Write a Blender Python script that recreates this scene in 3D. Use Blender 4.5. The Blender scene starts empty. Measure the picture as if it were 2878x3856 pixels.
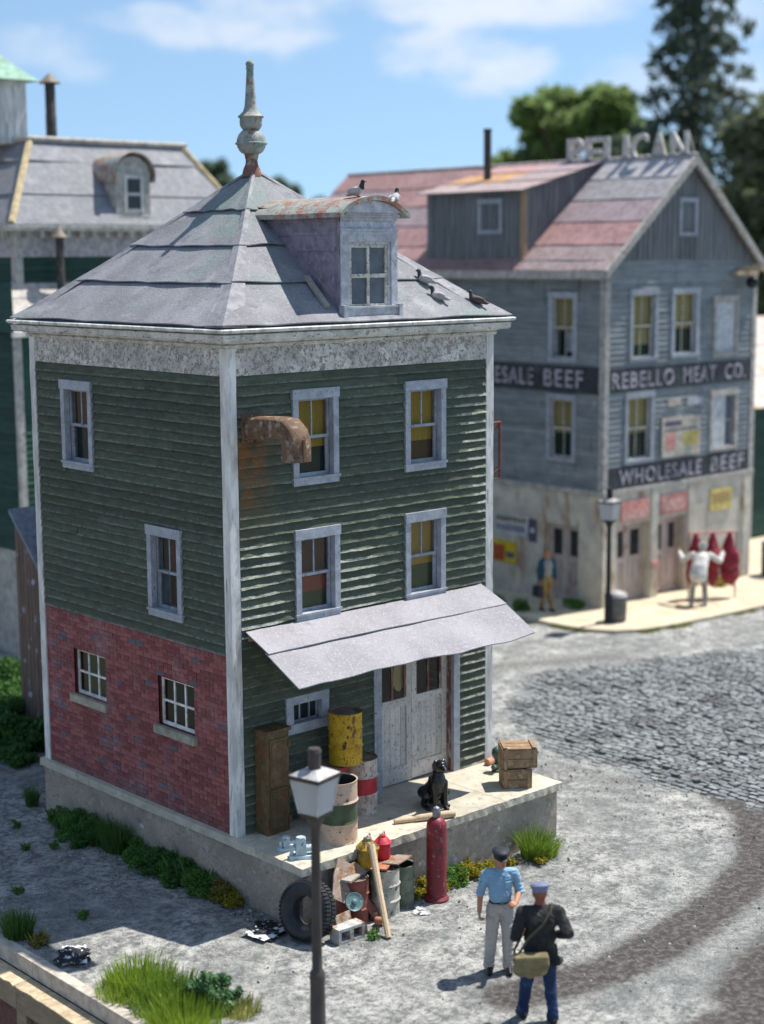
import bpy, bmesh, math, random
import numpy as np
from mathutils import Vector, Matrix
R = math.radians
rnd = random.Random(7)
sc = bpy.context.scene
C = sc.collection

# ------------------------------------------------------------------ camera
YAW, PITCH, ROLL, FPX, PW, PH = 0.741057, 0.157605, -0.006808, 6110.5, 2878.0, 3856.0
CAM = Vector((-13.888, -18.402, 9.4523))
_f = Vector((math.sin(YAW)*math.cos(PITCH), math.cos(YAW)*math.cos(PITCH), -math.sin(PITCH)))
_r = Vector((math.cos(YAW), -math.sin(YAW), 0.0)); _u = _r.cross(_f)
_R = _r*math.cos(ROLL)+_u*math.sin(ROLL); _U = -_r*math.sin(ROLL)+_u*math.cos(ROLL)
cam_d = bpy.data.cameras.new('camera'); cam = bpy.data.objects.new('camera', cam_d); C.objects.link(cam)
cam.matrix_world = Matrix(((_R.x, _U.x, -_f.x, CAM.x), (_R.y, _U.y, -_f.y, CAM.y), (_R.z, _U.z, -_f.z, CAM.z), (0, 0, 0, 1)))
cam_d.sensor_fit = 'HORIZONTAL'; cam_d.sensor_width = 36.0; cam_d.lens = FPX/PW*36.0
cam_d.clip_start = 0.1; cam_d.clip_end = 5000.0
cam_d.dof.use_dof = True; cam_d.dof.focus_distance = 24.2; cam_d.dof.aperture_fstop = 0.50
sc.camera = cam
def pix_dir(x, y):            # photograph pixel -> direction
    return (_f + _R*((x-PW/2)/FPX) - _U*((y-PH/2)/FPX)).normalized()

# ------------------------------------------------------------------ light
SUN = Vector((0.51, -0.092, 1.0)).normalized()
sun_d = bpy.data.lights.new('sun', 'SUN'); sun_d.energy = 5.0; sun_d.angle = R(0.53); sun_d.color = (1.0, 0.955, 0.88)
sun = bpy.data.objects.new('sun', sun_d); C.objects.link(sun); sun.rotation_euler = SUN.to_track_quat('Z', 'Y').to_euler(); sun.location = (10, -5, 40)
world = bpy.data.worlds.new('World'); sc.world = world; world.use_nodes = True
SKY_STRENGTH = 0.108
vs = sc.view_settings; vs.view_transform = 'Standard'; vs.look = 'None'; vs.exposure = 0.42; vs.gamma = 1.0; vs.use_curve_mapping = False
sc.cycles.use_denoising = True
sc.cycles.max_bounces = 6; sc.cycles.diffuse_bounces = 3; sc.cycles.glossy_bounces = 3; sc.cycles.transparent_max_bounces = 12

# ------------------------------------------------------------------ node helper
class NB:
    def __init__(s, nt): s.nt = nt; s.n = nt.nodes; s.l = nt.links
    def node(s, t, **k):
        o = s.n.new(t)
        for a, b in k.items(): setattr(o, a, b)
        return o
    def put(s, sock, v):
        if hasattr(v, 'links'): s.l.new(v, sock)
        elif isinstance(v, (tuple, list)):
            sock.default_value = (tuple(v)+(1.0,))[:4] if len(sock.default_value) == 4 else tuple(v)
        else: sock.default_value = v
    def math(s, op, a, b=0.0, c=None, clamp=False):
        o = s.node('ShaderNodeMath', operation=op, use_clamp=clamp); s.put(o.inputs[0], a); s.put(o.inputs[1], b)
        if c is not None: s.put(o.inputs[2], c)
        return o.outputs[0]
    def vmath(s, op, a, b):
        o = s.node('ShaderNodeVectorMath', operation=op); s.put(o.inputs[0], a); s.put(o.inputs[1], b); return o.outputs[0]
    def step(s, v, lo, hi, a=0.0, b=1.0):
        o = s.node('ShaderNodeMapRange', interpolation_type='SMOOTHSTEP'); s.put(o.inputs[0], v)
        for i, x in enumerate((lo, hi, a, b)): s.put(o.inputs[i+1], x)
        return o.outputs[0]
    def mix(s, a, b, f):
        o = s.node('ShaderNodeMix', data_type='RGBA'); s.put(o.inputs[0], f); s.put(o.inputs[6], a); s.put(o.inputs[7], b); return o.outputs[2]
    def noise(s, vec, scale=5.0, detail=4.0, rough=0.55, dist=0.0):
        o = s.node('ShaderNodeTexNoise'); s.put(o.inputs['Vector'], vec); s.put(o.inputs['Scale'], scale); s.put(o.inputs['Detail'], detail)
        s.put(o.inputs['Roughness'], rough); s.put(o.inputs['Distortion'], dist); return o.outputs[0]
    def voro(s, vec, scale=5.0, feature='F1', out=0):
        o = s.node('ShaderNodeTexVoronoi', feature=feature); s.put(o.inputs['Vector'], vec); s.put(o.inputs['Scale'], scale); return o.outputs[out]
    def scale(s, vec, xyz):
        return s.vmath('MULTIPLY', vec, tuple(xyz))
    def sep(s, vec):
        o = s.node('ShaderNodeSeparateXYZ'); s.put(o.inputs[0], vec); return o.outputs
    def pos(s): return s.node('ShaderNodeNewGeometry').outputs['Position']
    def island(s): return s.node('ShaderNodeNewGeometry').outputs['Random Per Island']
    def obj(s): return s.node('ShaderNodeTexCoord').outputs['Object']
    def oi(s, k='Random'): return s.node('ShaderNodeObjectInfo').outputs[k]
    def attr(s, name, out='Fac'): return s.node('ShaderNodeAttribute', attribute_name=name).outputs[out]
    def bump(s, h, strength=0.5, dist=0.01, normal=None):
        o = s.node('ShaderNodeBump'); s.put(o.inputs['Height'], h); s.put(o.inputs['Strength'], strength); s.put(o.inputs['Distance'], dist)
        if normal is not None: s.put(o.inputs['Normal'], normal)
        return o.outputs[0]
MATS = {}
def new_mat(name):
    m = bpy.data.materials.new(name); m.use_nodes = True; MATS[name] = m
    nb = NB(m.node_tree); b = m.node_tree.nodes['Principled BSDF']; nb.b = b; nb.out = m.node_tree.nodes['Material Output']
    return m, nb, b
def M(name, col, rough=0.8, metal=0.0, var=0.25, vscale=6.0, layers=(), bump=(40.0, 0.3, 0.01), spec=0.3, stretch=(1, 1, 1), world=False, obvar=0.12):
    """base colour with soft variation, then layers (scale, lo, hi, colour[, stretch[, detail]]) of noise-shaped wear"""
    m, nb, b = new_mat(name)
    if world: v = nb.pos()
    else:
        cx = nb.node('ShaderNodeCombineXYZ'); rr = nb.oi(); nb.put(cx.inputs[0], nb.math('MULTIPLY', rr, 37.0)); nb.put(cx.inputs[1], nb.math('MULTIPLY', rr, 91.0))
        v = nb.vmath('ADD', nb.obj(), cx.outputs[0])
    vv = nb.scale(v, stretch)
    dark = tuple(c*(1-var) for c in col); lite = tuple(min(0.95, c*(1+var)) for c in col)
    c = nb.mix(dark, lite, nb.step(nb.noise(vv, vscale, 5, 0.6), 0.3, 0.7))
    for L in layers:
        s, lo, hi, lc = L[:4]; st = L[4] if len(L) > 4 else (1, 1, 1); dt = L[5] if len(L) > 5 else 6
        nz = nb.noise(nb.vmath('ADD', nb.scale(v, st), (s*1.7, 3.1, s*0.3)), s, dt, 0.62)
        c = nb.mix(c, lc, nb.step(nz, lo, hi))
    if obvar: 
        hs = nb.node('ShaderNodeHueSaturation'); nb.put(hs.inputs['Value'], nb.math('MULTIPLY_ADD', nb.oi(), 2*obvar, 1-obvar)); nb.put(hs.inputs['Color'], c); c = hs.outputs[0]
    nb.put(b.inputs['Base Color'], c); b.inputs['Roughness'].default_value = rough; b.inputs['Metallic'].default_value = metal
    b.inputs['Specular IOR Level'].default_value = spec
    if bump:
        nb.put(b.inputs['Normal'], nb.bump(nb.noise(vv, bump[0], 6, 0.65), bump[1], bump[2]))
    return m

# ------------------------------------------------------------------ mesh helpers
class MB:
    def __init__(s): s.v = []; s.f = []; s.m = []
    def add(s, vs, fs, mi=0):
        o = len(s.v); s.v += [tuple(p) for p in vs]; s.f += [tuple(i+o for i in f) for f in fs]; s.m += [mi]*len(fs); return s
    BF = [(0, 3, 2, 1), (4, 5, 6, 7), (0, 1, 5, 4), (1, 2, 6, 5), (2, 3, 7, 6), (3, 0, 4, 7)]
    def box(s, x0, x1, y0, y1, z0, z1, mi=0):
        return s.add([(x0, y0, z0), (x1, y0, z0), (x1, y1, z0), (x0, y1, z0), (x0, y0, z1), (x1, y0, z1), (x1, y1, z1), (x0, y1, z1)], s.BF, mi)
    def obox(s, c, size, rot=(0, 0, 0), mi=0, taper=1.0):
        from mathutils import Euler
        m = Euler(rot).to_matrix(); c = Vector(c); hx, hy, hz = (k/2 for k in size); vs = []
        for z, t in ((-hz, 1), (hz, taper)):
            for x, y in ((-hx, -hy), (hx, -hy), (hx, hy), (-hx, hy)): vs.append(c+m @ Vector((x*t, y*t, z)))
        return s.add(vs, s.BF, mi)
    def mbox(s, f, u0, u1, n0, n1, z0, z1, mi=0):
        vs = [f(u, n, z) for z in (z0, z1) for u, n in ((u0, n0), (u1, n0), (u1, n1), (u0, n1))]
        return s.add(vs, s.BF, mi)
    def tube(s, pts, rad, n=10, cap=True, mi=0):
        pts = [Vector(p) for p in pts]; k = len(pts); rad = [rad]*k if isinstance(rad, (int, float)) else rad
        vs = []; prev = None
        for i, p in enumerate(pts):
            t = (pts[min(i+1, k-1)]-pts[max(i-1, 0)]).normalized()
            if prev is None:
                a = Vector((0, 0, 1)) if abs(t.z) < 0.9 else Vector((1, 0, 0)); x = t.cross(a).normalized()
            else:
                x = (prev-t*prev.dot(t)).normalized()
            prev = x; y = t.cross(x)
            vs += [p+(x*math.cos(2*math.pi*j/n)+y*math.sin(2*math.pi*j/n))*rad[i] for j in range(n)]
        fs = [(i*n+j, i*n+(j+1) % n, (i+1)*n+(j+1) % n, (i+1)*n+j) for i in range(k-1) for j in range(n)]
        if cap: fs += [tuple(range(n-1, -1, -1)), tuple((k-1)*n+j for j in range(n))]
        return s.add(vs, fs, mi)
    def lathe(s, prof, n=20, c=(0, 0, 0), mi=0, cap=True, sx=1.0, sy=1.0):
        vs = [(c[0]+r*sx*math.cos(2*math.pi*j/n), c[1]+r*sy*math.sin(2*math.pi*j/n), c[2]+z) for r, z in prof for j in range(n)]
        k = len(prof)
        fs = [(i*n+j, i*n+(j+1) % n, (i+1)*n+(j+1) % n, (i+1)*n+j) for i in range(k-1) for j in range(n)]
        if cap: fs += [tuple(range(n-1, -1, -1)), tuple((k-1)*n+j for j in range(n))]
        return s.add(vs, fs, mi)
    def prism(s, poly, axis, a, b, mi=0):
        """poly: 2-D outline; extruded from a to b along axis 0/1/2 (2-D coordinates are the other two in order)"""
        def P(p, t):
            q = list(p); q.insert(axis, t); return q
        n = len(poly)
        vs = [P(p, a) for p in poly]+[P(p, b) for p in poly]
        fs = [tuple(range(n-1, -1, -1)), tuple(range(n, 2*n))]+[(i, (i+1) % n, n+(i+1) % n, n+i) for i in range(n)]
        return s.add(vs, fs, mi)
    def grid(s, P, nu, nv, mi=0):
        vs = [P(i/nu, j/nv) for j in range(nv+1) for i in range(nu+1)]
        fs = [(j*(nu+1)+i, j*(nu+1)+i+1, (j+1)*(nu+1)+i+1, (j+1)*(nu+1)+i) for j in range(nv) for i in range(nu)]
        return s.add(vs, fs, mi)
    def sheet(s, P, nu, nv, off, mi=0):
        """a thin solid sheet: top surface P(u, v), bottom = P + off"""
        o = Vector(off); n1 = (nu+1)*(nv+1)
        top = [Vector(P(i/nu, j/nv)) for j in range(nv+1) for i in range(nu+1)]
        vs = top+[p+o for p in top]
        q = lambda i, j: j*(nu+1)+i
        fs = []
        for j in range(nv):
            for i in range(nu):
                a = (q(i, j), q(i+1, j), q(i+1, j+1), q(i, j+1)); fs.append(a); fs.append(tuple(x+n1 for x in reversed(a)))
        for i in range(nu):
            fs += [(q(i+1, 0), q(i, 0), q(i, 0)+n1, q(i+1, 0)+n1), (q(i, nv), q(i+1, nv), q(i+1, nv)+n1, q(i, nv)+n1)]
        for j in range(nv):
            fs += [(q(0, j), q(0, j+1), q(0, j+1)+n1, q(0, j)+n1), (q(nu, j+1), q(nu, j), q(nu, j)+n1, q(nu, j+1)+n1)]
        return s.add(vs, fs, mi)
ORG = {}
def mm(m): return MATS[m] if isinstance(m, str) else m
def finish(o, parent):
    C.objects.link(o)
    if parent is not None:
        o.parent = parent; ORG[o.name] = ORG.get(parent.name, Vector((0, 0, 0)))
    return o
def build(mb, name, mat, parent=None, smooth=None, world=False, fix=True, loc=None, rotz=0.0):
    me = bpy.data.meshes.new(name)
    off = ORG.get(parent.name, Vector((0, 0, 0))) if (world and parent is not None) else Vector((0, 0, 0))
    if world and parent is None and loc is not None: off = Vector(loc)
    vs = [(x-off.x, y-off.y, z-off.z) for x, y, z in mb.v]
    me.from_pydata(vs, [], mb.f)
    for m_ in (mat if isinstance(mat, (list, tuple)) else [mat]): me.materials.append(mm(m_))
    if any(mb.m): me.polygons.foreach_set('material_index', mb.m)
    if fix:
        bm = bmesh.new(); bm.from_mesh(me); bmesh.ops.recalc_face_normals(bm, faces=bm.faces); bm.to_mesh(me); bm.free()
    if smooth is not None:
        me.polygons.foreach_set('use_smooth', [True]*len(me.polygons)); me.set_sharp_from_angle(angle=R(smooth))
    me.update()
    o = bpy.data.objects.new(name, me)
    if parent is None and loc is not None: o.location = loc
    if rotz: o.rotation_euler = (0, 0, rotz)
    finish(o, parent)
    if parent is None and loc is not None: ORG[o.name] = Vector(loc)
    return o
def tag(o, label=None, cat=None, group=None, kind=None):
    if label: o['label'] = label
    if cat: o['category'] = cat
    if group: o['group'] = group
    if kind: o['kind'] = kind
    return o
def thing(name, label, cat, loc=(0, 0, 0), rotz=0.0, group=None):
    o = bpy.data.objects.new(name, None); o.empty_display_size = 0.2; C.objects.link(o); o.location = loc; o.rotation_euler = (0, 0, rotz)
    ORG[o.name] = Vector(loc); return tag(o, label, cat, group)
def share(src, name, parent, loc, rot=(0, 0, 0), scale=(1, 1, 1)):
    o = bpy.data.objects.new(name, src); o.location = loc; o.rotation_euler = rot; o.scale = scale; return finish(o, parent)
def copy_thing(root, loc, rotz, label, group=None):
    r = root.copy(); C.objects.link(r); r.location = loc; r.rotation_euler = (0, 0, rotz); r['label'] = label
    if group: r['group'] = group
    for ch in root.children:
        c = ch.copy(); C.objects.link(c); c.parent = r
        for g in ch.children:
            d = g.copy(); C.objects.link(d); d.parent = c
    return r
def text_mb(s, height, depth, place, spacing=1.0, width=None, bold=0.0):
    """lettering as real letters; place(x, y, d) -> world; x along the line, y up, d out of the wall"""
    cu = bpy.data.curves.new('letters', 'FONT'); cu.body = s; cu.size = 1.0; cu.extrude = depth/2; cu.offset = bold; cu.space_character = spacing
    o = bpy.data.objects.new('letters', cu); C.objects.link(o); dg = bpy.context.evaluated_depsgraph_get(); ev = o.evaluated_get(dg); me = ev.to_mesh()
    co = np.array([v.co[:] for v in me.vertices]); fs = [tuple(p.vertices) for p in me.polygons]; ev.to_mesh_clear(); bpy.data.objects.remove(o); bpy.data.curves.remove(cu)
    lo, hi = co.min(0), co.max(0); sy = height/(hi[1]-lo[1]); sx = sy if width is None else width/(hi[0]-lo[0])
    mb = MB(); mb.add([place((p[0]-lo[0])*sx, (p[1]-lo[1])*sy, p[2]) for p in co], fs); return mb

# ------------------------------------------------------------------ voxel bodies (people, animals, carcasses)
def ico(sub=2):
    bm = bmesh.new(); bmesh.ops.create_icosphere(bm, subdivisions=sub, radius=1.0)
    v = [x.co.copy() for x in bm.verts]; f = [tuple(y.index for y in x.verts) for x in bm.faces]; bm.free(); return v, f
ICO = ico(2)
class Body:
    """ellipsoids and tapered capsules, fused into one continuous surface; every face takes the label of the nearest shape"""
    def __init__(s): s.p = []
    def ell(s, c, r, lab, rot=None):
        s.p.append(('e', Vector(c), Vector(r), lab, rot)); return s
    def cap(s, a, b, ra, rb, lab, flat=1.0):
        s.p.append(('c', Vector(a), Vector(b), ra, rb, lab)); return s
    def chain(s, pts, rads, lab):
        for i in range(len(pts)-1): s.cap(pts[i], pts[i+1], rads[i], rads[i+1], lab)
        return s
    def hand(s, w, d, n, side, lab, curl=0.6, k=1.0):
        """w wrist, d along the hand, n palm normal (fingers bend towards it), side thumb direction"""
        w = Vector(w); d = Vector(d).normalized(); n = Vector(n); n = (n-d*n.dot(d)).normalized(); sd = d.cross(n).normalized()
        if sd.dot(Vector(side)) < 0: sd = -sd
        for i, (off, ln) in enumerate(((0.030, .072), (0.010, .08), (-0.010, .075), (-0.029, .06))):
            off *= k; ln *= k
            kn = w+d*(0.088*k)+sd*off
            s.cap(w+sd*off*0.6+d*0.01, kn, 0.017*k, 0.0125*k, lab)
            a1 = curl*0.9; a2 = curl*2.0
            p1 = kn+(d*math.cos(a1)+n*math.sin(a1))*ln*0.5; p2 = p1+(d*math.cos(a2)+n*math.sin(a2))*ln*0.5
            s.cap(kn, p1, 0.0105*k, 0.0095*k, lab); s.cap(p1, p2, 0.0095*k, 0.008*k, lab)
        b = w+d*0.03*k+sd*0.025*k; t1 = b+(sd*0.6+d*0.7+n*0.3).normalized()*0.04*k; t2 = t1+(d*0.8+n*0.7+sd*0.1).normalized()*0.032*k
        s.cap(b, t1, 0.014*k, 0.011*k, lab); s.cap(t1, t2, 0.011*k, 0.009*k, lab)
    def make(s, name, mats, parent, voxel=0.01, smooth=2, loc=None, rotz=0, folds=()):
        labs = list(mats); mb = MB()
        for q in s.p:
            if q[0] == 'e':
                _, c, r, lab, rot = q
                mb.add([c+((rot @ Vector((v.x*r.x, v.y*r.y, v.z*r.z))) if rot is not None else Vector((v.x*r.x, v.y*r.y, v.z*r.z))) for v in ICO[0]], ICO[1])
            else:
                _, a, b, ra, rb, lab = q
                d = b-a; L = d.length; t = d/L if L > 1e-6 else Vector((0, 0, 1)); pts = []; rd = []
                for k in range(4, 0, -1): th = math.pi/2*k/4.5; pts.append(a-t*ra*math.sin(th)); rd.append(ra*math.cos(th))
                pts.append(a); rd.append(ra); pts.append(b); rd.append(rb)
                for k in range(1, 5): th = math.pi/2*k/4.5; pts.append(b+t*rb*math.sin(th)); rd.append(rb*math.cos(th))
                mb.tube(pts, rd, 12)
        me = bpy.data.meshes.new('tmp'); me.from_pydata(mb.v, [], mb.f)
        bm = bmesh.new(); bm.from_mesh(me); bmesh.ops.recalc_face_normals(bm, faces=bm.faces); bm.to_mesh(me); bm.free()
        o = bpy.data.objects.new('tmp', me); C.objects.link(o)
        rm = o.modifiers.new('r', 'REMESH'); rm.mode = 'VOXEL'; rm.voxel_size = voxel
        sm = o.modifiers.new('s', 'SMOOTH'); sm.iterations = smooth; sm.factor = 0.5
        dg = bpy.context.evaluated_depsgraph_get(); nm = bpy.data.meshes.new_from_object(o.evaluated_get(dg)); bpy.data.objects.remove(o); bpy.data.meshes.remove(me)
        nm.name = name; nm.materials.clear()
        for k in labs: nm.materials.append(mm(mats[k]))
        n = len(nm.polygons); cen = np.empty(n*3, np.float32); nm.polygons.foreach_get('center', cen); cen = cen.reshape(-1, 3)
        best = np.full(n, 1e9); idx = np.zeros(n, np.int32)
        for q in s.p:
            if q[0] == 'e':
                _, c, r, lab, rot = q
                lo = cen-np.array(c)
                if rot is not None: lo = lo @ np.array(rot)
                rr = np.array(r); k = np.linalg.norm(lo/rr, axis=1); d = (k-1)*np.minimum(rr.min(), np.linalg.norm(lo, axis=1)/np.maximum(k, 1e-6))
            else:
                _, a, b, ra, rb, lab = q
                a = np.array(a); b = np.array(b); ab = b-a; t = np.clip(((cen-a) @ ab)/max(ab @ ab, 1e-9), 0, 1)
                d = np.linalg.norm(cen-a-t[:, None]*ab, axis=1)-(ra+(rb-ra)*t)
            w = d < best; best[w] = d[w]; idx[w] = labs.index(lab)
        nm.polygons.foreach_set('material_index', idx); nm.polygons.foreach_set('use_smooth', np.ones(n, bool)); nm.update()
        if folds:
            nv = len(nm.vertices); co = np.empty(nv*3, np.float32); nm.vertices.foreach_get('co', co); co = co.reshape(-1, 3); no = np.empty(nv*3, np.float32); nm.vertex_normals.foreach_get('vector', no); no = no.reshape(-1, 3)
            cl = np.zeros(nv, bool); li = np.empty(len(nm.loops), np.int32); nm.loops.foreach_get('vertex_index', li); ls = np.empty(n, np.int32); nm.polygons.foreach_get('loop_total', ls); ok = np.isin(idx, [labs.index(k) for k in folds]); cl[li[np.repeat(ok, ls)]] = True
            rs = np.random.RandomState(len(name)+n); h = np.zeros(nv)
            for k in range(9):
                w = rs.normal(size=3)*np.array([26, 26, 62]); h += np.abs(np.sin(co @ w*.5+rs.rand()*6.3+1.4*np.sin(co @ rs.normal(size=3)*14)))-.64
            co += no*(h*.0036*cl)[:, None]; nm.vertices.foreach_set('co', co.ravel()); nm.update()
        ob = bpy.data.objects.new(name, nm)
        if loc is not None: ob.location = loc; ob.rotation_euler = (0, 0, rotz)
        finish(ob, parent)
        return ob

# ------------------------------------------------------------------ sky with drifting clouds
def make_sky():
    nt = world.node_tree; nb = NB(nt); bg = nt.nodes['Background']; bg.inputs[1].default_value = SKY_STRENGTH
    sky = nb.node('ShaderNodeTexSky', sky_type='NISHITA'); sky.sun_disc = False; sky.sun_elevation = math.asin(SUN.z); sky.sun_rotation = math.atan2(SUN.x, SUN.y)
    sky.altitude = 200.0; sky.air_density = 1.0; sky.dust_density = 0.15; sky.ozone_density = 1.2
    d = nb.node('ShaderNodeTexCoord').outputs['Generated']; x, y, z = nb.sep(d)
    up = nb.node('ShaderNodeCombineXYZ'); nb.put(up.inputs[0], x); nb.put(up.inputs[1], y); nb.put(up.inputs[2], nb.math('MULTIPLY_ADD', nb.math('MAXIMUM', z, 0.0), 0.86, 0.14))
    nb.put(sky.inputs[0], nb.node('ShaderNodeVectorMath', operation='NORMALIZE').outputs[0]); nb.l.new(up.outputs[0], sky.inputs[0].links[0].from_node.inputs[0])
    az = nb.math('ARCTAN2', x, y); el = nb.math('ARCSINE', z)
    cv = nb.node('ShaderNodeCombineXYZ'); nb.put(cv.inputs[0], az); nb.put(cv.inputs[1], nb.math('MULTIPLY', el, 2.2))
    wob = nb.math('SUBTRACT', nb.noise(cv.outputs[0], 21.0, 7, 0.62), 0.5); wob2 = nb.noise(nb.vmath('ADD', cv.outputs[0], (5.0, 2.0, 0)), 5.0, 5, 0.6)
    fac = None
    for px, py, wx, wy, st in ((1000, 60, 230, 110, .85), (640, 100, 190, 70, .75), (1750, -20, 520, 95, 1.0), (2080, 20, 340, 60, .9), (1640, 190, 190, 75, .95), (1850, 235, 190, 80, 1.0), (110, 180, 190, 60, .5), (330, 265, 90, 40, .35), (2380, 330, 160, 110, .5), (2800, 60, 120, 90, .5), (2840, 330, 120, 120, .55)):
        v = pix_dir(px, py); a = math.atan2(v.x, v.y); e = math.asin(v.z)
        u1 = nb.math('MULTIPLY', nb.math('SUBTRACT', az, a), FPX/wx); u2 = nb.math('MULTIPLY', nb.math('SUBTRACT', el, e), FPX/wy)
        r2 = nb.math('ADD', nb.math('MULTIPLY', u1, u1), nb.math('MULTIPLY', u2, u2))
        b = nb.math('MULTIPLY', nb.step(nb.math('MULTIPLY_ADD', wob, 6.5, nb.math('SUBTRACT', 1.0, r2)), -1.3, 1.5), st)
        fac = b if fac is None else nb.math('MAXIMUM', fac, b)
    # fair-weather clouds go on out of view, cover thickened to brighten the shade fill
    pr = nb.vmath('MULTIPLY', d, (1, 1, 1)); inv = nb.math('DIVIDE', 1.0, nb.math('ADD', nb.math('MAXIMUM', z, 0.0), 0.12))
    c2 = nb.node('ShaderNodeCombineXYZ'); nb.put(c2.inputs[0], nb.math('MULTIPLY', x, inv)); nb.put(c2.inputs[1], nb.math('MULTIPLY', y, inv))
    gen = nb.math('MULTIPLY', nb.step(nb.noise(c2.outputs[0], 1.3, 7, 0.55), 0.47, 0.66), nb.step(el, R(10), R(16)))
    fac = nb.math('MAXIMUM', fac, nb.math('MULTIPLY', gen, 0.8))
    col = nb.mix((0.50/SKY_STRENGTH, 0.60/SKY_STRENGTH, 0.72/SKY_STRENGTH), (0.70/SKY_STRENGTH, 0.73/SKY_STRENGTH, 0.78/SKY_STRENGTH), wob2)
    hs = nb.node('ShaderNodeHueSaturation'); nb.put(hs.inputs['Saturation'], 0.86); nb.put(hs.inputs['Color'], sky.outputs[0])
    tint = nb.vmath('MULTIPLY', hs.outputs[0], (0.91, 1.06, 1.12))
    nb.put(bg.inputs[0], nb.mix(tint, col, nb.math('MULTIPLY', fac, 0.95, clamp=True)))
make_sky()

# ------------------------------------------------------------------ materials
def green_paint(name, front):
    m, nb, b = new_mat(name); P = nb.pos(); x, y, z = nb.sep(P)
    hz = nb.scale(P, (1, 1, 6)); c = nb.mix((0.060, 0.079, 0.055), (0.102, 0.119, 0.083), nb.step(nb.noise(hz, 3.5, 6, 0.6), .3, .7))
    c = nb.mix(c, (0.125, 0.14, 0.112), nb.step(nb.noise(P, 11, 7, .7), .52, .75))
    c = nb.mix(c, (0.035, 0.050, 0.040), nb.step(nb.noise(hz, 9, 4, .7), .60, .78))
    if front: rw = nb.math('FRACT', nb.math('DIVIDE', nb.math('SUBTRACT', z, 0.95), (7.755-0.95)/46))
    else: rw = nb.math('FRACT', nb.math('DIVIDE', nb.math('SUBTRACT', z, 3.68), (7.755-3.68)/28))
    c = nb.mix(c, (0.19, 0.205, 0.165), nb.math('MULTIPLY', nb.step(rw, .30, .06), nb.step(nb.noise(nb.scale(P, (2, 2, 2)), 6, 5, .65), .36, .62)))
    c = nb.mix(c, (0.17, 0.19, 0.17), nb.step(nb.noise(P, 42, 3, .5), .70, .76))
    hs = nb.node('ShaderNodeHueSaturation'); nb.put(hs.inputs['Value'], nb.math('MULTIPLY_ADD', nb.oi(), .34, .83)); nb.put(hs.inputs['Color'], c); c = hs.outputs[0]
    if front:
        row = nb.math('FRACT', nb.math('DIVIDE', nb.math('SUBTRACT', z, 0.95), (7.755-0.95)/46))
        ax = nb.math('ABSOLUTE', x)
        # worn pale board edges, masked to the sunlit zones; sunlight put into the colour
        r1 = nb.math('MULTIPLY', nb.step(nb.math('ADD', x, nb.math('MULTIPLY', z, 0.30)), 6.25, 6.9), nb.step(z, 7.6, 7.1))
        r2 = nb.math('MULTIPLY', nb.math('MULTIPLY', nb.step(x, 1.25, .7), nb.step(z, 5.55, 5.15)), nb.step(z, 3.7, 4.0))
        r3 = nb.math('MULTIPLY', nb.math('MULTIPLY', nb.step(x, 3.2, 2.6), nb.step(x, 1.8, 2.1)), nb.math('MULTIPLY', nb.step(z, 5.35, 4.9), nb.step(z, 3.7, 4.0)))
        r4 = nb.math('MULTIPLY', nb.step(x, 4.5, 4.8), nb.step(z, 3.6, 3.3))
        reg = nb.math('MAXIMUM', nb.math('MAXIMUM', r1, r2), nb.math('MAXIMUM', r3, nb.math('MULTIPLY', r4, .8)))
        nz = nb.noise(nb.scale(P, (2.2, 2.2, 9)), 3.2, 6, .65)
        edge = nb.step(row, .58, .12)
        worn_lit = nb.step(nb.math('ADD', nb.math('MULTIPLY', reg, nb.math('MULTIPLY_ADD', edge, .55, .0)), nb.math('MULTIPLY', nz, .70)), .68, .80)
        worn_lit_col = nb.mix((0.24, 0.25, 0.19), (0.50, 0.51, 0.44), nb.step(nb.noise(P, 14, 4, .6), .3, .7))
        c = nb.mix(c, worn_lit_col, worn_lit)
        st = nb.math('MULTIPLY', nb.math('MULTIPLY', nb.step(x, .95, .35), nb.step(z, 7.0, 6.75)), nb.step(z, 5.2, 6.5))
        st = nb.math('MULTIPLY', st, nb.step(nb.noise(nb.scale(P, (3, 3, 1.2)), 2.0, 5, .65), .30, .66))
        c = nb.mix(c, (0.30, 0.115, 0.025), nb.math('MULTIPLY', st, .8))
    nb.put(b.inputs['Base Color'], c); b.inputs['Roughness'].default_value = 0.78; b.inputs['Specular IOR Level'].default_value = 0.25
    nb.put(b.inputs['Normal'], nb.bump(nb.math('ADD', nb.noise(hz, 14, 6, .7), nb.noise(P, 55, 3, .6)), .45, .012))
    return m
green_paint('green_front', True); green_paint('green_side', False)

CH = (0.20, 0.17, 0.15); CH2 = (0.30, 0.26, 0.22)
M('trim_white', (0.67, 0.66, 0.63), .72, layers=((5, .54, .68, (.42, .41, .39), (1.5, 1.5, .3)), (15, .60, .70, CH2, (1.3, 1.3, .16))), bump=(40, .35, .008), stretch=(1, 1, .25))
M('cornice_white', (0.58, 0.57, 0.52), .7, layers=((5, .60, .66, (.33, .29, .22)), (14, .58, .64, (.15, .12, .095), (.6, .6, 2.2)), (34, .60, .66, (.07, .06, .05), (.7, .7, 1.6))), bump=(50, .3, .008), vscale=4)
M('frieze_white', (0.66, 0.64, 0.59), .75, layers=((2.2, .40, .62, (.47, .45, .42)), (13, .49, .60, (.30, .27, .235)), (24, .55, .63, (.18, .155, .135)), (30, .56, .64, (.60, .59, .57))), bump=(30, .6, .012))
M('frame_blue', (0.36, 0.385, 0.43), .72, layers=((5, .56, .7, (.46, .49, .54)), (20, .60, .68, (.12, .13, .16), (2, 2, .7))), bump=(50, .4, .008), var=.18)
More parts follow.
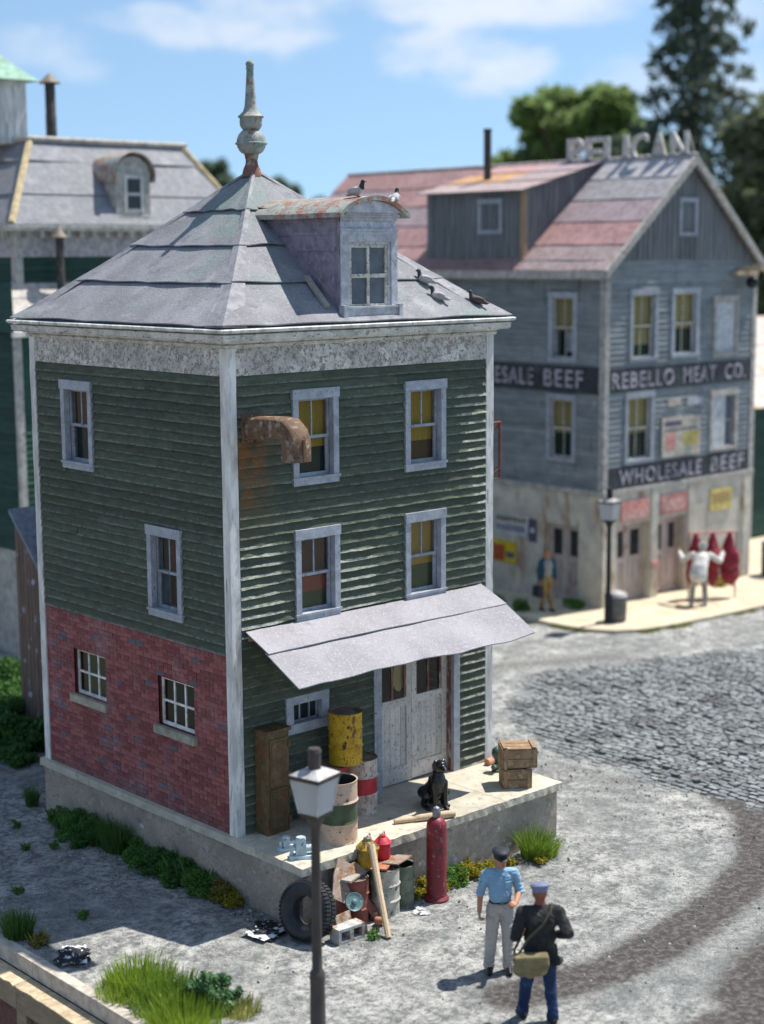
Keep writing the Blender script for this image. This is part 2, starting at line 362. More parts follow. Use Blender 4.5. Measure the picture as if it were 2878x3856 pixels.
M('sash_white', (0.60, 0.57, 0.50), .7, layers=((9, .56, .66, (.44, .39, .31)), (22, .565, .62, (.14, .095, .07))), bump=(60, .3, .006))
M('sash_bright', (0.78, 0.76, 0.70), .7, layers=((22, .60, .66, (.25, .2, .15)),))
M('sash_grey', (0.36, 0.38, 0.42), .7, layers=((22, .6, .66, (.12, .1, .1)),))
M('dormer_paint', (0.47, 0.48, 0.52), .7, layers=((5, .54, .68, (.38, .40, .44)), (9, .63, .69, (.26, .23, .22)), (26, .61, .68, (.15, .125, .115), (1, 1, .7))), bump=(50, .35, .008))
M('dormer_side', (0.25, 0.22, 0.27), .75, layers=((9, .58, .68, (.36, .33, .37)),))
M('roof_felt', (0.235, 0.232, 0.252), .80, var=.24, vscale=.9, layers=((.8, .48, .68, (.19, .245, .23)), (1.5, .54, .72, (.32, .31, .335)), (3.5, .54, .72, (.16, .16, .185)), (24, .54, .70, (.34, .34, .355)), (20, .57, .70, (.14, .135, .16)), (7, .62, .76, (.38, .38, .39))), bump=(26, .7, .015), world=True, obvar=.09)
M('awning_felt', (0.325, 0.312, 0.335), .9, var=.14, vscale=1.2, layers=((1.5, .52, .72, (.27, .26, .285)), (24, .52, .68, (.43, .415, .43)), (31, .56, .70, (.235, .225, .26)), (19, .62, .72, (.48, .46, .45))), bump=(30, .8, .015), obvar=.03)
M('hip_metal', (0.235, 0.232, 0.25), .75, layers=((2.2, .52, .7, (.35, .34, .36)), (24, .58, .68, (.2, .19, .2)), (6, .68, .74, (.36, .22, .14))), bump=(60, .4, .008))
M('copper_green', (0.34, 0.36, 0.33), .7, layers=((4, .5, .62, (.20, .30, .27)), (9, .56, .63, (.34, .15, .10)), (25, .60, .66, (.10, .085, .075)), (14, .62, .7, (.52, .51, .47))), bump=(40, .5, .01))
M('copper_red', (0.29, 0.31, 0.28), .65, layers=((4, .46, .60, (.31, .135, .095)), (9, .56, .64, (.36, .12, .07)), (16, .58, .64, (.40, .40, .36)), (30, .64, .68, (.08, .05, .04))), bump=(50, .5, .01))
M('rust_iron', (0.16, 0.095, 0.06), .75, layers=((8, .52, .64, (.33, .27, .20)), (16, .57, .66, (.05, .035, .03)), (11, .62, .7, (.42, .16, .07))), bump=(40, .6, .01))
M('neck_rust', (0.20, 0.10, 0.075), .8, layers=((8, .5, .64, (.32, .30, .26)), (14, .58, .66, (.06, .04, .035))))
M('rust_red', (0.20, 0.06, 0.04), .8, layers=((14, .58, .66, (.05, .03, .03)),))
def brick_mat():
    m, nb, b = new_mat('brick_red'); P = nb.pos(); h = nb.math('FRACT', nb.math('ADD', nb.oi(), nb.math('MULTIPLY', nb.island(), 7.13)))
    c = nb.mix((0.22, 0.054, 0.054), (0.36, 0.112, 0.104), nb.step(h, .1, .9)); c = nb.mix(c, (.13, .12, .145), nb.step(h, .955, .965))
    c = nb.mix(c, (.42, .32, .33), nb.math('MULTIPLY', nb.step(nb.noise(P, 1.3, 7, .68), .50, .74), .50))
    c = nb.mix(c, (.15, .09, .10), nb.step(nb.noise(P, 3.0, 7, .7), .60, .82))
    c = nb.mix(c, (.50, .46, .46), nb.step(nb.noise(P, 30, 4, .6), .68, .74)); c = nb.mix(c, (.05, .035, .04), nb.step(nb.noise(nb.vmath('ADD', P, (4, 4, 4)), 26, 4, .6), .64, .71))
    zz = nb.sep(P)[2]; c = nb.mix(c, (.09, .07, .075), nb.math('MULTIPLY', nb.step(nb.math('ADD', zz, nb.math('MULTIPLY', nb.noise(P, 2.5, 6, .7), -1.2)), .65, .25), .55))
    nb.put(b.inputs['Base Color'], c); b.inputs['Roughness'].default_value = .85; nb.put(b.inputs['Normal'], nb.bump(nb.noise(P, 45, 5, .7), .6, .012)); return m
brick_mat()
M('mortar', (0.46, 0.38, 0.38), .9, layers=((4, .5, .7, (.26, .16, .16)), (10, .6, .7, (.58, .53, .53))), world=True)
M('red_reveal', (0.12, 0.03, 0.028), .8)
M('stone_sill', (0.40, 0.37, 0.29), .85, layers=((12, .58, .68, (.26, .24, .2)),))
M('dock_top', (0.50, 0.46, 0.37), .9, var=.15, vscale=2.5, layers=((7, .52, .66, (.37, .345, .29)), (30, .60, .67, (.60, .56, .47)), (4, .64, .72, (.24, .23, .215))), bump=(45, .6, .012), world=True)
M('dock_base', (0.40, 0.335, 0.27), .92, var=.18, vscale=2, layers=((18, .50, .66, (.29, .245, .20)), (4.5, .61, .66, (.22, .205, .21)), (5.5, .645, .67, (.62, .61, .62)), (8, .56, .70, (.50, .43, .355))), bump=(45, .6, .012), world=True)
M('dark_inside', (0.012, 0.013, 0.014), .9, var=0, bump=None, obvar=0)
for nme, c_ in (('shade_yellow', (.42, .235, .04)), ('shade_brown', (.12, .055, .03)), ('shade_red', (.26, .07, .04)), ('shade_olive', (.065, .085, .03)), ('shade_orange', (.36, .18, .03)), ('shade_maroon', (.12, .03, .025)), ('shade_dark', (.02, .03, .028)), ('shade_tan', (.42, .30, .13))):
    M(nme, c_, .85, var=.12, vscale=9, stretch=(6, 6, .5), bump=None, obvar=.05)
def glass_mat():
    m, nb, b = new_mat('glass'); nt = m.node_tree; nt.nodes.remove(b)
    t = nb.node('ShaderNodeBsdfTransparent'); t.inputs[0].default_value = (.80, .86, .86, 1); g = nb.node('ShaderNodeBsdfGlossy'); g.inputs['Roughness'].default_value = .05
    ge = nb.node('ShaderNodeNewGeometry'); dt = nb.node('ShaderNodeVectorMath', operation='DOT_PRODUCT'); m.node_tree.links.new(ge.outputs['Normal'], dt.inputs[0]); m.node_tree.links.new(ge.outputs['Incoming'], dt.inputs[1])
    k = nb.math('POWER', nb.math('SUBTRACT', 1.0, nb.math('ABSOLUTE', dt.outputs['Value']), clamp=True), 5.0); mx = nb.node('ShaderNodeMixShader'); nb.put(mx.inputs[0], nb.math('MULTIPLY_ADD', k, .9, .04)); nt.links.new(t.outputs[0], mx.inputs[1]); nt.links.new(g.outputs[0], mx.inputs[2]); nt.links.new(mx.outputs[0], nb.out.inputs[0])
glass_mat()
M('glass_dusty', (0.10, 0.118, 0.145), .45, var=.2, vscale=5, bump=None, spec=.5)
M('glass_dark', (0.02, 0.026, 0.03), .25, var=.3, vscale=3, bump=None, spec=.5)
M('door_white', (0.56, 0.53, 0.49), .72, var=.1, layers=((16, .585, .63, (.25, .20, .18), (1.5, 1.5, .8)), (5, .58, .7, (.43, .41, .41)), (34, .62, .66, (.13, .09, .08))), bump=(50, .4, .008))
M('door_reveal', (0.20, 0.09, 0.065), .8, layers=((9, .52, .6, (.42, .39, .36), (2, 2, .4)),))
M('old_wood', (0.33, 0.24, 0.16), .85, var=.2, vscale=3, stretch=(9, 9, .9), layers=((14, .58, .68, (.20, .14, .09)),), bump=(30, .4, .008))
M('grey_wood', (0.36, 0.33, 0.29), .85, var=.2, stretch=(6, 6, 1), bump=(30, .4, .008))
M('pale_wood', (0.54, 0.41, 0.27), .8, var=.14, stretch=(7, 7, 1), bump=(30, .3, .006))
M('crate_wood', (0.29, 0.19, 0.11), .85, var=.22, vscale=5, layers=((10, .54, .66, (.46, .34, .22)), (22, .62, .7, (.09, .055, .03))), bump=(35, .5, .01))
M('locker_rust', (0.135, 0.092, 0.042), .7, layers=((5, .52, .64, (.17, .07, .03)), (18, .6, .68, (.25, .20, .12)), (13, .6, .7, (.05, .04, .025))), bump=(40, .4, .008))
M('drum_yellow', (0.58, 0.345, 0.02), .55, var=.15, layers=((3, .50, .68, (.42, .22, .02)), (7, .57, .63, (.16, .085, .03), (1, 1, .5)), (11, .60, .63, (.07, .045, .025)), (24, .60, .66, (.10, .06, .03))), bump=(30, .3, .006))
M('drum_cream', (0.60, 0.44, 0.33), .65, var=.12, layers=((9, .62, .66, (.10, .06, .045)), (22, .62, .66, (.14, .07, .05)), (5, .58, .7, (.48, .33, .24))), bump=(30, .3, .006))
M('drum_green', (0.075, 0.10, 0.055), .7, layers=((24, .62, .68, (.16, .17, .13)),))
M('drum_white', (0.45, 0.39, 0.34), .65, layers=((7, .55, .62, (.17, .10, .075)), (22, .60, .64, (.07, .05, .045)), (13, .60, .68, (.58, .52, .46))), bump=(30, .3, .006))
M('drum_red', (0.33, 0.022, 0.035), .5, layers=((16, .60, .66, (.14, .03, .03)),))
M('drum_inside', (0.03, 0.026, 0.024), .8)
M('lid_dirty', (0.22, 0.18, 0.14), .8, layers=((9, .55, .65, (.09, .07, .05)),))
M('barrel_rust', (0.26, 0.085, 0.065), .75, layers=((10, .56, .66, (.16, .05, .04)), (20, .63, .7, (.40, .16, .1))), bump=(30, .4, .008))
M('barrel_olive', (0.15, 0.17, 0.12), .75, layers=((12, .58, .68, (.25, .26, .2)),))
M('barrel_mixed', (0.42, 0.40, 0.34), .75, layers=((4, .52, .58, (.22, .27, .24)), (11, .57, .64, (.14, .08, .05)), (22, .6, .66, (.5, .46, .4))), bump=(30, .4, .008))
M('scrap_metal', (0.33, 0.25, 0.20), .75, layers=((6, .53, .62, (.28, .13, .055)), (14, .58, .66, (.50, .44, .38)), (20, .62, .68, (.08, .05, .04))), bump=(30, .5, .01))
M('scrap_orange', (0.40, 0.16, 0.09), .8, layers=((9, .55, .66, (.52, .36, .26)), (22, .6, .68, (.18, .08, .05))))
M('can_yellow', (0.40, 0.25, 0.03), .6, layers=((5, .50, .60, (.10, .06, .025)), (16, .58, .64, (.2, .12, .04))))
M('can_red', (0.55, 0.03, 0.06), .45, layers=((14, .64, .7, (.3, .1, .08)),))
M('teal_metal', (0.16, 0.25, 0.25), .45, metal=.4, layers=((14, .58, .66, (.33, .42, .42)),))
M('rubber', (0.022, 0.024, 0.027), .6, layers=((8, .58, .7, (.07, .072, .075)),), spec=.4)
M('rubber_side', (0.04, 0.042, 0.046), .7, layers=((3, .55, .7, (.20, .16, .11)),))
M('cinder', (0.42, 0.42, 0.40), .9, layers=((4, .52, .6, (.30, .13, .06)), (18, .6, .68, (.28, .27, .26))))
M('cylinder_red', (0.19, 0.012, 0.022), .5, layers=((6, .52, .68, (.10, .012, .02)), (16, .60, .68, (.38, .16, .17))), bump=(25, .25, .006), spec=.5)
M('cylinder_cap', (0.22, 0.23, 0.24), .5, metal=.5)
M('pump_blue', (0.42, 0.53, 0.58), .6, layers=((14, .58, .64, (.10, .14, .17)), (9, .6, .68, (.62, .68, .7))))
M('valve_green', (0.05, 0.10, 0.085), .5, layers=((12, .58, .66, (.3, .38, .36)),), spec=.5)
M('terracotta', (0.45, 0.22, 0.15), .8)
M('paper', (0.70, 0.71, 0.73), .85, layers=((7, .52, .545, (.015, .016, .02)),), bump=None)
M('paper_print', (0.015, 0.016, 0.02), .7, layers=((16, .60, .63, (.65, .66, .68)),), bump=None)
M('dog_black', (0.008, 0.009, 0.011), .28, var=.3, bump=(30, .25, .006), spec=.6, obvar=0)
M('lamp_iron', (0.055, 0.045, 0.042), .5, var=.15, spec=.4)
M('lamp_iron_dark', (0.02, 0.022, 0.024), .5)
M('lamp_top', (0.40, 0.38, 0.37), .5, layers=((8, .58, .7, (.28, .25, .25)),))
M('lamp_trim', (0.55, 0.55, 0.53), .5)
def milk_glass():
    m, nb, b = new_mat('lamp_glass'); b.inputs['Base Color'].default_value = (.62, .64, .66, 1); b.inputs['Roughness'].default_value = .25; b.inputs['Transmission Weight'].default_value = .35; b.inputs['IOR'].default_value = 1.25
milk_glass()
# people
M('skin', (0.47, 0.22, 0.13), .6, var=.1, vscale=14, bump=None, obvar=0); M('skin_dark', (0.26, 0.09, 0.055), .6, var=.1, bump=None, obvar=0)
M('shirt_blue', (0.24, 0.40, 0.54), .85, var=.12, vscale=7, layers=((6, .56, .7, (.33, .49, .62)), (9, .6, .7, (.14, .26, .38))), bump=(14, .5, .02), obvar=0)
M('trousers_grey', (0.44, 0.40, 0.36), .85, var=.12, layers=((7, .56, .68, (.32, .29, .26)),), bump=(12, .5, .02), stretch=(1, 1, .5), obvar=0)
M('jeans', (0.014, 0.034, 0.09), .85, var=.2, layers=((7, .56, .68, (.04, .085, .19)),), bump=(14, .5, .02), stretch=(1, 1, .5), obvar=0)
M('jacket_black', (0.024, 0.024, 0.025), .85, var=.3, layers=((4, .50, .7, (.085, .078, .072)),), bump=(12, .6, .02), obvar=0)
M('satchel_khaki', (0.20, 0.165, 0.085), .85, layers=((8, .56, .68, (.30, .25, .15)),), obvar=0); M('strap_dark', (.075, .065, .045), .85)
M('cap_navy', (0.02, 0.024, 0.034), .6, obvar=0); M('cap_blue', (0.17, 0.19, 0.29), .75, obvar=0)
M('leather_black', (0.012, 0.012, 0.014), .45, obvar=0)
M('butcher_white', (0.62, 0.60, 0.56), .85, layers=((6, .58, .68, (.48, .45, .41)),), obvar=0)
M('butcher_trousers', (0.30, 0.28, 0.25), .85, obvar=0)
M('coat_blue', (0.02, 0.065, 0.10), .85, obvar=0); M('shirt_grey', (0.30, 0.30, 0.28), .85, obvar=0); M('trousers_tan', (0.30, 0.20, 0.075), .85, obvar=0); M('hair_red', (0.36, 0.13, 0.04), .8, obvar=0)
M('meat_red', (0.24, 0.015, 0.03), .5, layers=((5, .56, .66, (.45, .16, .16)), (9, .6, .68, (.12, .01, .02))), obvar=.1); M('meat_fat', (0.60, 0.42, 0.34), .5)
M('pigeon_grey', (0.44, 0.43, 0.44), .7, obvar=.15, layers=((14, .58, .66, (.20, .19, .20)),)); M('pigeon_head', (0.03, 0.045, 0.045), .5); M('pigeon_brown', (0.09, 0.06, 0.06), .7)
# other buildings
def grey_paint():
    m, nb, b = new_mat('grey_siding'); P = nb.pos(); x, y, z = nb.sep(P); hz = nb.scale(P, (1, 1, 5))
    c = nb.mix((0.175, 0.195, 0.205), (0.265, 0.285, 0.292), nb.step(nb.noise(hz, 1.6, 6, .6), .3, .7)); c = nb.mix(c, (.32, .335, .335), nb.step(nb.noise(P, 2.5, 6, .65), .55, .75)); c = nb.mix(c, (.085, .09, .10), nb.step(nb.noise(nb.scale(P, (3, 3, .4)), 2.2, 5, .6), .58, .74))
    hs = nb.node('ShaderNodeHueSaturation'); nb.put(hs.inputs['Value'], nb.math('MULTIPLY_ADD', nb.oi(), .34, .83)); nb.put(hs.inputs['Color'], c)
    nb.put(b.inputs['Base Color'], hs.outputs[0]); b.inputs['Roughness'].default_value = .8
grey_paint()
M('grey_batten', (0.19, 0.20, 0.21), .85, var=.3, vscale=3, stretch=(5, 5, .35), obvar=.12)
M('old_trim', (0.42, 0.39, 0.36), .8, layers=((9, .56, .66, (.24, .21, .19)),), world=True)
M('sign_black', (0.045, 0.05, 0.056), .75, layers=((3, .54, .7, (.10, .108, .115)),)); M('letter_white', (0.42, 0.38, 0.43), .75, layers=((3, .52, .66, (.15, .145, .16)), (9, .58, .66, (.09, .09, .1)))); M('letter_metal', (0.52, 0.49, 0.46), .6, layers=((5, .56, .66, (.33, .27, .2)),))
M('stucco', (0.54, 0.50, 0.42), .92, var=.2, vscale=1.6, layers=((2.0, .54, .68, (.36, .24, .16), (1, 1, .35)), (7, .58, .7, (.36, .35, .32)), (1.2, .56, .75, (.36, .355, .34))), world=True)
for k_, c_ in enumerate(((.34, .265, .26), (.38, .225, .215), (.30, .235, .25), (.32, .305, .32), (.40, .385, .40), (.33, .20, .195))): M('meat_roof_%d' % k_, c_, .8, layers=((1.2, .5, .7, tuple(min(.6, q*1.25) for q in c_)), (5, .6, .7, tuple(q*.75 for q in c_))), obvar=.1)
M('rust_patch', (0.45, 0.26, 0.12), .85, layers=((3, .5, .66, (.36, .22, .2)),))
M('shop_door', (0.50, 0.42, 0.38), .8, var=.2, stretch=(4, 4, .4), layers=((3, .54, .68, (.33, .17, .12)),))
M('sign_pink', (0.56, 0.25, 0.22), .7, layers=((5, .55, .66, (.58, .42, .36)),)); M('sign_yellow', (0.58, 0.47, 0.16), .7); M('sign_pinklight', (.58, .34, .29), .7); M('sign_cream', (0.52, 0.47, 0.40), .8, layers=((6, .56, .66, (.40, .33, .27)),)); M('poster_yellow', (0.62, 0.45, 0.02), .7); M('poster_orange', (0.5, .1, .04), .7); M('sign_ink', (0.10, 0.09, 0.14), .8); M('sign_redink', (.34, .12, .10), .8); M('sign_white', (.5, .5, .53), .8); M('board_white', (.55, .57, .60), .8, layers=((4, .58, .7, (.42, .44, .48)),))
M('sidewalk_sand', (0.52, 0.45, 0.33), .92, var=.14, vscale=1.5, layers=((5, .56, .7, (.42, .33, .2)), (20, .6, .7, (.60, .52, .38))), world=True, bump=(25, .4, .01))
M('moss_edge', (0.12, 0.14, 0.03), .9, layers=((9, .5, .6, (.24, .22, .08)),), world=True)
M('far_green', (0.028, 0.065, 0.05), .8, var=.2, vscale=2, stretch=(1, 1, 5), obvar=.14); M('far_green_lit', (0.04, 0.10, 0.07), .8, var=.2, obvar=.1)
M('slate', (0.25, 0.25, 0.27), .85, var=.15, layers=((2, .55, .7, (.34, .33, .345)),), obvar=.06); M('slate_hip', (0.50, 0.40, 0.24), .8, layers=((6, .56, .66, (.36, .3, .2)),))
M('far_trim', (0.48, 0.46, 0.42), .8, layers=((7, .56, .66, (.3, .28, .26)),)); M('far_frieze', (0.36, 0.355, 0.36), .85, layers=((6, .55, .66, (.24, .23, .235)),)); M('verdigris', (0.24, 0.40, 0.31), .7, layers=((3, .56, .7, (.34, .50, .41)),))
M('foundation', (0.36, 0.34, 0.31), .9, layers=((1.6, .55, .7, (.28, .25, .21)),), world=True); M('tin_roof', (0.50, 0.46, 0.42), .7, layers=((1.2, .56, .64, (.55, .36, .2)),), obvar=.08); M('stove_pipe', (0.055, 0.05, 0.045), .6, layers=((6, .56, .7, (.13, .11, .09)),)); M('pipe_cap', (0.20, 0.17, 0.14), .6)
M('brown_board', (0.15, 0.105, 0.085), .85, var=.25, stretch=(5, 5, .4), layers=((3, .6, .68, (.33, .35, .42)),)); M('slate_blue', (.24, .27, .33), .8)
M('dock_beam', (0.30, 0.235, 0.165), .85, var=.15, stretch=(2, .5, 2), layers=((14, .56, .68, (.22, .17, .12)),), bump=(25, .4, .01)); M('dock_beam_top', (0.52, 0.41, 0.27), .9, layers=((14, .55, .66, (.36, .28, .18)), (30, .62, .68, (.66, .57, .44)))); M('kerb_pale', (0.50, 0.45, 0.38), .85, layers=((9, .6, .7, (.38, .33, .27)),)); M('panel_red', (0.16, 0.08, 0.07), .9, layers=((12, .55, .66, (.10, .05, .05)),))
M('bin_blue', (0.05, 0.055, 0.085), .6); M('bin_grey', (0.10, 0.105, 0.11), .5)
# plants
def leaf_mat(name, a, b_, rough=.6, trans=.35):
    m, nb, b = new_mat(name); h = nb.math('FRACT', nb.math('ADD', nb.island(), nb.oi())); c = nb.mix(a, b_, h)
    nb.put(b.inputs['Base Color'], c); b.inputs['Roughness'].default_value = rough; b.inputs['Specular IOR Level'].default_value = .25
    t = nb.node('ShaderNodeBsdfTranslucent'); nb.put(t.inputs[0], nb.mix(a, b_, nb.math('MULTIPLY_ADD', h, .5, .5))); mx = nb.node('ShaderNodeMixShader'); mx.inputs[0].default_value = trans
    m.node_tree.links.new(b.outputs[0], mx.inputs[1]); m.node_tree.links.new(t.outputs[0], mx.inputs[2]); m.node_tree.links.new(mx.outputs[0], nb.out.inputs[0])
leaf_mat('leaf_green', (.05, .14, .03), (.16, .31, .06)); leaf_mat('leaf_dark', (.035, .105, .03), (.11, .24, .055)); leaf_mat('leaf_moss', (.16, .17, .02), (.44, .36, .04)); leaf_mat('leaf_brown', (.20, .12, .035), (.26, .26, .06))
leaf_mat('grass_green', (.09, .17, .015), (.22, .34, .05)); leaf_mat('grass_bright', (.15, .25, .015), (.33, .45, .06)); leaf_mat('grass_dark', (.04, .11, .025), (.12, .22, .05)); leaf_mat('grass_dry', (.16, .20, .04), (.34, .34, .10)); leaf_mat('leaf_bush', (.03, .09, .04), (.17, .30, .13))
leaf_mat('tree_leaf', (.13, .20, .08), (.30, .40, .14), trans=.5); leaf_mat('conifer_leaf', (.06, .085, .065), (.14, .175, .125), trans=.4); leaf_mat('tree_far', (.11, .16, .11), (.20, .27, .17), trans=.4); leaf_mat('tree_dark', (.11, .135, .09), (.23, .26, .15), trans=.45)
M('bark', (0.07, 0.05, 0.035), .9, stretch=(3, 3, .5))

# ================================================================== GROUND
COB = [(8.2, 1.5), (9.4, 3.8), (11.0, 5.2), (12.7, 6.2), (15.2, 5.6), (17.5, 4.6), (20.0, 3.6), (23.0, 2.5), (21.0, -2.0), (14.0, -7.0), (9.4, -5.5), (8.5, -3.4), (8.35, -1.6), (8.5, .1)]
def poly_sd(px, py, poly):
    """signed distance (inside positive) of arrays to a polygon"""
    d = np.full(px.shape, 1e9); ins = np.zeros(px.shape, bool); n = len(poly)
    for i in range(n):
        x0, y0 = poly[i]; x1, y1 = poly[(i+1) % n]; ex, ey = x1-x0, y1-y0
        t = np.clip(((px-x0)*ex+(py-y0)*ey)/(ex*ex+ey*ey), 0, 1); d = np.minimum(d, np.hypot(px-x0-t*ex, py-y0-t*ey))
        c = ((y0 > py) != (y1 > py)) & (px < (x1-x0)*(py-y0)/((y1-y0) if y1 != y0 else 1e-9)+x0); ins ^= c
    return np.where(ins, d, -d)
def line_d(px, py, pts):
    d = np.full(px.shape, 1e9)
    for (x0, y0), (x1, y1) in zip(pts[:-1], pts[1:]):
        ex, ey = x1-x0, y1-y0; t = np.clip(((px-x0)*ex+(py-y0)*ey)/(ex*ex+ey*ey), 0, 1); d = np.minimum(d, np.hypot(px-x0-t*ex, py-y0-t*ey))
    return d
def wav(x, y, s, seed):
    r = np.random.RandomState(seed); o = np.zeros_like(x)
    for k in range(6):
        a = r.rand()*6.28; f = s*(0.6+1.6*r.rand()); o += np.sin((x*math.cos(a)+y*math.sin(a))*f+r.rand()*6.28)
    return o/6
WALLX = -3.30
def mkground():
    fine = 0.075
    xs = np.concatenate([np.arange(WALLX, 11, fine), np.arange(11, 28, .16), [29, 31, 34, 38, 45, 60, 90, 140, 220, 400, 900]])
    ys = np.concatenate([[-900, -300, -120, -60, -30, -18, -14], np.arange(-11, 6.5, fine), np.arange(6.5, 24, .3), [26, 30, 36, 45, 60, 90, 140, 220, 400, 900]])
    X, Y = np.meshgrid(xs, ys); near = (X < 30) & (Y > -14) & (Y < 26)
    sd = poly_sd(X, Y, COB)+wav(X, Y, 2.2, 3)*.35
    cob = np.clip((sd-.05)/1.0, 0, 1)
    Z = np.where(near, wav(X, Y, 1.1, 1)*.012+wav(X, Y, 5.5, 2)*.008+wav(X, Y, 14, 4)*.006+wav(X, Y, 24, 6)*.004, 0)*(1-cob)-cob*.05
    Z -= np.clip((np.maximum(X-60, 0)+np.maximum(Y-60, 0))*.004, 0, 1.5)
    t1 = np.exp(-(line_d(X, Y, [(0.6, -5.0), (1.45, -5.23), (2.04, -5.38), (2.87, -5.35), (3.81, -5.27), (4.53, -5.17), (5.45, -4.95), (6.98, -4.46), (8.6, -3.2), (9.4, -1.6)])/.42)**2)
    t2 = np.exp(-(line_d(X, Y, [(1.2, -7.4), (2.49, -7.4), (2.75, -7.06), (3.71, -6.69), (5.5, -6.3), (8, -5.6)])/.5)**2)
    t3 = np.exp(-(line_d(X, Y, [(7.2, 1.3), (7.7, .79), (7.95, -.01), (8.87, -.89), (8.97, -2.06), (9.29, -2.88)])/.40)**2)*.30
    t4 = np.exp(-(line_d(X, Y, [(9, 7.4), (11.5, 7.2), (13.54, 6.46), (15.38, 5.43), (15.59, 3.94), (17.5, 1.5)])/.55)**2)*.38
    stain = np.clip(np.maximum.reduce([t1, t2*.8, t3, t4])*(0.9+.2*wav(X, Y, 3, 9)), 0, 1)
    far = np.clip((np.hypot(X-8, Y-2)-34)/14, 0, 1)
    nx, ny = len(xs), len(ys); idx = np.arange(nx*ny).reshape(ny, nx)
    fs = np.stack([idx[:-1, :-1], idx[:-1, 1:], idx[1:, 1:], idx[1:, :-1]], -1).reshape(-1, 4)
    me = bpy.data.meshes.new('ground'); me.vertices.add(nx*ny); me.vertices.foreach_set('co', np.stack([X, Y, Z], -1).ravel().astype(np.float32))
    me.loops.add(fs.size); me.loops.foreach_set('vertex_index', fs.ravel()); me.polygons.add(len(fs)); me.polygons.foreach_set('loop_start', np.arange(len(fs))*4); me.update()
    me.polygons.foreach_set('use_smooth', np.ones(len(fs), bool))
    for nme, arr in (('stain', stain), ('bed', cob), ('far', far)):
        a = me.attributes.new(nme, 'FLOAT', 'POINT'); a.data.foreach_set('value', arr.ravel().astype(np.float32))
    m, nb, b = new_mat('plaster_ground'); P = nb.pos()
    big = nb.noise(P, .42, 5, .6); mid = nb.noise(P, 2.6, 6, .68, .2); fin = nb.noise(P, 10.0, 6, .72, .3); spk = nb.noise(P, 34.0, 5, .7)
    t = nb.math('ADD', nb.math('MULTIPLY', fin, .62), nb.math('MULTIPLY', mid, .38))
    c = nb.mix((.125, .13, .13), (.53, .52, .49), nb.step(t, .39, .63))
    c = nb.mix(c, (.175, .185, .18), nb.math('MULTIPLY', nb.step(big, .40, .62), .60))
    c = nb.mix(c, (.70, .69, .66), nb.math('MULTIPLY', nb.step(nb.math('MULTIPLY_ADD', mid, .35, nb.math('MULTIPLY', spk, .65)), .52, .64), .75))
    c = nb.mix(c, (.085, .09, .095), nb.step(nb.math('MULTIPLY_ADD', spk, .6, nb.math('MULTIPLY', fin, .4)), .56, .68))
    sn = nb.attr('stain'); c = nb.mix(c, nb.mix((.060, .053, .050), (.17, .155, .147), nb.step(fin, .42, .68)), nb.math('MULTIPLY', nb.step(nb.math('ADD', sn, nb.math('MULTIPLY', nb.math('SUBTRACT', mid, .5), .9)), .10, .60), .95))
    c = nb.mix(c, (.12, .122, .124), nb.math('MULTIPLY', nb.step(nb.attr('bed'), .25, 1.0), .90))
    c = nb.mix(c, nb.mix((.05, .09, .025), (.16, .19, .07), nb.noise(P, .12, 6, .6)), nb.attr('far'))
    nb.put(b.inputs['Base Color'], c); b.inputs['Roughness'].default_value = .92; b.inputs['Specular IOR Level'].default_value = .2
    nb.put(b.inputs['Normal'], nb.bump(nb.math('ADD', fin, nb.math('MULTIPLY', spk, .6)), .9, .045))
    me.materials.append(m); o = bpy.data.objects.new('ground', me); C.objects.link(o); tag(o, 'grey mottled plaster yard with brown wheel tracks around the green house', 'ground', kind='structure')
    return o
ground = mkground()
mb = MB(); mb.add([(-900, -900, -3.4), (WALLX-.2, -900, -3.4), (WALLX-.2, 900, -3.4), (-900, 900, -3.4)], [(0, 1, 2, 3)])
M('lower_earth', (0.16, 0.14, 0.11), .95, world=True)
tag(build(mb, 'lower_ground', 'lower_earth'), 'lower brown earth at the foot of the retaining wall', 'ground', kind='structure')

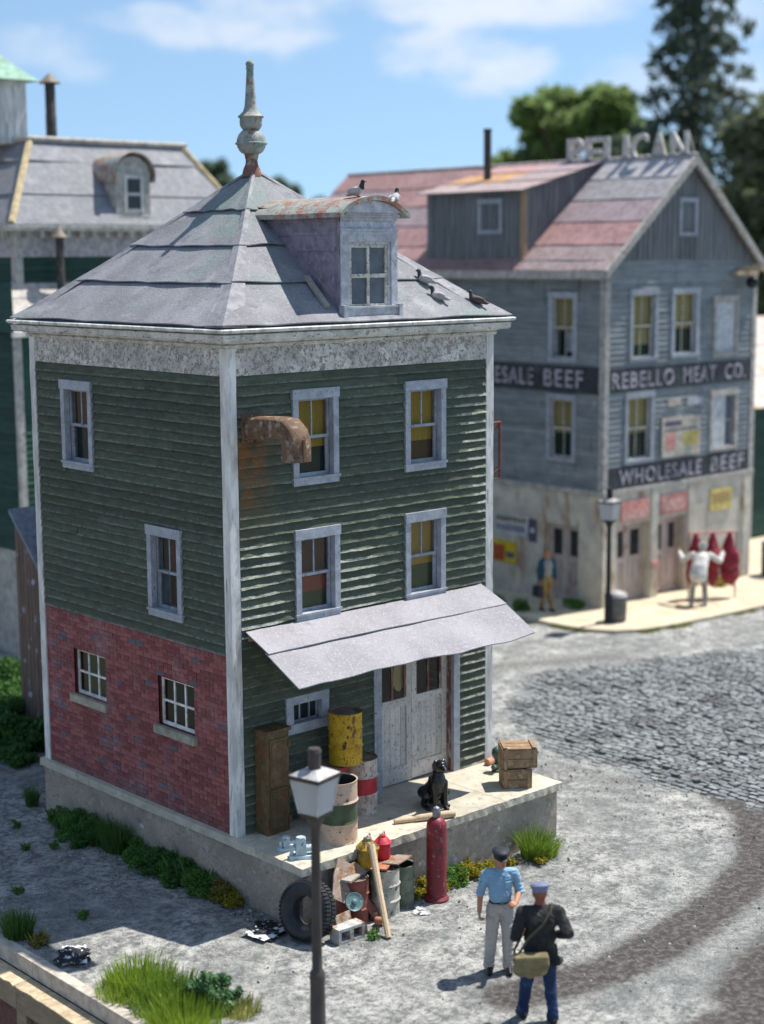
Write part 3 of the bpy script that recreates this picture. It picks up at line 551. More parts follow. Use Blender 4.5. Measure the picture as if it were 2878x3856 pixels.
# cobbled street: separate stones, laid in rows that run along the street
def cobbles():
    st = bpy.data.objects.new('cobbled_street', None); C.objects.link(st); tag(st, 'worn grey cobblestone street between the yard and the meat warehouse', 'street', kind='structure')
    m, nb, b = new_mat('cobble_stone'); P = nb.pos(); h = nb.math('FRACT', nb.math('ADD', nb.oi(), nb.island()))
    c = nb.mix((.12, .13, .135), (.27, .285, .285), h); c = nb.mix(c, (.36, .37, .36), nb.step(nb.noise(P, 7, 6, .72), .54, .72)); c = nb.mix(c, (.075, .072, .072), nb.math('MULTIPLY', nb.step(nb.noise(P, .9, 5, .6), .50, .70), .8)); c = nb.mix(c, (.05, .05, .052), nb.step(nb.noise(P, 24, 4, .6), .62, .72))
    nb.put(b.inputs['Base Color'], c); b.inputs['Roughness'].default_value = .85; nb.put(b.inputs['Normal'], nb.bump(nb.noise(P, 22, 5, .7), .8, .03))
    rr = random.Random(11); var = []
    for k in range(5):
        mb = MB(); j = lambda a: a*(1+rr.uniform(-.12, .12)); vs = []
        for z, s in ((-.5, 1.0), (.34, 1.0), (.5, .87)):
            for x, y in ((-.5, -.34), (-.36, -.5), (.36, -.5), (.5, -.34), (.5, .34), (.36, .5), (-.36, .5), (-.5, .34)): vs.append((j(x*s), j(y*s), z+(rr.uniform(-.08, .08) if z > .4 else 0)))
        fs = [tuple(range(16, 24))]+[(r*8+i, r*8+(i+1) % 8, (r+1)*8+(i+1) % 8, (r+1)*8+i) for r in range(2) for i in range(8)]
        mb.add(vs, fs); var.append(mb)
    st_list = []; x = 8.0
    while x < 21:
        w = rr.uniform(.105, .14); y = -8.0+rr.uniform(0, .2)
        while y < 7:
            l = rr.uniform(.14, .24); cx, cy = x+w/2+.03*math.sin(y*1.3+x), y+l/2; st_list.append((cx, cy, w, l)); y += l+.012
        x += w+.014
    A = np.array(st_list); sd = poly_sd(A[:, 0], A[:, 1], COB)+wav(A[:, 0], A[:, 1], 2.2, 3)*.35; keep = np.concatenate([A, sd[:, None]], 1)[sd > .0]
    # what the frame can see
    d = keep[:, :2]-np.array([CAM.x, CAM.y]); dep = d @ np.array([math.sin(YAW), math.cos(YAW)]); lat = d @ np.array([math.cos(YAW), -math.sin(YAW)])
    vis = (lat/dep < .27); keep = keep[vis]; dep = dep[vis]; o = np.argsort(dep)
    rest = MB(); meshes = []
    for k, v in enumerate(var):
        me = bpy.data.meshes.new('cobble'); me.from_pydata(v.v, [], v.f); me.materials.append(m); me.polygons.foreach_set('use_smooth', [True]*len(v.f)); me.set_sharp_from_angle(angle=R(50)); meshes.append(me)
    for n, i in enumerate(o):
        cx, cy, w, l, edge_d = keep[i]; z = -.040*max(0., 1-edge_d/1.1)**1.3+ rr.uniform(-.026, .004)+.010*math.sin(cx*2.1+cy)*math.sin(cy*1.7); w *= rr.uniform(.88, 1.04); l *= rr.uniform(.88, 1.03)
        if rr.random() < .05: continue
        if n < 300: share(meshes[n % 5], 'cobble', st, (cx, cy, z-.03), (rr.uniform(-.06, .06), rr.uniform(-.08, .08), rr.uniform(-.10, .10)), (w, l, .10))
        else:
            v = var[n % 5]; t = rr.uniform(-.14, .14); a, b2 = rr.uniform(-.08, .08), rr.uniform(-.06, .06)
            rest.add([(cx+(p[0]*w-p[1]*l*t), cy+(p[1]*l+p[0]*w*t), z-.03+p[2]*.10+a*p[0]*w+b2*p[1]*l) for p in v.v], v.f)
    oo = build(rest, 'cobble_field', m, st, smooth=50, fix=False); oo['kind'] = 'stuff'
cobbles()

# sandy pavement around the meat warehouse, with kerb
def pavement():
    edge = [(16.95, 24.0), (16.95, 12.0), (16.9, 9.5), (16.86, 8.6), (16.95, 7.7), (17.3, 7.05), (17.95, 6.68), (18.9, 6.5), (20.5, 6.35), (22.5, 6.22), (26, 6.05), (34, 5.8)]
    inner = [(34, 14), (26.2, 24.0)]
    poly = edge+inner; n = len(poly); mb = MB(); mb.add([(x, y, .115) for x, y in poly]+[(x, y, -.1) for x, y in poly], [tuple(range(n))]+[(i, (i+1) % n, n+(i+1) % n, n+i) for i in range(n)])
    o = build(mb, 'pavement', 'sidewalk_sand'); tag(o, 'sandy pavement with rounded corner wrapping the grey meat warehouse', 'pavement', kind='structure')
    kb = MB(); off = []
    for i, (x, y) in enumerate(edge):
        a = Vector(edge[max(i-1, 0)]); b = Vector(edge[min(i+1, len(edge)-1)]); t = (b-a).normalized(); off.append((x+t.y*.16, y-t.x*.16))
    k = len(edge); sgn = 1
    for i in range(k-1):
        q = [edge[i], edge[i+1]]; p = [off[i], off[i+1]]
        kb.add([(q[0][0], q[0][1], .119), (q[1][0], q[1][1], .119), (p[1][0], p[1][1], .10), (p[0][0], p[0][1], .10), (p[1][0], p[1][1], -.1), (p[0][0], p[0][1], -.1)], [(0, 1, 2, 3), (3, 2, 4, 5)])
    build(kb, 'kerb', 'sidewalk_sand', o)
    g = MB(); rr = random.Random(5)
    for i in range(3, k-1):
        for _ in range(260):
            t = rr.random(); px = off[i][0]+(off[i+1][0]-off[i][0])*t; py = off[i][1]+(off[i+1][1]-off[i][1])*t
            if math.sin(px*2.1)+math.sin(px*5.3+1) < .1: continue
            h = rr.uniform(.03, .10); a = rr.uniform(0, 6.28); dx, dy = .03*math.cos(a), .03*math.sin(a); px += rr.gauss(0, .06); py += rr.gauss(-.03, .05)
            g.add([(px-dx, py-dy, -.01), (px+dx, py+dy, -.01), (px+rr.gauss(0, .03), py+rr.gauss(0, .03), h)], [(0, 1, 2)])
    tag(build(g, 'kerb_grass', 'grass_dry', fix=False), 'patchy yellow-green grass growing along the sandy pavement kerb', 'grass', kind='stuff')
    r = MB(); cx, cy = 21.0, 7.2
    r.lathe([(.62, .119), (.60, .135), (.50, .135), (.48, .119)], 28, (cx, cy, 0), cap=False)
    tag(build(r, 'hose_ring', 'pale_wood', loc=(cx, cy, 0), world=True, smooth=40), 'tan ring lying on the sandy pavement around the butcher\'s feet', 'hoop')
pavement()

# ================================================================== WALL TOOLS
def spans(u0, u1, za, zb, holes):
    iv = [(u0, u1)]
    for a, b, c, d in holes:
        if d <= za or c >= zb: continue
        nv = []
        for s, e in iv:
            if b <= s or a >= e: nv.append((s, e)); continue
            if a > s: nv.append((s, a))
            if b < e: nv.append((b, e))
        iv = nv
    return [(s, e) for s, e in iv if e-s > .02]
def holed(mb, f, u0, u1, z0, z1, holes, n):
    us = sorted({u0, u1, *[min(max(q, u0), u1) for h in holes for q in h[:2]]}); zs = sorted({z0, z1, *[min(max(q, z0), z1) for h in holes for q in h[2:]]})
    for a, b in zip(us[:-1], us[1:]):
        for c, d in zip(zs[:-1], zs[1:]):
            um, zm = (a+b)/2, (c+d)/2
            if any(h[0] < um < h[1] and h[2] < zm < h[3] for h in holes): continue
            mb.add([f(a, n, c), f(b, n, c), f(b, n, d), f(a, n, d)], [(0, 1, 2, 3)])
def siding(parent, f, u0, u1, z0, z1, rows, holes, mat, seed=1, seg=.16, rough=1.0, thick=.034, breaks=.25, rag=0.0):
    rr = random.Random(seed); ex = (z1-z0)/rows
    shrunk = [(a+.05, b-.05, c+.06, d-.06) for a, b, c, d in holes]
    for r in range(rows):
        za = z0+r*ex; zb = za+ex
        for s, e in spans(u0, u1, za, zb, shrunk):
            cuts = [s, e]
            if e-s > 1.6 and rr.random() < breaks: cuts.insert(1, s+(e-s)*rr.uniform(.3, .7))
            for s1, e1 in zip(cuts[:-1], cuts[1:]):
                n = max(1, int((e1-s1)/seg)); vs = []; dz = rr.uniform(-.004, .004)*rough; ph = rr.uniform(0, 6)
                lift = rr.uniform(s1, e1) if rr.random() < .09*rough and e1-s1 > .8 else None
                for i in range(n+1):
                    u = s1+(e1-s1)*i/n+(.002 if i == 0 else -.002 if i == n else 0)
                    w = rr.uniform(-.0035, .0035)*rough+.003*math.sin(u*3+ph)*rough; o = rr.uniform(-.004, .005)*rough; lz = 0
                    if lift is not None:
                        q = math.exp(-((u-lift)/.16)**2); o += .022*q; lz = .030*q
                    if rag: lz += rr.uniform(0, rag)
                    zl = za+dz+w+lz
                    vs += [f(u, -.004, zb+.012), f(u, thick-.006+o, zl), f(u, -.012, zl+.001)]
                fs = []
                for i in range(n):
                    a = 3*i; fs += [(a, a+1, a+4, a+3), (a+1, a+2, a+5, a+4)]
                fs += [(0, 2, 1), (3*n, 3*n+1, 3*n+2)]
                mb = MB(); mb.add(vs, fs); build(mb, 'board', mat, parent, world=True, fix=False)
def window(house, f, u0, u1, z0, z1, frame='frame_blue', sash='sash_grey', cas=.105, head=.15, sill=.12, shades=(), upper=2, lower=1, proud=.055, muntins=True, depth=.30, glass='glass', boarded=None):
    """a double-hung window: casing with head and sill; sashes, panes and blinds hang inside"""
    mb = MB(); h = .018
    mb.mbox(f, u0, u0+cas, -.06, proud, z0+sill, z1-head); mb.mbox(f, u1-cas, u1, -.06, proud, z0+sill, z1-head)
    mb.mbox(f, u0-.012, u1+.012, -.06, proud+.014, z1-head, z1); mb.mbox(f, u0-.02, u1+.02, -.06, proud+.02, z0+sill-.035, z0+sill); mb.mbox(f, u0, u1, -.06, proud, z0, z0+sill-.035)
    a, b, c, d = u0+cas, u1-cas, z0+sill, z1-head; n0 = -.055
    # reveal
    mb.mbox(f, a-.01, a, -depth, -.05, c, d); mb.mbox(f, b, b+.01, -depth, -.05, c, d); mb.mbox(f, a, b, -depth, -.05, d, d+.01); mb.mbox(f, a, b, -depth, -.05, c-.01, c)
    w = build(mb, 'window', frame, house, world=True)
    if boarded:
        bb = MB(); bb.mbox(f, a, b, -.04, -.005, c, d); build(bb, 'boarding', boarded, w, world=True); return w
    mid = (c+d)/2; t = .038
    for nm, lo, hi, off, k in (('upper_sash', mid-.02, d, -.055, upper), ('lower_sash', c, mid+.025, -.092, lower)):
        s = MB(); s.mbox(f, a, a+t, off-.03, off, lo, hi); s.mbox(f, b-t, b, off-.03, off, lo, hi); s.mbox(f, a+t, b-t, off-.03, off, lo, lo+t*1.15); s.mbox(f, a+t, b-t, off-.03, off, hi-t, hi)
        gs = [a+t+(b-a-2*t)*q/k for q in range(k+1)]
        for q in gs[1:-1]: s.mbox(f, q-.012, q+.012, off-.025, off-.003, lo+t*1.15, hi-t)
        build(s, nm, sash, w, world=True)
        for q in range(k):
            g = MB(); g.add([f(gs[q], off-.016, lo+t), f(gs[q+1], off-.016, lo+t), f(gs[q+1], off-.016, hi-t), f(gs[q], off-.016, hi-t)], [(0, 1, 2, 3)]); build(g, 'pane', glass, w, world=True, fix=False)
    H = d-c
    for k, (zlo, zhi, ua, ub, mt) in enumerate(shades):
        s = MB(); nn = -.150-.012*k; s.mbox(f, a+(b-a)*ua, a+(b-a)*ub, nn-.006, nn, c+H*zlo, c+H*zhi); build(s, 'blind', mt, w, world=True)
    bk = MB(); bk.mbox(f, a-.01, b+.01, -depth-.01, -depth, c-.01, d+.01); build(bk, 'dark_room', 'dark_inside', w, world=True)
    return w

# ================================================================== GREEN HOUSE
W, D, ZD, ZF, ZT = 5.39, 5.32, .95, 7.755, 8.15
fF = lambda u, n, z: (u, -n, z)
fL = lambda u, n, z: (-n, u, z)
fRt = lambda u, n, z: (W+n, u, z)
fB = lambda u, n, z: (u, D+n, z)
house = thing('clapboard_house', 'tall square green clapboard house with pyramid roof, finial and brick side', 'house', (W/2, D/2, ZD))
winF = [(1.15, 2.035, 6.07, 7.50), (3.42, 4.305, 6.07, 7.495), (1.165, 2.035, 4.01, 5.41), (3.415, 4.295, 3.985, 5.41)]
small = (.94, 1.78, 2.31, 2.885); door = (2.72, 4.63, ZD, 3.60)
winL = [(3.50, 4.395, 6.07, 7.50), (1.18, 2.06, 4.0, 5.41)]
bwin = [(3.405, 4.35, 2.29, 3.055), (.985, 1.93, 2.275, 3.045)]
BT = 3.68
# wall sheets behind the boards
mb = MB(); holed(mb, fF, .05, W-.05, ZD+.0, ZT, [(a+.06, b-.06, c+.06, d-.06) for a, b, c, d in winF+[small]]+[(door[0]+.1, door[1]-.1, ZD, door[3]-.1)], -.014)
fw = build(mb, 'front_wall', 'green_side', house, world=True)
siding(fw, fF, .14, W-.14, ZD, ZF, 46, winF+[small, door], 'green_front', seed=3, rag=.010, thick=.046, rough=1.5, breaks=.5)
mb = MB(); holed(mb, fL, .05, D-.05, BT-.05, ZT, [(a+.06, b-.06, c+.06, d-.06) for a, b, c, d in winL], -.014)
sw = build(mb, 'side_wall', 'green_side', house, world=True)
siding(sw, fL, .14, D-.14, BT, ZF, 28, winL, 'green_side', seed=5, thick=.046, rough=1.6, breaks=.5, rag=.004)
mb = MB(); mb.add([fRt(.05, -.01, ZD), fRt(D-.05, -.01, ZD), fRt(D-.05, -.01, ZT), fRt(.05, -.01, ZT)], [(0, 1, 2, 3)]); mb.add([fB(.05, -.01, ZD), fB(W-.05, -.01, ZD), fB(W-.05, -.01, ZT), fB(.05, -.01, ZT)], [(0, 1, 2, 3)])
for f_, L_ in ((fRt, D), (fB, W)):
    for r in range(46):
        z = ZD+r*.14793; mb.add([f_(.14, .0, z+.15), f_(L_-.14, .0, z+.15), f_(L_-.14, .028, z), f_(.14, .028, z), f_(L_-.14, -.005, z), f_(.14, -.005, z)], [(0, 1, 2, 3), (3, 2, 4, 5)])
o = build(mb, 'rear_siding', 'green_side', house, world=True, fix=False); o['kind'] = 'stuff'
# brick storey
def bricks():
    mb = MB(); holed(mb, fL, .05, D-.05, ZD, BT-.01, bwin, -.006)
    bw = build(mb, 'brick_wall', 'mortar', house, world=True)
    rr = random.Random(2); var = []
    for k in range(3):
        b = MB(); j = lambda: rr.uniform(-.03, .03)
        b.add([(-.5, -.5+j(), -.5+j()), (.5, -.5+j(), -.5+j()), (.5, -.5, .5+j()), (-.5, -.5, .5+j()), (-.5, .5, -.5), (.5, .5, -.5), (.5, .5, .5), (-.5, .5, .5)], [(0, 1, 2, 3), (0, 4, 5, 1), (1, 5, 6, 2), (2, 6, 7, 3), (3, 7, 4, 0)]); var.append(b)
    ch, bl = .0752, .214; rows = int((BT-ZD)/ch); items = []
    for r in range(rows):
        z = ZD+.004+r*ch; u = .06-(bl/2 if r % 2 else 0)
        header = r % 6 == 5; L = bl/2 if header else bl
        while u < D-.06:
            for s, e in spans(max(u, .06), min(u+L-.011, D-.06), z+.01, z+ch-.02, bwin): items.append(((s+e)/2, z+(ch-.011)/2, e-s, ch-.011))
            u += L
    items.sort(key=lambda t: t[0]); meshes = []
    for b in var:
        me = bpy.data.meshes.new('brick'); me.from_pydata(b.v, [], b.f); me.materials.append(MATS['brick_red']); meshes.append(me)
    org = ORG[house.name]; rest = MB()
    for n, (u, z, l, h) in enumerate(items):
        out = .006+rr.uniform(-.0025, .004)
        if n < 300: share(meshes[n % 3], 'brick', bw, Vector((-out+.016, u, z))-org, (0, 0, -math.pi/2), (l, .032, h))
        else: rest.add([fL(u+p[0]*l, out-.016-p[1]*.032, z+p[2]*h) for p in var[n % 3].v], var[0].f)
    o = build(rest, 'bricks', 'brick_red', bw, world=True, fix=False); o['kind'] = 'stuff'
    for (a, b, c, d), sh in zip(bwin, (('shade_olive', .6), ('shade_dark', .5))):
        m = MB(); m.mbox(fL, a-.012, a+.0, -.20, -.0, c, d); m.mbox(fL, b, b+.012, -.20, -.0, c, d); m.mbox(fL, a, b, -.20, -.0, d, d+.012); m.mbox(fL, a, b, -.2, 0, c-.012, c)
        w = build(m, 'window', 'red_reveal', house, world=True); w['label'] = 'small six pane window in the brick'
        t = .045; off = -.065; s = MB(); s.mbox(fL, a, a+t, off-.03, off, c, d); s.mbox(fL, b-t, b, off-.03, off, c, d); s.mbox(fL, a+t, b-t, off-.03, off, c, c+t*1.2); s.mbox(fL, a+t, b-t, off-.03, off, d-t, d)
        us = [a+t+(b-a-2*t)*k/3 for k in range(4)]; zs = [c+t, (c+d)/2, d-t]
        for q in us[1:-1]: s.mbox(fL, q-.017, q+.017, off-.026, off-.003, c+t*1.2, d-t)
        s.mbox(fL, a+t, b-t, off-.024, off-.001, zs[1]-.017, zs[1]+.017); build(s, 'sash', 'sash_bright', w, world=True)
        for i in range(3):
            for j in range(2):
                g = MB(); g.add([fL(us[i], off-.016, zs[j]), fL(us[i+1], off-.016, zs[j]), fL(us[i+1], off-.016, zs[j+1]), fL(us[i], off-.016, zs[j+1])], [(0, 1, 2, 3)]); build(g, 'pane', 'glass', w, world=True, fix=False)
        g = MB(); g.mbox(fL, a, b, -.21, -.19, c, c+(d-c)*.98); build(g, 'blind', sh[0], w, world=True)
        sl = MB(); sl.mbox(fL, a-.06, b+.06, -.18, .075, c-.13, c-.004); build(sl, 'sill', 'stone_sill', w, world=True)
bricks()
Y_, B_, R_, O_, N_ = 'shade_yellow', 'shade_brown', 'shade_red', 'shade_olive', 'shade_dark'
looks = [((.36, 1, 0, 1, Y_), (0, .36, 0, 1, N_)), ((.29, 1, 0, 1, Y_), (0, .29, 0, 1, B_)), ((.52, 1, 0, 1, B_), (.24, .52, 0, 1, R_), (0, .24, 0, 1, O_)), ((.36, 1, 0, 1, Y_), (0, .36, 0, 1, O_))]
for (a, b, c, d), lk in zip(winF, looks): window(house, fF, a, b, c, d, shades=lk)
window(house, fL, *winL[0], shades=((.44, 1, 0, .45, 'shade_orange'), (.5, 1, .45, 1, B_), (0, .5, 0, 1, N_)))
window(house, fL, *winL[1], shades=((.5, 1, 0, .6, 'shade_maroon'), (.0, .45, 0, .5, O_), (.5, 1, .55, 1, N_)))
# small window under the awning: heavy frame, tilted sash
a, b, c, d = small; mb = MB(); t = .14
mb.mbox(fF, a, a+t, -.05, .05, c+t, d-t*.9); mb.mbox(fF, b-t, b, -.05, .05, c+t, d-t*.9); mb.mbox(fF, a, b, -.05, .055, c, c+t); mb.mbox(fF, a, b, -.05, .055, d-t*.9, d); mb.mbox(fF, a, b+.03, -.05, .075, c+t-.01, c+t+.012)
w = build(mb, 'window', 'frame_blue', house, world=True); w['label'] = 'small low window with a thick grey frame'
mb = MB(); mb.mbox(fF, a+t, a+t+.03, -.10, -.06, c+t, d-t*.9); mb.mbox(fF, b-t-.03, b-t, -.10, -.06, c+t, d-t*.9); mb.mbox(fF, a+t, b-t, -.10, -.06, c+t, c+t+.03)
for q in (.36, .7): u = a+t+(b-a-2*t)*q; mb.mbox(fF, u-.011, u+.011, -.09, -.06, c+t, d-t)
build(mb, 'sash', 'sash_grey', w, world=True)
mb = MB(); mb.mbox(fF, a+t, b-t, -.09, -.085, c+t, d-t*.9); build(mb, 'pane', 'glass_dark', w, world=True)
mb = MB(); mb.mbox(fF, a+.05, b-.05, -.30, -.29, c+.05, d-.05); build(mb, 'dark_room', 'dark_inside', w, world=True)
# corner posts, frieze
for nm, (cx, cy) in (('a', (0, 0)), ('b', (W, 0)), ('c', (0, D)), ('d', (W, D))):
    mb = MB(); sx = 1 if cx == 0 else -1; sy = 1 if cy == 0 else -1; rr = random.Random(ord(nm)); q = .135
    ring = lambda z: [(cx-sx*(.030+rr.uniform(-.004, .004)), cy-sy*(.030+rr.uniform(-.004, .004)), z), (cx+sx*(q+rr.uniform(-.004, .004)), cy-sy*.030, z), (cx+sx*q, cy+sy*.0, z), (cx+sx*.0, cy+sy*.0, z), (cx, cy+sy*q, z), (cx-sx*.030, cy+sy*(q+rr.uniform(-.004, .004)), z)]
    N = 22; vs = []
    for i in range(N+1): vs += ring(ZD+(ZT-.003-ZD)*i/N)
    fs = [(6*i+k, 6*i+(k+1) % 6, 6*i+6+(k+1) % 6, 6*i+6+k) for i in range(N) for k in range(6)]; fs += [tuple(range(6))[::-1], tuple(6*N+k for k in range(6))]
    mb.add(vs, fs); build(mb, 'corner_post', 'trim_white', house, world=True)
for f_, L_ in ((fF, W), (fL, D), (fRt, D), (fB, W)):
    mb = MB(); mb.mbox(f_, .138, L_-.138, -.02, .024, ZF, ZT-.002); build(mb, 'frieze_board', 'frieze_white', house, world=True)
# door with side casings
dr = MB(); dr.mbox(fF, 2.72, 2.88, -.16, .045, ZD+.002, 3.60); dr.mbox(fF, 4.49, 4.63, -.02, .045, ZD+.002, 3.60); dr.mbox(fF, 2.88, 4.49, -.16, .045, 3.45, 3.60)
casing = build(dr, 'door_casing', 'frame_blue', house, world=True)
mb = MB(); mb.mbox(fF, 4.49, 4.62, -.17, -.021, ZD+.002, 3.6); build(mb, 'jamb', 'door_reveal', casing, world=True)
for k, (a, b, z0) in enumerate(((2.885, 3.685, ZD+.02), (3.692, 4.488, ZD+.03))):
    n0, n1 = -.17, -.13; fr = MB(); g0, g1 = 2.37, 3.36
    fr.mbox(fF, a, a+.11, n0, n1, z0, 3.45); fr.mbox(fF, b-.11, b, n0, n1, z0, 3.45); fr.mbox(fF, a+.11, b-.11, n0, n1, z0, z0+.27); fr.mbox(fF, a+.11, b-.11, n0, n1, g0-.13, g0); fr.mbox(fF, a+.11, b-.11, n0, n1, g1, 3.45)
    dl = build(fr, 'door', 'door_white', house, world=True); dl['label'] = 'peeling white plank door leaf with glass above'
    for i in range(5):
        w_ = (b-a-.22)/5; p = MB(); p.mbox(fF, a+.11+i*w_+.003, a+.11+(i+1)*w_-.004, n0+.004, n1-.016-.002*(i % 2), z0+.27, g0-.13); build(p, 'plank', 'door_white', dl, world=True)
    m = MB(); u = (a+b)/2; m.mbox(fF, u-.03, u+.01, n0+.01, n1-.008, g0, g1); m.mbox(fF, b-.155, b-.112, n0+.01, n1-.005, g0, g1); build(m, 'glazing_bar', 'door_reveal', dl, world=True)
    for q0, q1 in ((a+.11, u-.03), (u+.01, b-.155)):
        g = MB(); g.add([fF(q0, -.15, g0), fF(q1, -.15, g0), fF(q1, -.15, g1), fF(q0, -.15, g1)], [(0, 1, 2, 3)]); build(g, 'pane', 'glass', dl, world=True, fix=False)
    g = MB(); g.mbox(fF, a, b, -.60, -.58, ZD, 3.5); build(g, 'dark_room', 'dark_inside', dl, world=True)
    if k == 0:
        g = MB(); g.lathe([(.0, -.004), (.13, -.004), (.13, .004), (.0, .004)], 20, (0, 0, 0), sx=1.0, sy=1.9, cap=False); g.v = [fF(3.47+x, -.20+z, 2.72+y) for x, y, z in g.v]; build(g, 'notice', 'shade_tan', dl, world=True)
    else:
        g = MB(); g.tube([fF(3.72, -.30, 3.20), fF(4.45, -.26, 2.96)], .035, 8); build(g, 'rolled_blind', 'pale_wood', dl, world=True)
        g = MB(); g.add([fF(3.72, -.31, 3.2), fF(4.45, -.27, 2.96), fF(4.45, -.27, 3.5), fF(3.72, -.31, 3.5)], [(0, 1, 2, 3)]); build(g, 'door_curtain', 'sign_cream', dl, world=True, fix=False)
# cornice and gutter
def ringsweep(prof, x0, x1, y0, y1, closed=True):
    mb = MB(); vs = []; k = len(prof)
    for o, z in prof: vs += [(x0-o, y0-o, z), (x1+o, y0-o, z), (x1+o, y1+o, z), (x0-o, y1+o, z)]
    fs = [(4*i+j, 4*i+(j+1) % 4, 4*((i+1) % k)+(j+1) % 4, 4*((i+1) % k)+j) for i in range(k if closed else k-1) for j in range(4)]
    mb.add(vs, fs); return mb
cor = build(ringsweep([(0, 8.15), (.050, 8.15), (.066, 8.165), (.066, 8.195), (.045, 8.212), (.085, 8.218), (.105, 8.238), (.198, 8.242), (.205, 8.255), (.225, 8.262), (.235, 8.345), (.19, 8.36), (0, 8.36)], 0, W, 0, D), 'cornice', 'cornice_white', house, world=True)
build(ringsweep([(.19, 8.366), (.255, 8.372), (.285, 8.390), (.29, 8.418), (.268, 8.432), (.19, 8.43)], 0, W, 0, D), 'gutter', 'trim_white', cor, world=True)
# pyramid roof of felt sheets
AX, AY, AZ, EZ, OV = 2.66, 2.70, 10.80, 8.42, .245
EC = [(-OV, -OV), (W+OV, -OV), (W+OV, D+OV), (-OV, D+OV)]
def prof(t): return EZ+(AZ-EZ)*t-.085*math.sin(math.pi*min(1, t*1.0))*(1-t)
def roof_pt(i, s, t, lift=0.0):
    a, b = EC[i], EC[(i+1) % 4]; ex, ey = a[0]+(b[0]-a[0])*s, a[1]+(b[1]-a[1])*s
    return (ex+(AX-ex)*t, ey+(AY-ey)*t, prof(t)+lift)
mb = MB()
for i in range(4): mb.grid(lambda s, t, i=i: roof_pt(i, s, t, -.03), 2, 12)
roof = build(mb, 'roof', 'roof_felt', house, world=True)
cuts = [0, .265, .495, .715, .985]
for i in range(4):
    for k in range(4):
        rr = random.Random(i*10+k); t0, t1 = cuts[k], cuts[k+1]+(.02 if k < 3 else 0); ph = rr.uniform(0, 6)
        def P(s, v, i=i, t0=t0, t1=t1, ph=ph, k=k):
            wv = .010*math.sin(s*7+ph)+.006*math.sin(s*17+ph*2); t = t0+(t1-t0)*v
            if v == 0 and k > 0: t += wv*.35
            return roof_pt(i, s, t, (1-v)*(.046+abs(wv)*1.6)+.004)
        mb = MB(); mb.sheet(P, 30, 4, (0, 0, -.016)); build(mb, 'roofing_sheet', 'roof_felt', roof, world=True)
for i in range(4):
    def P(s, t, i=i):
        t2 = .002+t*.983; wd = (.30*(1-t2)**2+.13); q = (s-.5)*2; c = EC[i]; x, y = c[0]+(AX-c[0])*t2, c[1]+(AY-c[1])*t2
        sx = 1 if c[0] < AX else -1; sy = 1 if c[1] < AY else -1
        if q < 0: y2 = y+sy*wd*(-q)*(1-t2*.6); return (x, y2, prof(t2)+.048-abs(q)*.012+.006*math.sin(t*19+i))
        x2 = x+sx*wd*q*(1-t2*.6); return (x2, y, prof(t2)+.048-abs(q)*.012+.006*math.sin(t*19+i))
    mb = MB(); mb.sheet(P, 4, 26, (0, 0, -.012)); build(mb, 'hip_cap', 'hip_metal', roof, world=True)
# finial
fin = MB(); fin.lathe([(.10, .255), (.155, .275), (.195, .31), (.228, .37), (.235, .405), (.262, .415), (.262, .435), (.238, .445), (.232, .50), (.20, .57), (.15, .625), (.125, .64), (.15, .66), (.178, .71), (.184, .77), (.178, .82), (.205, .835), (.212, .85), (.18, .875), (.125, .93), (.10, 1.0), (.085, 1.15), (.068, 1.4), (.056, 1.58), (.066, 1.60), (.066, 1.615), (.05, 1.62), (.064, 1.645), (.068, 1.67), (.058, 1.70), (.03, 1.725), (.004, 1.73)], 24, (AX-.02, AY+.02, AZ))
build(fin, 'finial', 'copper_green', house, world=True, smooth=45)
mb = MB(); mb.lathe([(.17, -.10), (.135, .03), (.105, .09), (.096, .16), (.116, .25), (.125, .262)], 24, (AX-.02, AY+.02, AZ), cap=False); build(mb, 'finial_neck', 'neck_rust', house, world=True, smooth=45)
# dormer
dx0, dx1, dy = 2.10, 3.21, -.06; dm = MB()
roofz = lambda y: prof((y+OV)/(AY+OV))
zb = roofz(dy)-.02
body = [(dx0, zb), (dx1, zb), (dx1, 10.03), (dx0, 10.03)]
sashbox = (2.275, 3.055, 8.665, 9.60)
holed(dm, lambda u, n, z: (u, dy-n, z), dx0, dx1, zb, 10.04, [sashbox], 0)
dm.add([(dx1, dy, zb), (dx1, 2.1, roofz(2.1)-.1), (dx1, 2.1, 10.03), (dx1, dy, 10.03)], [(0, 1, 2, 3)])
for u in (sashbox[0], sashbox[1]): dm.add([(u, dy, sashbox[2]), (u, dy+.08, sashbox[2]), (u, dy+.08, sashbox[3]), (u, dy, sashbox[3])], [(0, 1, 2, 3)])
dorm = build(dm, 'dormer', 'dormer_paint', house, world=True)
mb = MB(); mb.add([(dx0, dy, zb), (dx0, 2.1, roofz(2.1)-.1), (dx0, 2.1, 10.03), (dx0, dy, 10.03)], [(0, 1, 2, 3)])
y1 = 1.0
mb.box(dx0-.012, dx0, dy, 1.55, 9.74, 9.80); mb.box(dx0-.02, dx0, dy, 1.75, 9.93, 10.02)
for z0, z1, ya, yb in ((9.50, 9.56, dy+.10, .95), ): mb.box(dx0-.010, dx0, ya, yb, z0, z1)
mb.box(dx0-.010, dx0, dy+.04, dy+.11, 8.75, 9.74); mb.box(dx0-.030, dx0, dy, dy+.03, zb+.1, 10.0)
mb.add([(dx0-.010, dy+.14, roofz(dy+.14)+.12), (dx0-.010, 1.1, roofz(1.1)+.10), (dx0-.010, 1.1, roofz(1.1)+.16), (dx0-.010, dy+.14, roofz(dy+.14)+.20)], [(0, 1, 2, 3)])
build(mb, 'cheek', 'dormer_side', dorm, world=True, fix=False)
mb = MB(); fd = lambda u, n, z: (u, dy-n, z)
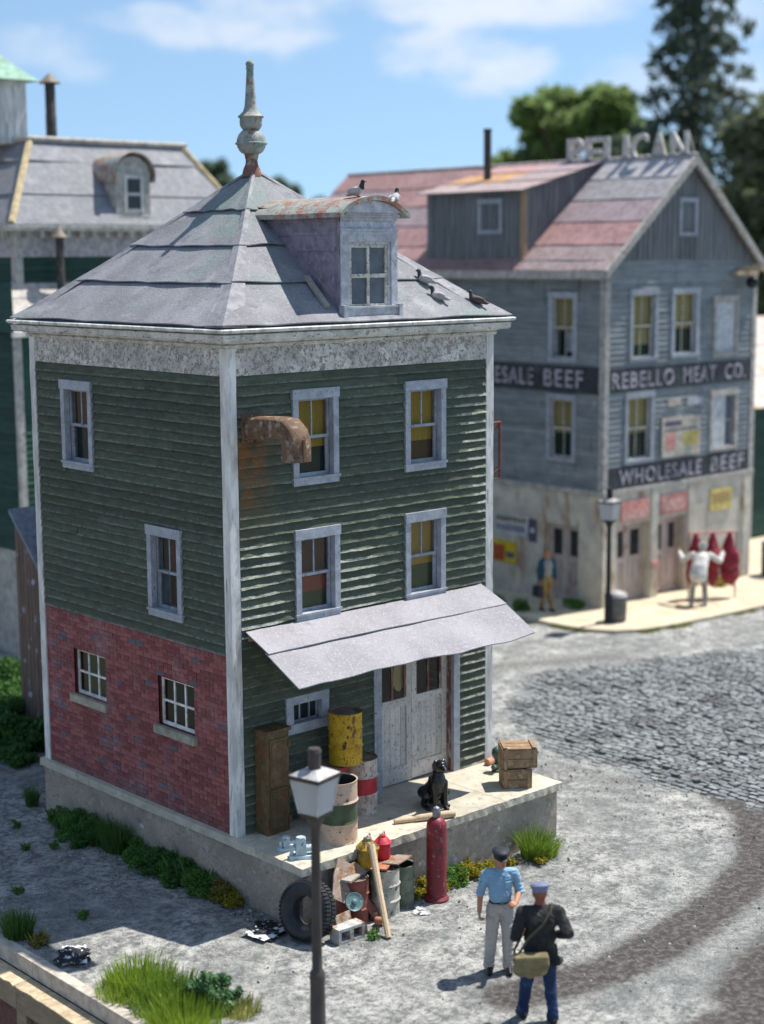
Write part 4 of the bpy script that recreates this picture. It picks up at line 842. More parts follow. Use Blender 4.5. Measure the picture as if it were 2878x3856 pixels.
mb.mbox(fd, dx0-.01, dx1+.01, 0, .035, 9.74, 9.80); mb.mbox(fd, dx0-.02, dx1+.02, 0, .055, 9.80, 9.83); mb.mbox(fd, dx0-.01, dx1+.01, 0, .03, 9.95, 10.0); mb.mbox(fd, dx0-.04, dx1+.04, 0, .06, 10.0, 10.035)
mb.mbox(fd, dx0-.015, 2.235, 0, .028, zb+.13, 9.74); mb.mbox(fd, 3.10, dx1+.015, 0, .028, zb+.13, 9.74); mb.mbox(fd, 2.235, 3.10, 0, .028, 9.64, 9.74)
mb.mbox(fd, dx0-.01, dx1+.01, 0, .085, zb-.01, zb+.12); mb.mbox(fd, dx0+.05, dx1-.05, 0, .11, zb+.12, zb+.15); mb.mbox(fd, dx0-.04, dx0+.03, 0, .12, zb-.02, zb+.17); mb.mbox(fd, dx1-.03, dx1+.04, 0, .12, zb-.02, zb+.17)
build(mb, 'dormer_trim', 'dormer_paint', dorm, world=True)
mb = MB(); a, b, c, d = sashbox; t = .05; us = [a+t, (a+b)/2, b-t]; zs = [c+t, (c+d)/2, d-t]
mb.mbox(fd, a, a+t, -.06, -.015, c, d); mb.mbox(fd, b-t, b, -.06, -.015, c, d); mb.mbox(fd, a+t, b-t, -.06, -.015, c, c+t); mb.mbox(fd, a+t, b-t, -.06, -.015, d-t, d); mb.mbox(fd, us[1]-.025, us[1]+.025, -.055, -.018, c+t, d-t); mb.mbox(fd, a+t, b-t, -.055, -.012, zs[1]-.03, zs[1]+.03)
ds = build(mb, 'sash', 'sash_white', dorm, world=True)
for i in range(2):
    for j in range(2):
        g = MB(); g.mbox(fd, us[i], us[i+1], -.048, -.043, zs[j], zs[j+1]); build(g, 'pane', 'glass_dusty', dorm, world=True)
# segmental copper roof over the dormer, and its tympanum
cxm = (dx0+dx1)/2+.01; hw = .70; za, zp = 10.06, 10.315; rad = (hw*hw+(zp-za)**2)/(2*(zp-za)); th = math.asin(hw/rad)
arc = lambda s, r=rad: (cxm+r*math.sin((s*2-1)*th), zp-rad+r*math.cos((s*2-1)*th))
def P(s, v):
    x, z = arc(s); yb = (z-EZ)/(AZ-EZ)*(AY+OV)-OV+.18; yf = dy-.17; wob = .006*math.sin(s*13)+.004*math.sin(v*9+s*5); return (x, yf+(yb-yf)*v, z+wob)
mb = MB(); mb.sheet(P, 18, 8, (0, 0, -.072)); build(mb, 'dormer_roof', 'copper_red', dorm, world=True, smooth=40)
mb = MB()
for rr_, yo in ((rad-.074, -.12), (rad-.115, -.085)):
    pts = [arc(s/14, rr_) for s in range(15)]; lo = 10.034; poly = [(x, max(z, lo)) for x, z in pts if z > lo-.02]
    n = len(poly); mb.add([(x, dy+yo, z) for x, z in poly]+[(x, dy+.02, z) for x, z in poly], [tuple(range(n)), *[(i, i+1, n+i+1, n+i) for i in range(n-1)]])
build(mb, 'tympanum', 'dormer_paint', dorm, world=True)
# awning of two felt sheets
awn = MB(); awn.mbox(fF, .25, 5.14, .03, .075, 3.88, 3.985); aw = build(awn, 'awning', 'old_wood', house, world=True)
for k, (ya, za_, yb, zb_, x0, x1) in enumerate(((-.03, 4.035, -.57, 3.797, .21, 5.18), (-.50, 3.805, -1.235, 3.415, .20, 5.185))):
    def P(s, v, k=k):
        x = x0+(x1-x0)*s; y = ya+(yb-ya)*v; z = za_+(zb_-za_)*v
        if k == 1: y += -.024*math.sin(s*9+1)*v*v-.014*math.sin(s*23)*v*v-.007*math.sin(s*61)*v*v; z += (.016*math.sin(s*6)+.022*max(0, 1-s*6)-.02*math.sin(s*14+2)**2)*v*v
        else: z += .012*math.sin(s*5)*v+.10*max(0, (s-.955)/.045)**2*(1-v)*.2; y += .006*math.sin(s*31)*v
        if k == 0 and s > .95: x -= .06*(1-v)*(s-.95)/.05
        return (x, y, z)
    mb = MB(); mb.sheet(P, 40, 6, (0, .004, -.016)); build(mb, 'awning_sheet', 'awning_felt', aw, world=True)
for x in (.45, 1.95, 3.5, 4.95):
    mb = MB(); mb.tube([(x, -.02, 3.86), (x, -.55, 3.74), (x, -1.12, 3.43)], .022, 6); build(mb, 'awning_bracket', 'old_wood', aw, world=True)
# rusty elbow duct
def duct():
    path = [Vector((.42, -.02, 7.00)), Vector((.42, -.40, 7.03)), Vector((.42, -.74, 7.04)), Vector((.42, -.86, 7.03)), Vector((.42, -.96, 6.96)), Vector((.42, -1.0, 6.86)), Vector((.42, -1.0, 6.60))]
    mb = MB(); vs = []; N = 12; k = len(path)
    for i, p in enumerate(path):
        t = (path[min(i+1, k-1)]-path[max(i-1, 0)]).normalized(); up = Vector((1, 0, 0)).cross(t); 
        for j in range(N):
            an = 2*math.pi*j/N; cx_, sy_ = math.cos(an), math.sin(an); q = .38
            vs.append(p+Vector((1, 0, 0))*(.175*math.copysign(abs(cx_)**q, cx_))+up*(.165*math.copysign(abs(sy_)**q, sy_)))
    fs = [(i*N+j, i*N+(j+1) % N, (i+1)*N+(j+1) % N, (i+1)*N+j) for i in range(k-1) for j in range(N)]
    mb.add(vs, fs); d_ = build(mb, 'exhaust_duct', 'rust_iron', house, world=True, smooth=40); d_['label'] = 'rusty box duct elbow turned down outside the wall'
    mb = MB(); mb.mbox(fF, .20, .64, .02, .055, 6.79, 7.21); build(mb, 'flange', 'rust_iron', d_, world=True)
    mb = MB(); mb.add([(.27, -.85, 6.605), (.57, -.85, 6.605), (.57, -1.15, 6.605), (.27, -1.15, 6.605)], [(0, 1, 2, 3)]); build(mb, 'duct_mouth', 'dark_inside', d_, world=True)
    mb = MB(); mb.box(.40, .44, -1.185, -1.16, 6.61, 6.92); build(mb, 'seam', 'rust_iron', d_, world=True)
duct()
# rusty bracket on the far corner
mb = MB(); mb.tube([(W+.0, .12, 6.68), (W+.36, .12, 6.68)], .022, 6); mb.tube([(W+.34, .12, 6.68), (W+.34, .12, 5.95)], .026, 6); mb.tube([(W+.0, .12, 5.72), (W+.34, .12, 5.93)], .022, 6); mb.tube([(W, .12, 6.35), (W+.34, .12, 6.66)], .015, 6); mb.tube([(W+.1, .12, 5.72), (W+.34, .12, 5.74), (W+.34, .12, 5.95)], .02, 6)
build(mb, 'wall_bracket', 'rust_red', house, world=True)

# ------------------------------------------------------------------ concrete dock under the house
dock = thing('concrete_dock', 'raised concrete loading dock with a chipped cream slab under the green house', 'loading dock', (2.6, 1.8, 0))
def slabs():
    rr = random.Random(8); xs = [-.115, 2.49, 4.05, 5.40]
    for a, b in zip(xs[:-1], xs[1:]):
        nx, ny = int((b-a)/.09), 18
        y0, y1 = -1.64, D+.10; ysl = [y0+(0.10*j if j < 17 else 0) for j in range(17)]+[.5, 2.0, 4.0, y1]
        mb = MB(); J = len(ysl)-1; a2, b2 = a+.004, b-.004
        def pt(i, j, z, inn=0):
            x = a2+(b2-a2)*i/nx; y = ysl[j]; e = rr.uniform(0, .014)
            if j == 0: y += e
            if i == 0 and a < 0: x += e
            if i == nx and b > 5.3: x -= e
            return (x, y, z-(rr.uniform(0, .012) if (j == 0 or (i == 0 and a < 0)) and z > .9 else 0))
        top = [[pt(i, j, ZD) for i in range(nx+1)] for j in range(J+1)]; vs = [p for r in top for p in r]; q = lambda i, j: j*(nx+1)+i
        fs = [(q(i, j), q(i+1, j), q(i+1, j+1), q(i, j+1)) for j in range(J) for i in range(nx)]
        per = [(i, 0) for i in range(nx)]+[(nx, j) for j in range(J)]+[(i, J) for i in range(nx, 0, -1)]+[(0, j) for j in range(J, 0, -1)]
        base = len(vs); vs += [(vs[q(*p)][0]+(rr.uniform(-.008, .008) if p[1] == 0 else 0), vs[q(*p)][1]+rr.uniform(-.01, .008), ZD-.125-rr.uniform(0, .008)) for p in per]; n = len(per)
        fs += [(q(*per[k]), q(*per[(k+1) % n]), base+(k+1) % n, base+k) for k in range(n)]+[tuple(range(base, base+n))]
        mb.add(vs, fs); build(mb, 'slab', 'dock_top', dock, world=True, fix=True)
slabs()
mb = MB(); mb.box(-.05, 5.335, -1.57, D+.04, -.12, ZD-.12); build(mb, 'base_wall', 'dock_base', dock, world=True)

# ================================================================== THINGS ON THE DOCK
def drum(name, label, loc, mats, h=.87, r=.275, open_top=False, rotz=0, ribs=True, group=None, bands=None):
    """a steel drum: ribbed shell, rim, lid; bands = z fractions where the paint changes"""
    t = thing(name, label, 'drum', loc, rotz, group); pr = []
    for i in range(31):
        q = i/30; z = q*h; rr_ = r
        if ribs:
            for c in (.335, .665): rr_ += .018*math.exp(-((q-c)/.018)**2)
        if q < .03 or q > .97: rr_ += .012
        pr.append((rr_, z))
    mb = MB(); n = 26
    for i in range(30):
        b = 0
        if bands: b = sum(1 for c in bands if (i+.5)/30 > c)
        mb.lathe(pr[i:i+2], n, mi=b, cap=False)
    if open_top: mb.lathe([(r-.012, h*.995), (r-.014, h*.25)], n, cap=False, mi=0); mb.lathe([(r-.012, h*.995), (r+.012, h*1.0)], n, cap=False, mi=0)
    build(mb, 'shell', list(mats), t, smooth=40)
    if open_top:
        mb = MB(); mb.lathe([(r-.02, h*.26), (.001, h*.26)], n, cap=False); build(mb, 'inner_floor', 'drum_inside', t)
        mb = MB(); mb.lathe([(r-.0155, h*.98), (r-.0165, h*.26)], n, cap=False); build(mb, 'inner_wall', 'drum_inside', t)
    else:
        mb = MB(); mb.lathe([(r+.006, h), (r-.012, h), (r-.014, h-.016), (.001, h-.016)], n, cap=False); build(mb, 'lid', 'lid_dirty', t, smooth=30)
        mb = MB(); mb.lathe([(.035, h-.016), (.035, h+.002), (.001, h+.002)], 10, (.13, .08, 0), cap=False); build(mb, 'bung', 'lid_dirty', t)
    mb = MB(); mb.lathe([(r+.012, 0), (r-.02, 0), (.001, .002)], n, cap=False); build(mb, 'bottom', mats[0], t)
    return t
drum('steel_drum', 'open cream drum with a broad green band on the dock edge', (1.03, -1.10, ZD), ['drum_cream', 'drum_green', 'drum_cream'], h=.93, r=.285, open_top=True, bands=(.34, .665))
drum('steel_drum', 'grimy white drum with a red band beside the plank doors', (2.11, -.37, ZD), ['drum_white', 'drum_red', 'drum_white'], h=.86, r=.27, bands=(.35, .67), rotz=1.0)
drum('steel_drum', 'dark red drum half hidden under the stacked yellow drum', (1.52, -.36, ZD), ['drum_red'], h=.86, r=.27, rotz=2.0)
drum('steel_drum', 'chipped yellow drum stacked on top of the other drums', (1.78, -.42, ZD+.865), ['drum_yellow'], h=.80, r=.255, rotz=.5)

# rusty locker
lk = thing('steel_locker', 'narrow rusty brown locker with two doors against the green wall', 'locker', (.34, -.31, ZD), 0)
lk.rotation_euler = (0, 0, R(2)); w_, d_, h_ = .43, .27, 1.60
mb = MB(); mb.box(0, w_, 0, d_, 0, h_-.05); build(mb, 'body', 'locker_rust', lk)
mb = MB(); mb.box(-.02, w_+.03, -.03, d_, h_-.05, h_); build(mb, 'top', 'locker_rust', lk)
for z0, z1, nm in ((.06, .70, 'lower'), (.74, 1.46, 'upper')):
    mb = MB(); mb.box(.05, w_-.02, -.018, -.001, z0, z1); dd = build(mb, 'door', 'locker_rust', lk)
    mb = MB(); mb.box(.08, w_-.06, -.026, -.018, z0+.05, z1-.05); build(mb, 'panel', 'locker_rust', dd)
    for z in (z0+.06, z1-.16): m2 = MB(); m2.box(w_-.035, w_+.012, -.034, -.018, z, z+.12); build(m2, 'hinge', 'locker_rust', dd)

# dog, seated
def dog():
    b = Body(); K = 'k'
    b.ell((0, -.14, .20), (.135, .17, .19), K); b.ell((0, -.02, .36), (.115, .15, .20), K); b.ell((0, .055, .46), (.105, .115, .15), K)
    b.chain([(0, .05, .50), (0, .075, .60), (0, .10, .67)], [.085, .072, .068], K)
    b.ell((0, .115, .715), (.075, .088, .072), K); b.cap((0, .16, .70), (0, .255, .675), .046, .033, K); b.ell((0, .285, .683), (.02, .016, .014), K); b.ell((0, .17, .752), (.05, .035, .02), K)
    for s in (-1, 1):
        b.chain([(s*.062, .09, .765), (s*.086, .095, .71), (s*.09, .10, .64)], [.022, .028, .018], K)
        b.chain([(s*.075, .09, .42), (s*.078, .115, .24), (s*.08, .125, .06)], [.055, .038, .033], K); b.cap((s*.08, .12, .032), (s*.082, .185, .028), .034, .03, K)
        b.chain([(s*.11, -.14, .22), (s*.15, .0, .22), (s*.15, -.10, .07)], [.11, .068, .045], K); b.cap((s*.15, -.10, .035), (s*.155, .06, .032), .035, .032, K)
    b.chain([(0, -.30, .07), (-.04, -.40, .035), (-.13, -.50, .03)], [.035, .028, .016], K)
    t = thing('dog', 'glossy black dog sitting upright on the dock slab', 'dog', (3.03, -1.12, ZD), R(163)); t.scale = (1.12, 1.08, 1.03)
    b.make('body', {'k': 'dog_black'}, t, voxel=.010, smooth=2)
    mb = MB(); mb.lathe([(.083, .575), (.089, .59), (.083, .605)], 18, (0, .07, 0), cap=False); build(mb, 'collar', 'leather_black', t)
    return t
dog()
# wooden club lying on the slab edge
mb = MB(); mb.tube([(0, 0, .04), (.03, 0, .04), (.32, 0, .037), (.36, 0, .05), (.42, 0, .055), (.85, 0, .06), (.97, 0, .055)], [.034, .038, .034, .050, .052, .058, .05], 12)
o = build(mb, 'wooden_bat', 'pale_wood', smooth=40, loc=(2.06, -1.20, ZD)); o.rotation_euler = (0, 0, math.atan2(-.40, .86)); tag(o, 'pale turned wooden bat lying along the dock slab edge', 'bat')
# pump parts
def pump(loc, rotz, label, k):
    t = thing('pump_casting', label, 'pump', loc, rotz)
    mb = MB(); mb.box(-.16*k, .16*k, -.09*k, .09*k, 0, .05*k); build(mb, 'base_plate', 'pump_blue', t)
    mb = MB(); mb.obox((0, 0, .16*k), (.15*k, .13*k, .24*k), taper=.85); build(mb, 'housing', 'pump_blue', t)
    mb = MB(); mb.tube([(.06*k, 0, .13*k), (.24*k, .02, .13*k)], .05*k, 12); build(mb, 'spout', 'pump_blue', t, smooth=40)
    mb = MB(); mb.tube([(0, -.02, .26*k), (0, -.02, .30*k)], .06*k, 12); build(mb, 'cap', 'pump_blue', t, smooth=40)
    mb = MB(); mb.tube([(-.13*k, -.02, .05*k), (-.13*k, -.02, .20*k)], .026*k, 8); build(mb, 'bolt', 'pump_blue', t, smooth=40)
pump((.16, -1.29, ZD), R(-35), 'pale blue pump casting with a square housing on the dock corner', 1.05); pump((.20, -.90, ZD), R(-20), 'smaller pale blue pump fitting beside the rusty locker', .72)
# crates
def crate(loc, rotz, label, size):
    t = thing('wooden_crate', label, 'crate', loc, rotz, None); sx, sy, sz = size; n = 2
    for f in range(n):
        z0 = f*sz/n+.004; z1 = (f+1)*sz/n-.006
        for s, (a, b, c, d) in enumerate(((-sx/2, sx/2, -sy/2, -sy/2+.025), (-sx/2, sx/2, sy/2-.025, sy/2), (-sx/2, -sx/2+.025, -sy/2+.026, sy/2-.026), (sx/2-.025, sx/2, -sy/2+.026, sy/2-.026))):
            mb = MB(); mb.box(a, b, c, d, z0, z1); build(mb, 'board', 'crate_wood', t)
    for i in range(3):
        mb = MB(); mb.box(-sx/2, sx/2, -sy/2+sy*i/3+.004, -sy/2+sy*(i+1)/3-.004, sz-.003, sz+.018+.003*i); build(mb, 'lid_board', 'crate_wood', t)
    for x in (-sx/2+.05, sx/2-.05):
        mb = MB(); mb.box(x-.03, x+.03, -sy/2-.016, -sy/2-.001, 0, sz); mb.box(x-.03, x+.03, -sy/2, sy/2, sz+.026, sz+.042); build(mb, 'batten', 'crate_wood', t)
    return t
crate((4.74, -1.20, ZD), R(-38), 'brown plank crate at the bottom of the stack on the dock end', (.48, .40, .29)); crate((4.80, -1.19, ZD+.335), R(-38), 'brown plank crate at the top of the stack, overhanging', (.57, .46, .30))
# green valve beside the crates
t = thing('pipe_valve', 'small dark green pipe valve standing beside the stacked crates', 'valve', (5.03, -.52, ZD), .4)
mb = MB(); mb.lathe([(.09, 0), (.09, .03), (.045, .04), (.045, .2), (.075, .24), (.095, .31), (.08, .38), (.03, .42), (.001, .425)], 16); build(mb, 'body', 'valve_green', t, smooth=40)
mb = MB(); mb.tube([(-.05, 0, .12), (-.19, 0, .12)], .04, 10); mb.tube([(.05, 0, .12), (.16, 0, .12)], .04, 10); build(mb, 'flange', 'valve_green', t, smooth=40)
mb = MB(); mb.lathe([(.07, -.012), (.085, 0), (.07, .012), (.055, 0), (.07, -.012)], 16, (0, 0, 0), cap=False); mb.v = [(x+.13, -.10+z, .20+y) for x, y, z in mb.v]; build(mb, 'hand_wheel', 'valve_green', t, smooth=40)
mb = MB(); mb.tube([(0, 0, .055), (.28, .05, .055)], [.06, .065], 12); o = build(mb, 'clay_pipe', 'terracotta', loc=(5.43, .10, ZD), smooth=40); o.location = (5.12, -.20, ZD); tag(o, 'short orange clay pipe lying by the white corner post', 'pipe')

# ================================================================== JUNK IN FRONT OF THE DOCK
drum('scrap_barrel', 'reddish rust barrel in the junk pile behind the leaning stick', (.72, -1.80, 0), ['barrel_rust'], h=.66, r=.20)
drum('scrap_barrel', 'pale flaking white and grey-green barrel in the junk pile', (1.22, -1.90, 0), ['barrel_mixed'], h=.70, r=.21)
drum('scrap_barrel', 'olive green barrel with open top at the end of the junk pile', (1.64, -1.82, 0), ['barrel_olive'], h=.62, r=.175, open_top=True)
# planks laid across the barrels
mb = MB(); mb.box(-.32, .32, -.12, .12, 0, .022); o = build(mb, 'scrap_board', 'scrap_orange', loc=(1.27, -1.83, .715), rotz=R(32)); o.rotation_euler = (R(-4), R(3), R(32)); tag(o, 'rusty orange scrap sheet lying across the junk barrels', 'scrap')
mb = MB(); mb.box(-.22, .22, -.13, .13, 0, .02); o = build(mb, 'scrap_board', 'scrap_metal', loc=(1.44, -1.93, .745), rotz=R(15)); o.rotation_euler = (R(-8), R(2), R(18)); tag(o, 'pale flaking tin sheet overlapping the rusty orange sheet', 'scrap')
mb = MB(); mb.box(-.34, .34, -.08, .08, 0, .03); o = build(mb, 'scrap_board', 'grey_wood', loc=(.78, -1.79, .672), rotz=R(20)); tag(o, 'weathered grey board resting on the reddish rust barrel', 'board')
# cans
def can(loc, label, mat, r, h):
    t = thing('fuel_can', label, 'can', loc, .5)
    mb = MB(); mb.lathe([(r*.92, 0), (r, .02), (r, h*.66), (r*1.16, h*.68), (r*1.16, h*.72), (r*.98, h*.78), (r*.62, h*.93), (r*.5, h*.95), (.001, h*.95)], 18); build(mb, 'body', mat, t, smooth=35)
    mb = MB(); mb.lathe([(r*.42, h*.95), (r*.42, h*1.05), (r*.3, h*1.06), (.001, h*1.06)], 12, cap=False); build(mb, 'cap', mat if 'red' in mat else 'lid_dirty', t, smooth=35)
    mb = MB(); mb.tube([(-r*.9, 0, h*.78), (-r*.7, 0, h*1.12), (r*.7, 0, h*1.12), (r*.9, 0, h*.78)], .009, 6); build(mb, 'handle', 'lid_dirty', t)
can((1.03, -1.74, .705), 'dirty yellow milk-can shaped fuel can on the junk pile', 'can_yellow', .15, .42); can((1.37, -1.69, .745), 'small bright red can beside the yellow fuel can', 'can_red', .115, .33)
# leaning scrap sheet, stick, disc, tyre, block
mb = MB(); rr = random.Random(3); pts = [(-.20, 0), (-.05, -.02), (.16, 0), (.19, .25), (.14, .30), (.20, .38), (.17, .52), (.02, .60), (-.02, .55), (-.18, .58), (-.21, .3)]
mb.prism([(x*1.45, y*1.02) for x, y in pts], 1, -.014, .014); o = build(mb, 'scrap_sheet', 'scrap_metal', loc=(.46, -1.96, .38)); o.rotation_euler = (R(-30), R(26), R(-14)); tag(o, 'ragged rusty metal sheet leaning on the dock above the tyre', 'scrap')
mb = MB(); mb.tube([(0, 0, 0), (.17, .36, .52), (.36, .74, 1.07)], [.044, .046, .052], 8); o = build(mb, 'wooden_stick', 'pale_wood', loc=(.64, -2.60, .01), smooth=30); tag(o, 'long pale stick leaning from the ground onto the dock', 'stick')
t = thing('pulley_disc', 'round teal metal disc with a hub propped in the junk', 'disc', (.52, -2.02, .40), 0); t.scale = (.78, .78, .78)
t.rotation_euler = (R(62), R(8), R(-28)); mb = MB(); mb.lathe([(.001, -.02), (.17, -.02), (.175, 0), (.165, .018), (.12, .0), (.06, .004), (.001, .004)], 24, cap=False); build(mb, 'dish', 'teal_metal', t, smooth=40); mb = MB(); mb.lathe([(.05, 0), (.045, .04), (.02, .05), (.001, .05)], 14, cap=False); build(mb, 'hub', 'teal_metal', t, smooth=40)
def tyre():
    t = thing('truck_tyre', 'big black truck tyre with chunky tread leaning on the dock', 'tyre', (-.16, -1.80, .41), 0)
    t.rotation_euler = (R(74), 0, R(-78)); Ro, Ri, wd = .405, .20, .14
    prof_ = [(Ri, -wd*.55), (Ri+.03, -wd*.8), (Ri+.10, -wd*1.02), (Ro-.05, -wd*.98), (Ro-.012, -wd*.80), (Ro, -wd*.4), (Ro, wd*.4), (Ro-.012, wd*.80), (Ro-.05, wd*.98), (Ri+.10, wd*1.02), (Ri+.03, wd*.8), (Ri, wd*.55), (Ri+.02, wd*.4), (Ri+.02, -wd*.4)]
    mb = MB(); mb.lathe(prof_+[prof_[0]], 56, cap=False)
    build(mb, 'carcass', 'rubber_side', t, smooth=40)
    mb = MB(); N = 46
    for i in range(N):
        for s in (-1, 1):
            a = 2*math.pi*(i+(.5 if s > 0 else 0))/N; da = 2*math.pi/N*.32
            vs = []
            for r_, z0, z1 in ((Ro-.03, s*.006, s*wd*1.0), (Ro+.016, s*.01, s*wd*.82)):
                for z in (z0, z1):
                    for q in (-da, da): vs.append((r_*math.cos(a+q), r_*math.sin(a+q), z))
            mb.add(vs, [(0, 1, 3, 2), (4, 6, 7, 5), (0, 4, 5, 1), (2, 3, 7, 6), (0, 2, 6, 4), (1, 5, 7, 3)])
    build(mb, 'tread', 'rubber', t)
tyre()
t = thing('cinder_block', 'pale cinder block stained with rust beside the truck tyre', 'block', (.21, -2.22, 0), R(-3))
mb = MB(); W2, D2, H2 = .46, .21, .22
for x0, x1 in ((-.23, -.185), (-.03, .03), (.185, .23)): mb.box(x0, x1, -D2/2, D2/2, .042, H2-.042)
mb.box(-.23, .23, -D2/2, D2/2, 0, .04); mb.box(-.23, .23, -D2/2, D2/2, H2-.04, H2); mb.box(-.18, .18, D2/2-.03, D2/2-.005, .041, H2-.041); build(mb, 'shell', 'cinder', t)
mb = MB(); mb.obox((.02, .06, .27), (.30, .03, .13), (R(-15), 0, R(6))); o = build(mb, 'scrap_angle', 'scrap_metal', loc=(.21, -2.16, .0)); tag(o, 'bent rusty bracket standing on the cinder block', 'scrap')
t = thing('rusty_box', 'dark rusted box wedged behind the tyre in the junk', 'box', (.40, -1.745, 0)); mb = MB(); mb.box(-.16, .16, -.14, .14, 0, .42); build(mb, 'body', 'barrel_rust', t); mb = MB(); mb.box(-.17, .17, -.15, .15, .42, .45); build(mb, 'lid', 'lid_dirty', t)
rr = random.Random(14)
for i, (x, y, z, L_, w_, th_, rx, ry, rz_, mt, lab) in enumerate((
    (.62, -1.72, .02, .95, .15, .03, -14, 12, 10, 'scrap_metal', 'tall flaking board leaning on the dock behind the rust barrel'), (.93, -1.68, .02, .88, .12, .03, -10, -9, -6, 'old_wood', 'narrow brown board leaning between the junk barrels'), (.42, -1.86, .30, .52, .20, .02, -26, 30, 8, 'barrel_rust', 'dark rust plate leaning over the teal disc'), (.16, -1.86, .02, .60, .10, .03, -18, 34, 0, 'grey_wood', 'grey splintered board poking out beside the tyre'), (1.42, -1.72, .02, .80, .10, .025, -8, 6, 5, 'scrap_orange', 'thin rusty strip standing behind the pale barrel'), (.98, -2.02, .02, .42, .14, .02, -30, -20, 14, 'barrel_rust', 'short rust plate between the two front barrels'))):
    pts = [(-w_/2, 0), (w_/2, rr.uniform(0, .02)), (w_/2*rr.uniform(.8, 1.1), L_*.6), (w_/2, L_*rr.uniform(.9, 1.0)), (0, L_*rr.uniform(.92, 1.04)), (-w_/2*rr.uniform(.7, 1), L_*rr.uniform(.86, .98)), (-w_/2*1.05, L_*.4)]
    mb = MB(); mb.prism(pts, 1, -th_/2, th_/2); o = build(mb, 'scrap_board', mt, loc=(x, y, z)); o.rotation_euler = (R(rx), R(ry), R(rz_)); tag(o, lab, 'scrap')
for i, (x, y, lab) in enumerate(((.83, -2.12, 'rusty tin lying flat in front of the rust barrel'), (.95, -1.95, 'small dark tin between the junk barrels'), (.55, -2.18, 'crushed rusty tin beside the cinder block'))):
    mb = MB(); mb.lathe([(.055, 0), (.06, .01), (.058, .11), (.062, .12), (.05, .118), (.048, .02)], 12, sy=.8 if i == 2 else 1); o = build(mb, 'tin_can', ('scrap_orange', 'lid_dirty', 'scrap_metal')[i], loc=(x, y, .06 if i == 0 else 0), smooth=40); tag(o, lab, 'tin')
    if i == 0: o.rotation_euler = (R(88), 0, R(30))
# gas cylinder
t = thing('gas_cylinder', 'tall dark red gas cylinder standing beside the dock', 'gas cylinder', (2.11, -2.06, 0))
mb = MB(); mb.lathe([(.185, 0), (.185, .03), (.150, .07), (.150, 1.12), (.142, 1.18), (.115, 1.235), (.075, 1.265), (.055, 1.275)], 24); build(mb, 'body', 'cylinder_red', t, smooth=40)
mb = MB(); mb.lathe([(.052, 1.27), (.062, 1.31), (.062, 1.37), (.045, 1.42), (.001, 1.445)], 14); build(mb, 'valve_cap', 'cylinder_cap', t, smooth=40)
# litter
def litter(loc, rotz, label, seed):
    t = thing('newspaper', label, 'newspaper', loc, rotz); rr = random.Random(seed)
    for k in range(3):
        a, b = rr.uniform(.22, .30), rr.uniform(.16, .22); ph = rr.uniform(0, 6); ox, oy = rr.uniform(-.07, .07), rr.uniform(-.07, .07); an = rr.uniform(-.7, .7); am = .008+.013*k
        def P(u, v):
            x = (u-.5)*2*a; y = (v-.5)*2*b; z = .014+.012*k+am*abs(math.sin(u*5+ph))+am*.7*abs(math.sin(v*6+ph*2)); return (ox+x*math.cos(an)-y*math.sin(an), oy+x*math.sin(an)+y*math.cos(an), z)
        mb = MB(); mb.sheet(P, 14, 10, (0, 0, -.004)); build(mb, 'page', 'paper_print' if k != 1 else 'paper', t, smooth=50)
litter((-.46, -1.28, 0), .5, 'crumpled printed newspaper lying against the dock wall', 4); litter((-2.96, -.10, 0), 1.2, 'crumpled printed newspaper lying by the retaining wall kerb', 9)
for i, (x, y) in enumerate(((1.55, -2.25), (1.66, -2.18), (1.60, -2.33))):
    mb = MB(); rr = random.Random(i); 
    mb.grid(lambda u, v: ((u-.5)*.16, (v-.5)*.12, .012+.035*abs(math.sin(u*4+i))*abs(math.cos(v*3+i))), 6, 5); o = build(mb, 'paper_scrap', 'sign_white', loc=(x, y, .0), rotz=i*1.3); tag(o, ('crumpled white paper scrap close to the pale flaking barrel', 'crumpled white paper scrap next to the olive barrel', 'crumpled white paper scrap farthest out from the junk barrels')[i], 'paper', 'paper scraps')

# ================================================================== PEOPLE
def head(b, c, skin, hair=None, tilt=0.0, turn=0.0):
    c = Vector(c); rm = Matrix.Rotation(turn, 3, 'Z') @ Matrix.Rotation(tilt, 3, 'X'); q = lambda x, y, z: c+rm @ Vector((x, y, z))
    b.ell(c, (.077, .096, .112), skin, rm); b.ell(q(0, .032, -.055), (.06, .068, .062), skin, rm); b.ell(q(0, .112, -.015), (.014, .020, .022), skin, rm); b.ell(q(0, .088, .02), (.055, .02, .014), skin, rm)
    b.ell(q(0, .094, -.062), (.026, .012, .007), 'lip', rm); b.ell(q(0, .082, -.095), (.03, .025, .02), skin, rm)
    for s in (-1, 1):
        b.ell(q(s*.078, -.005, -.012), (.012, .02, .032), skin, rm); b.ell(q(s*.032, .088, .0), (.012, .010, .007), 'eye', rm)
    if hair: b.ell(q(0, -.02, .018), (.082, .088, .104), hair, rm)
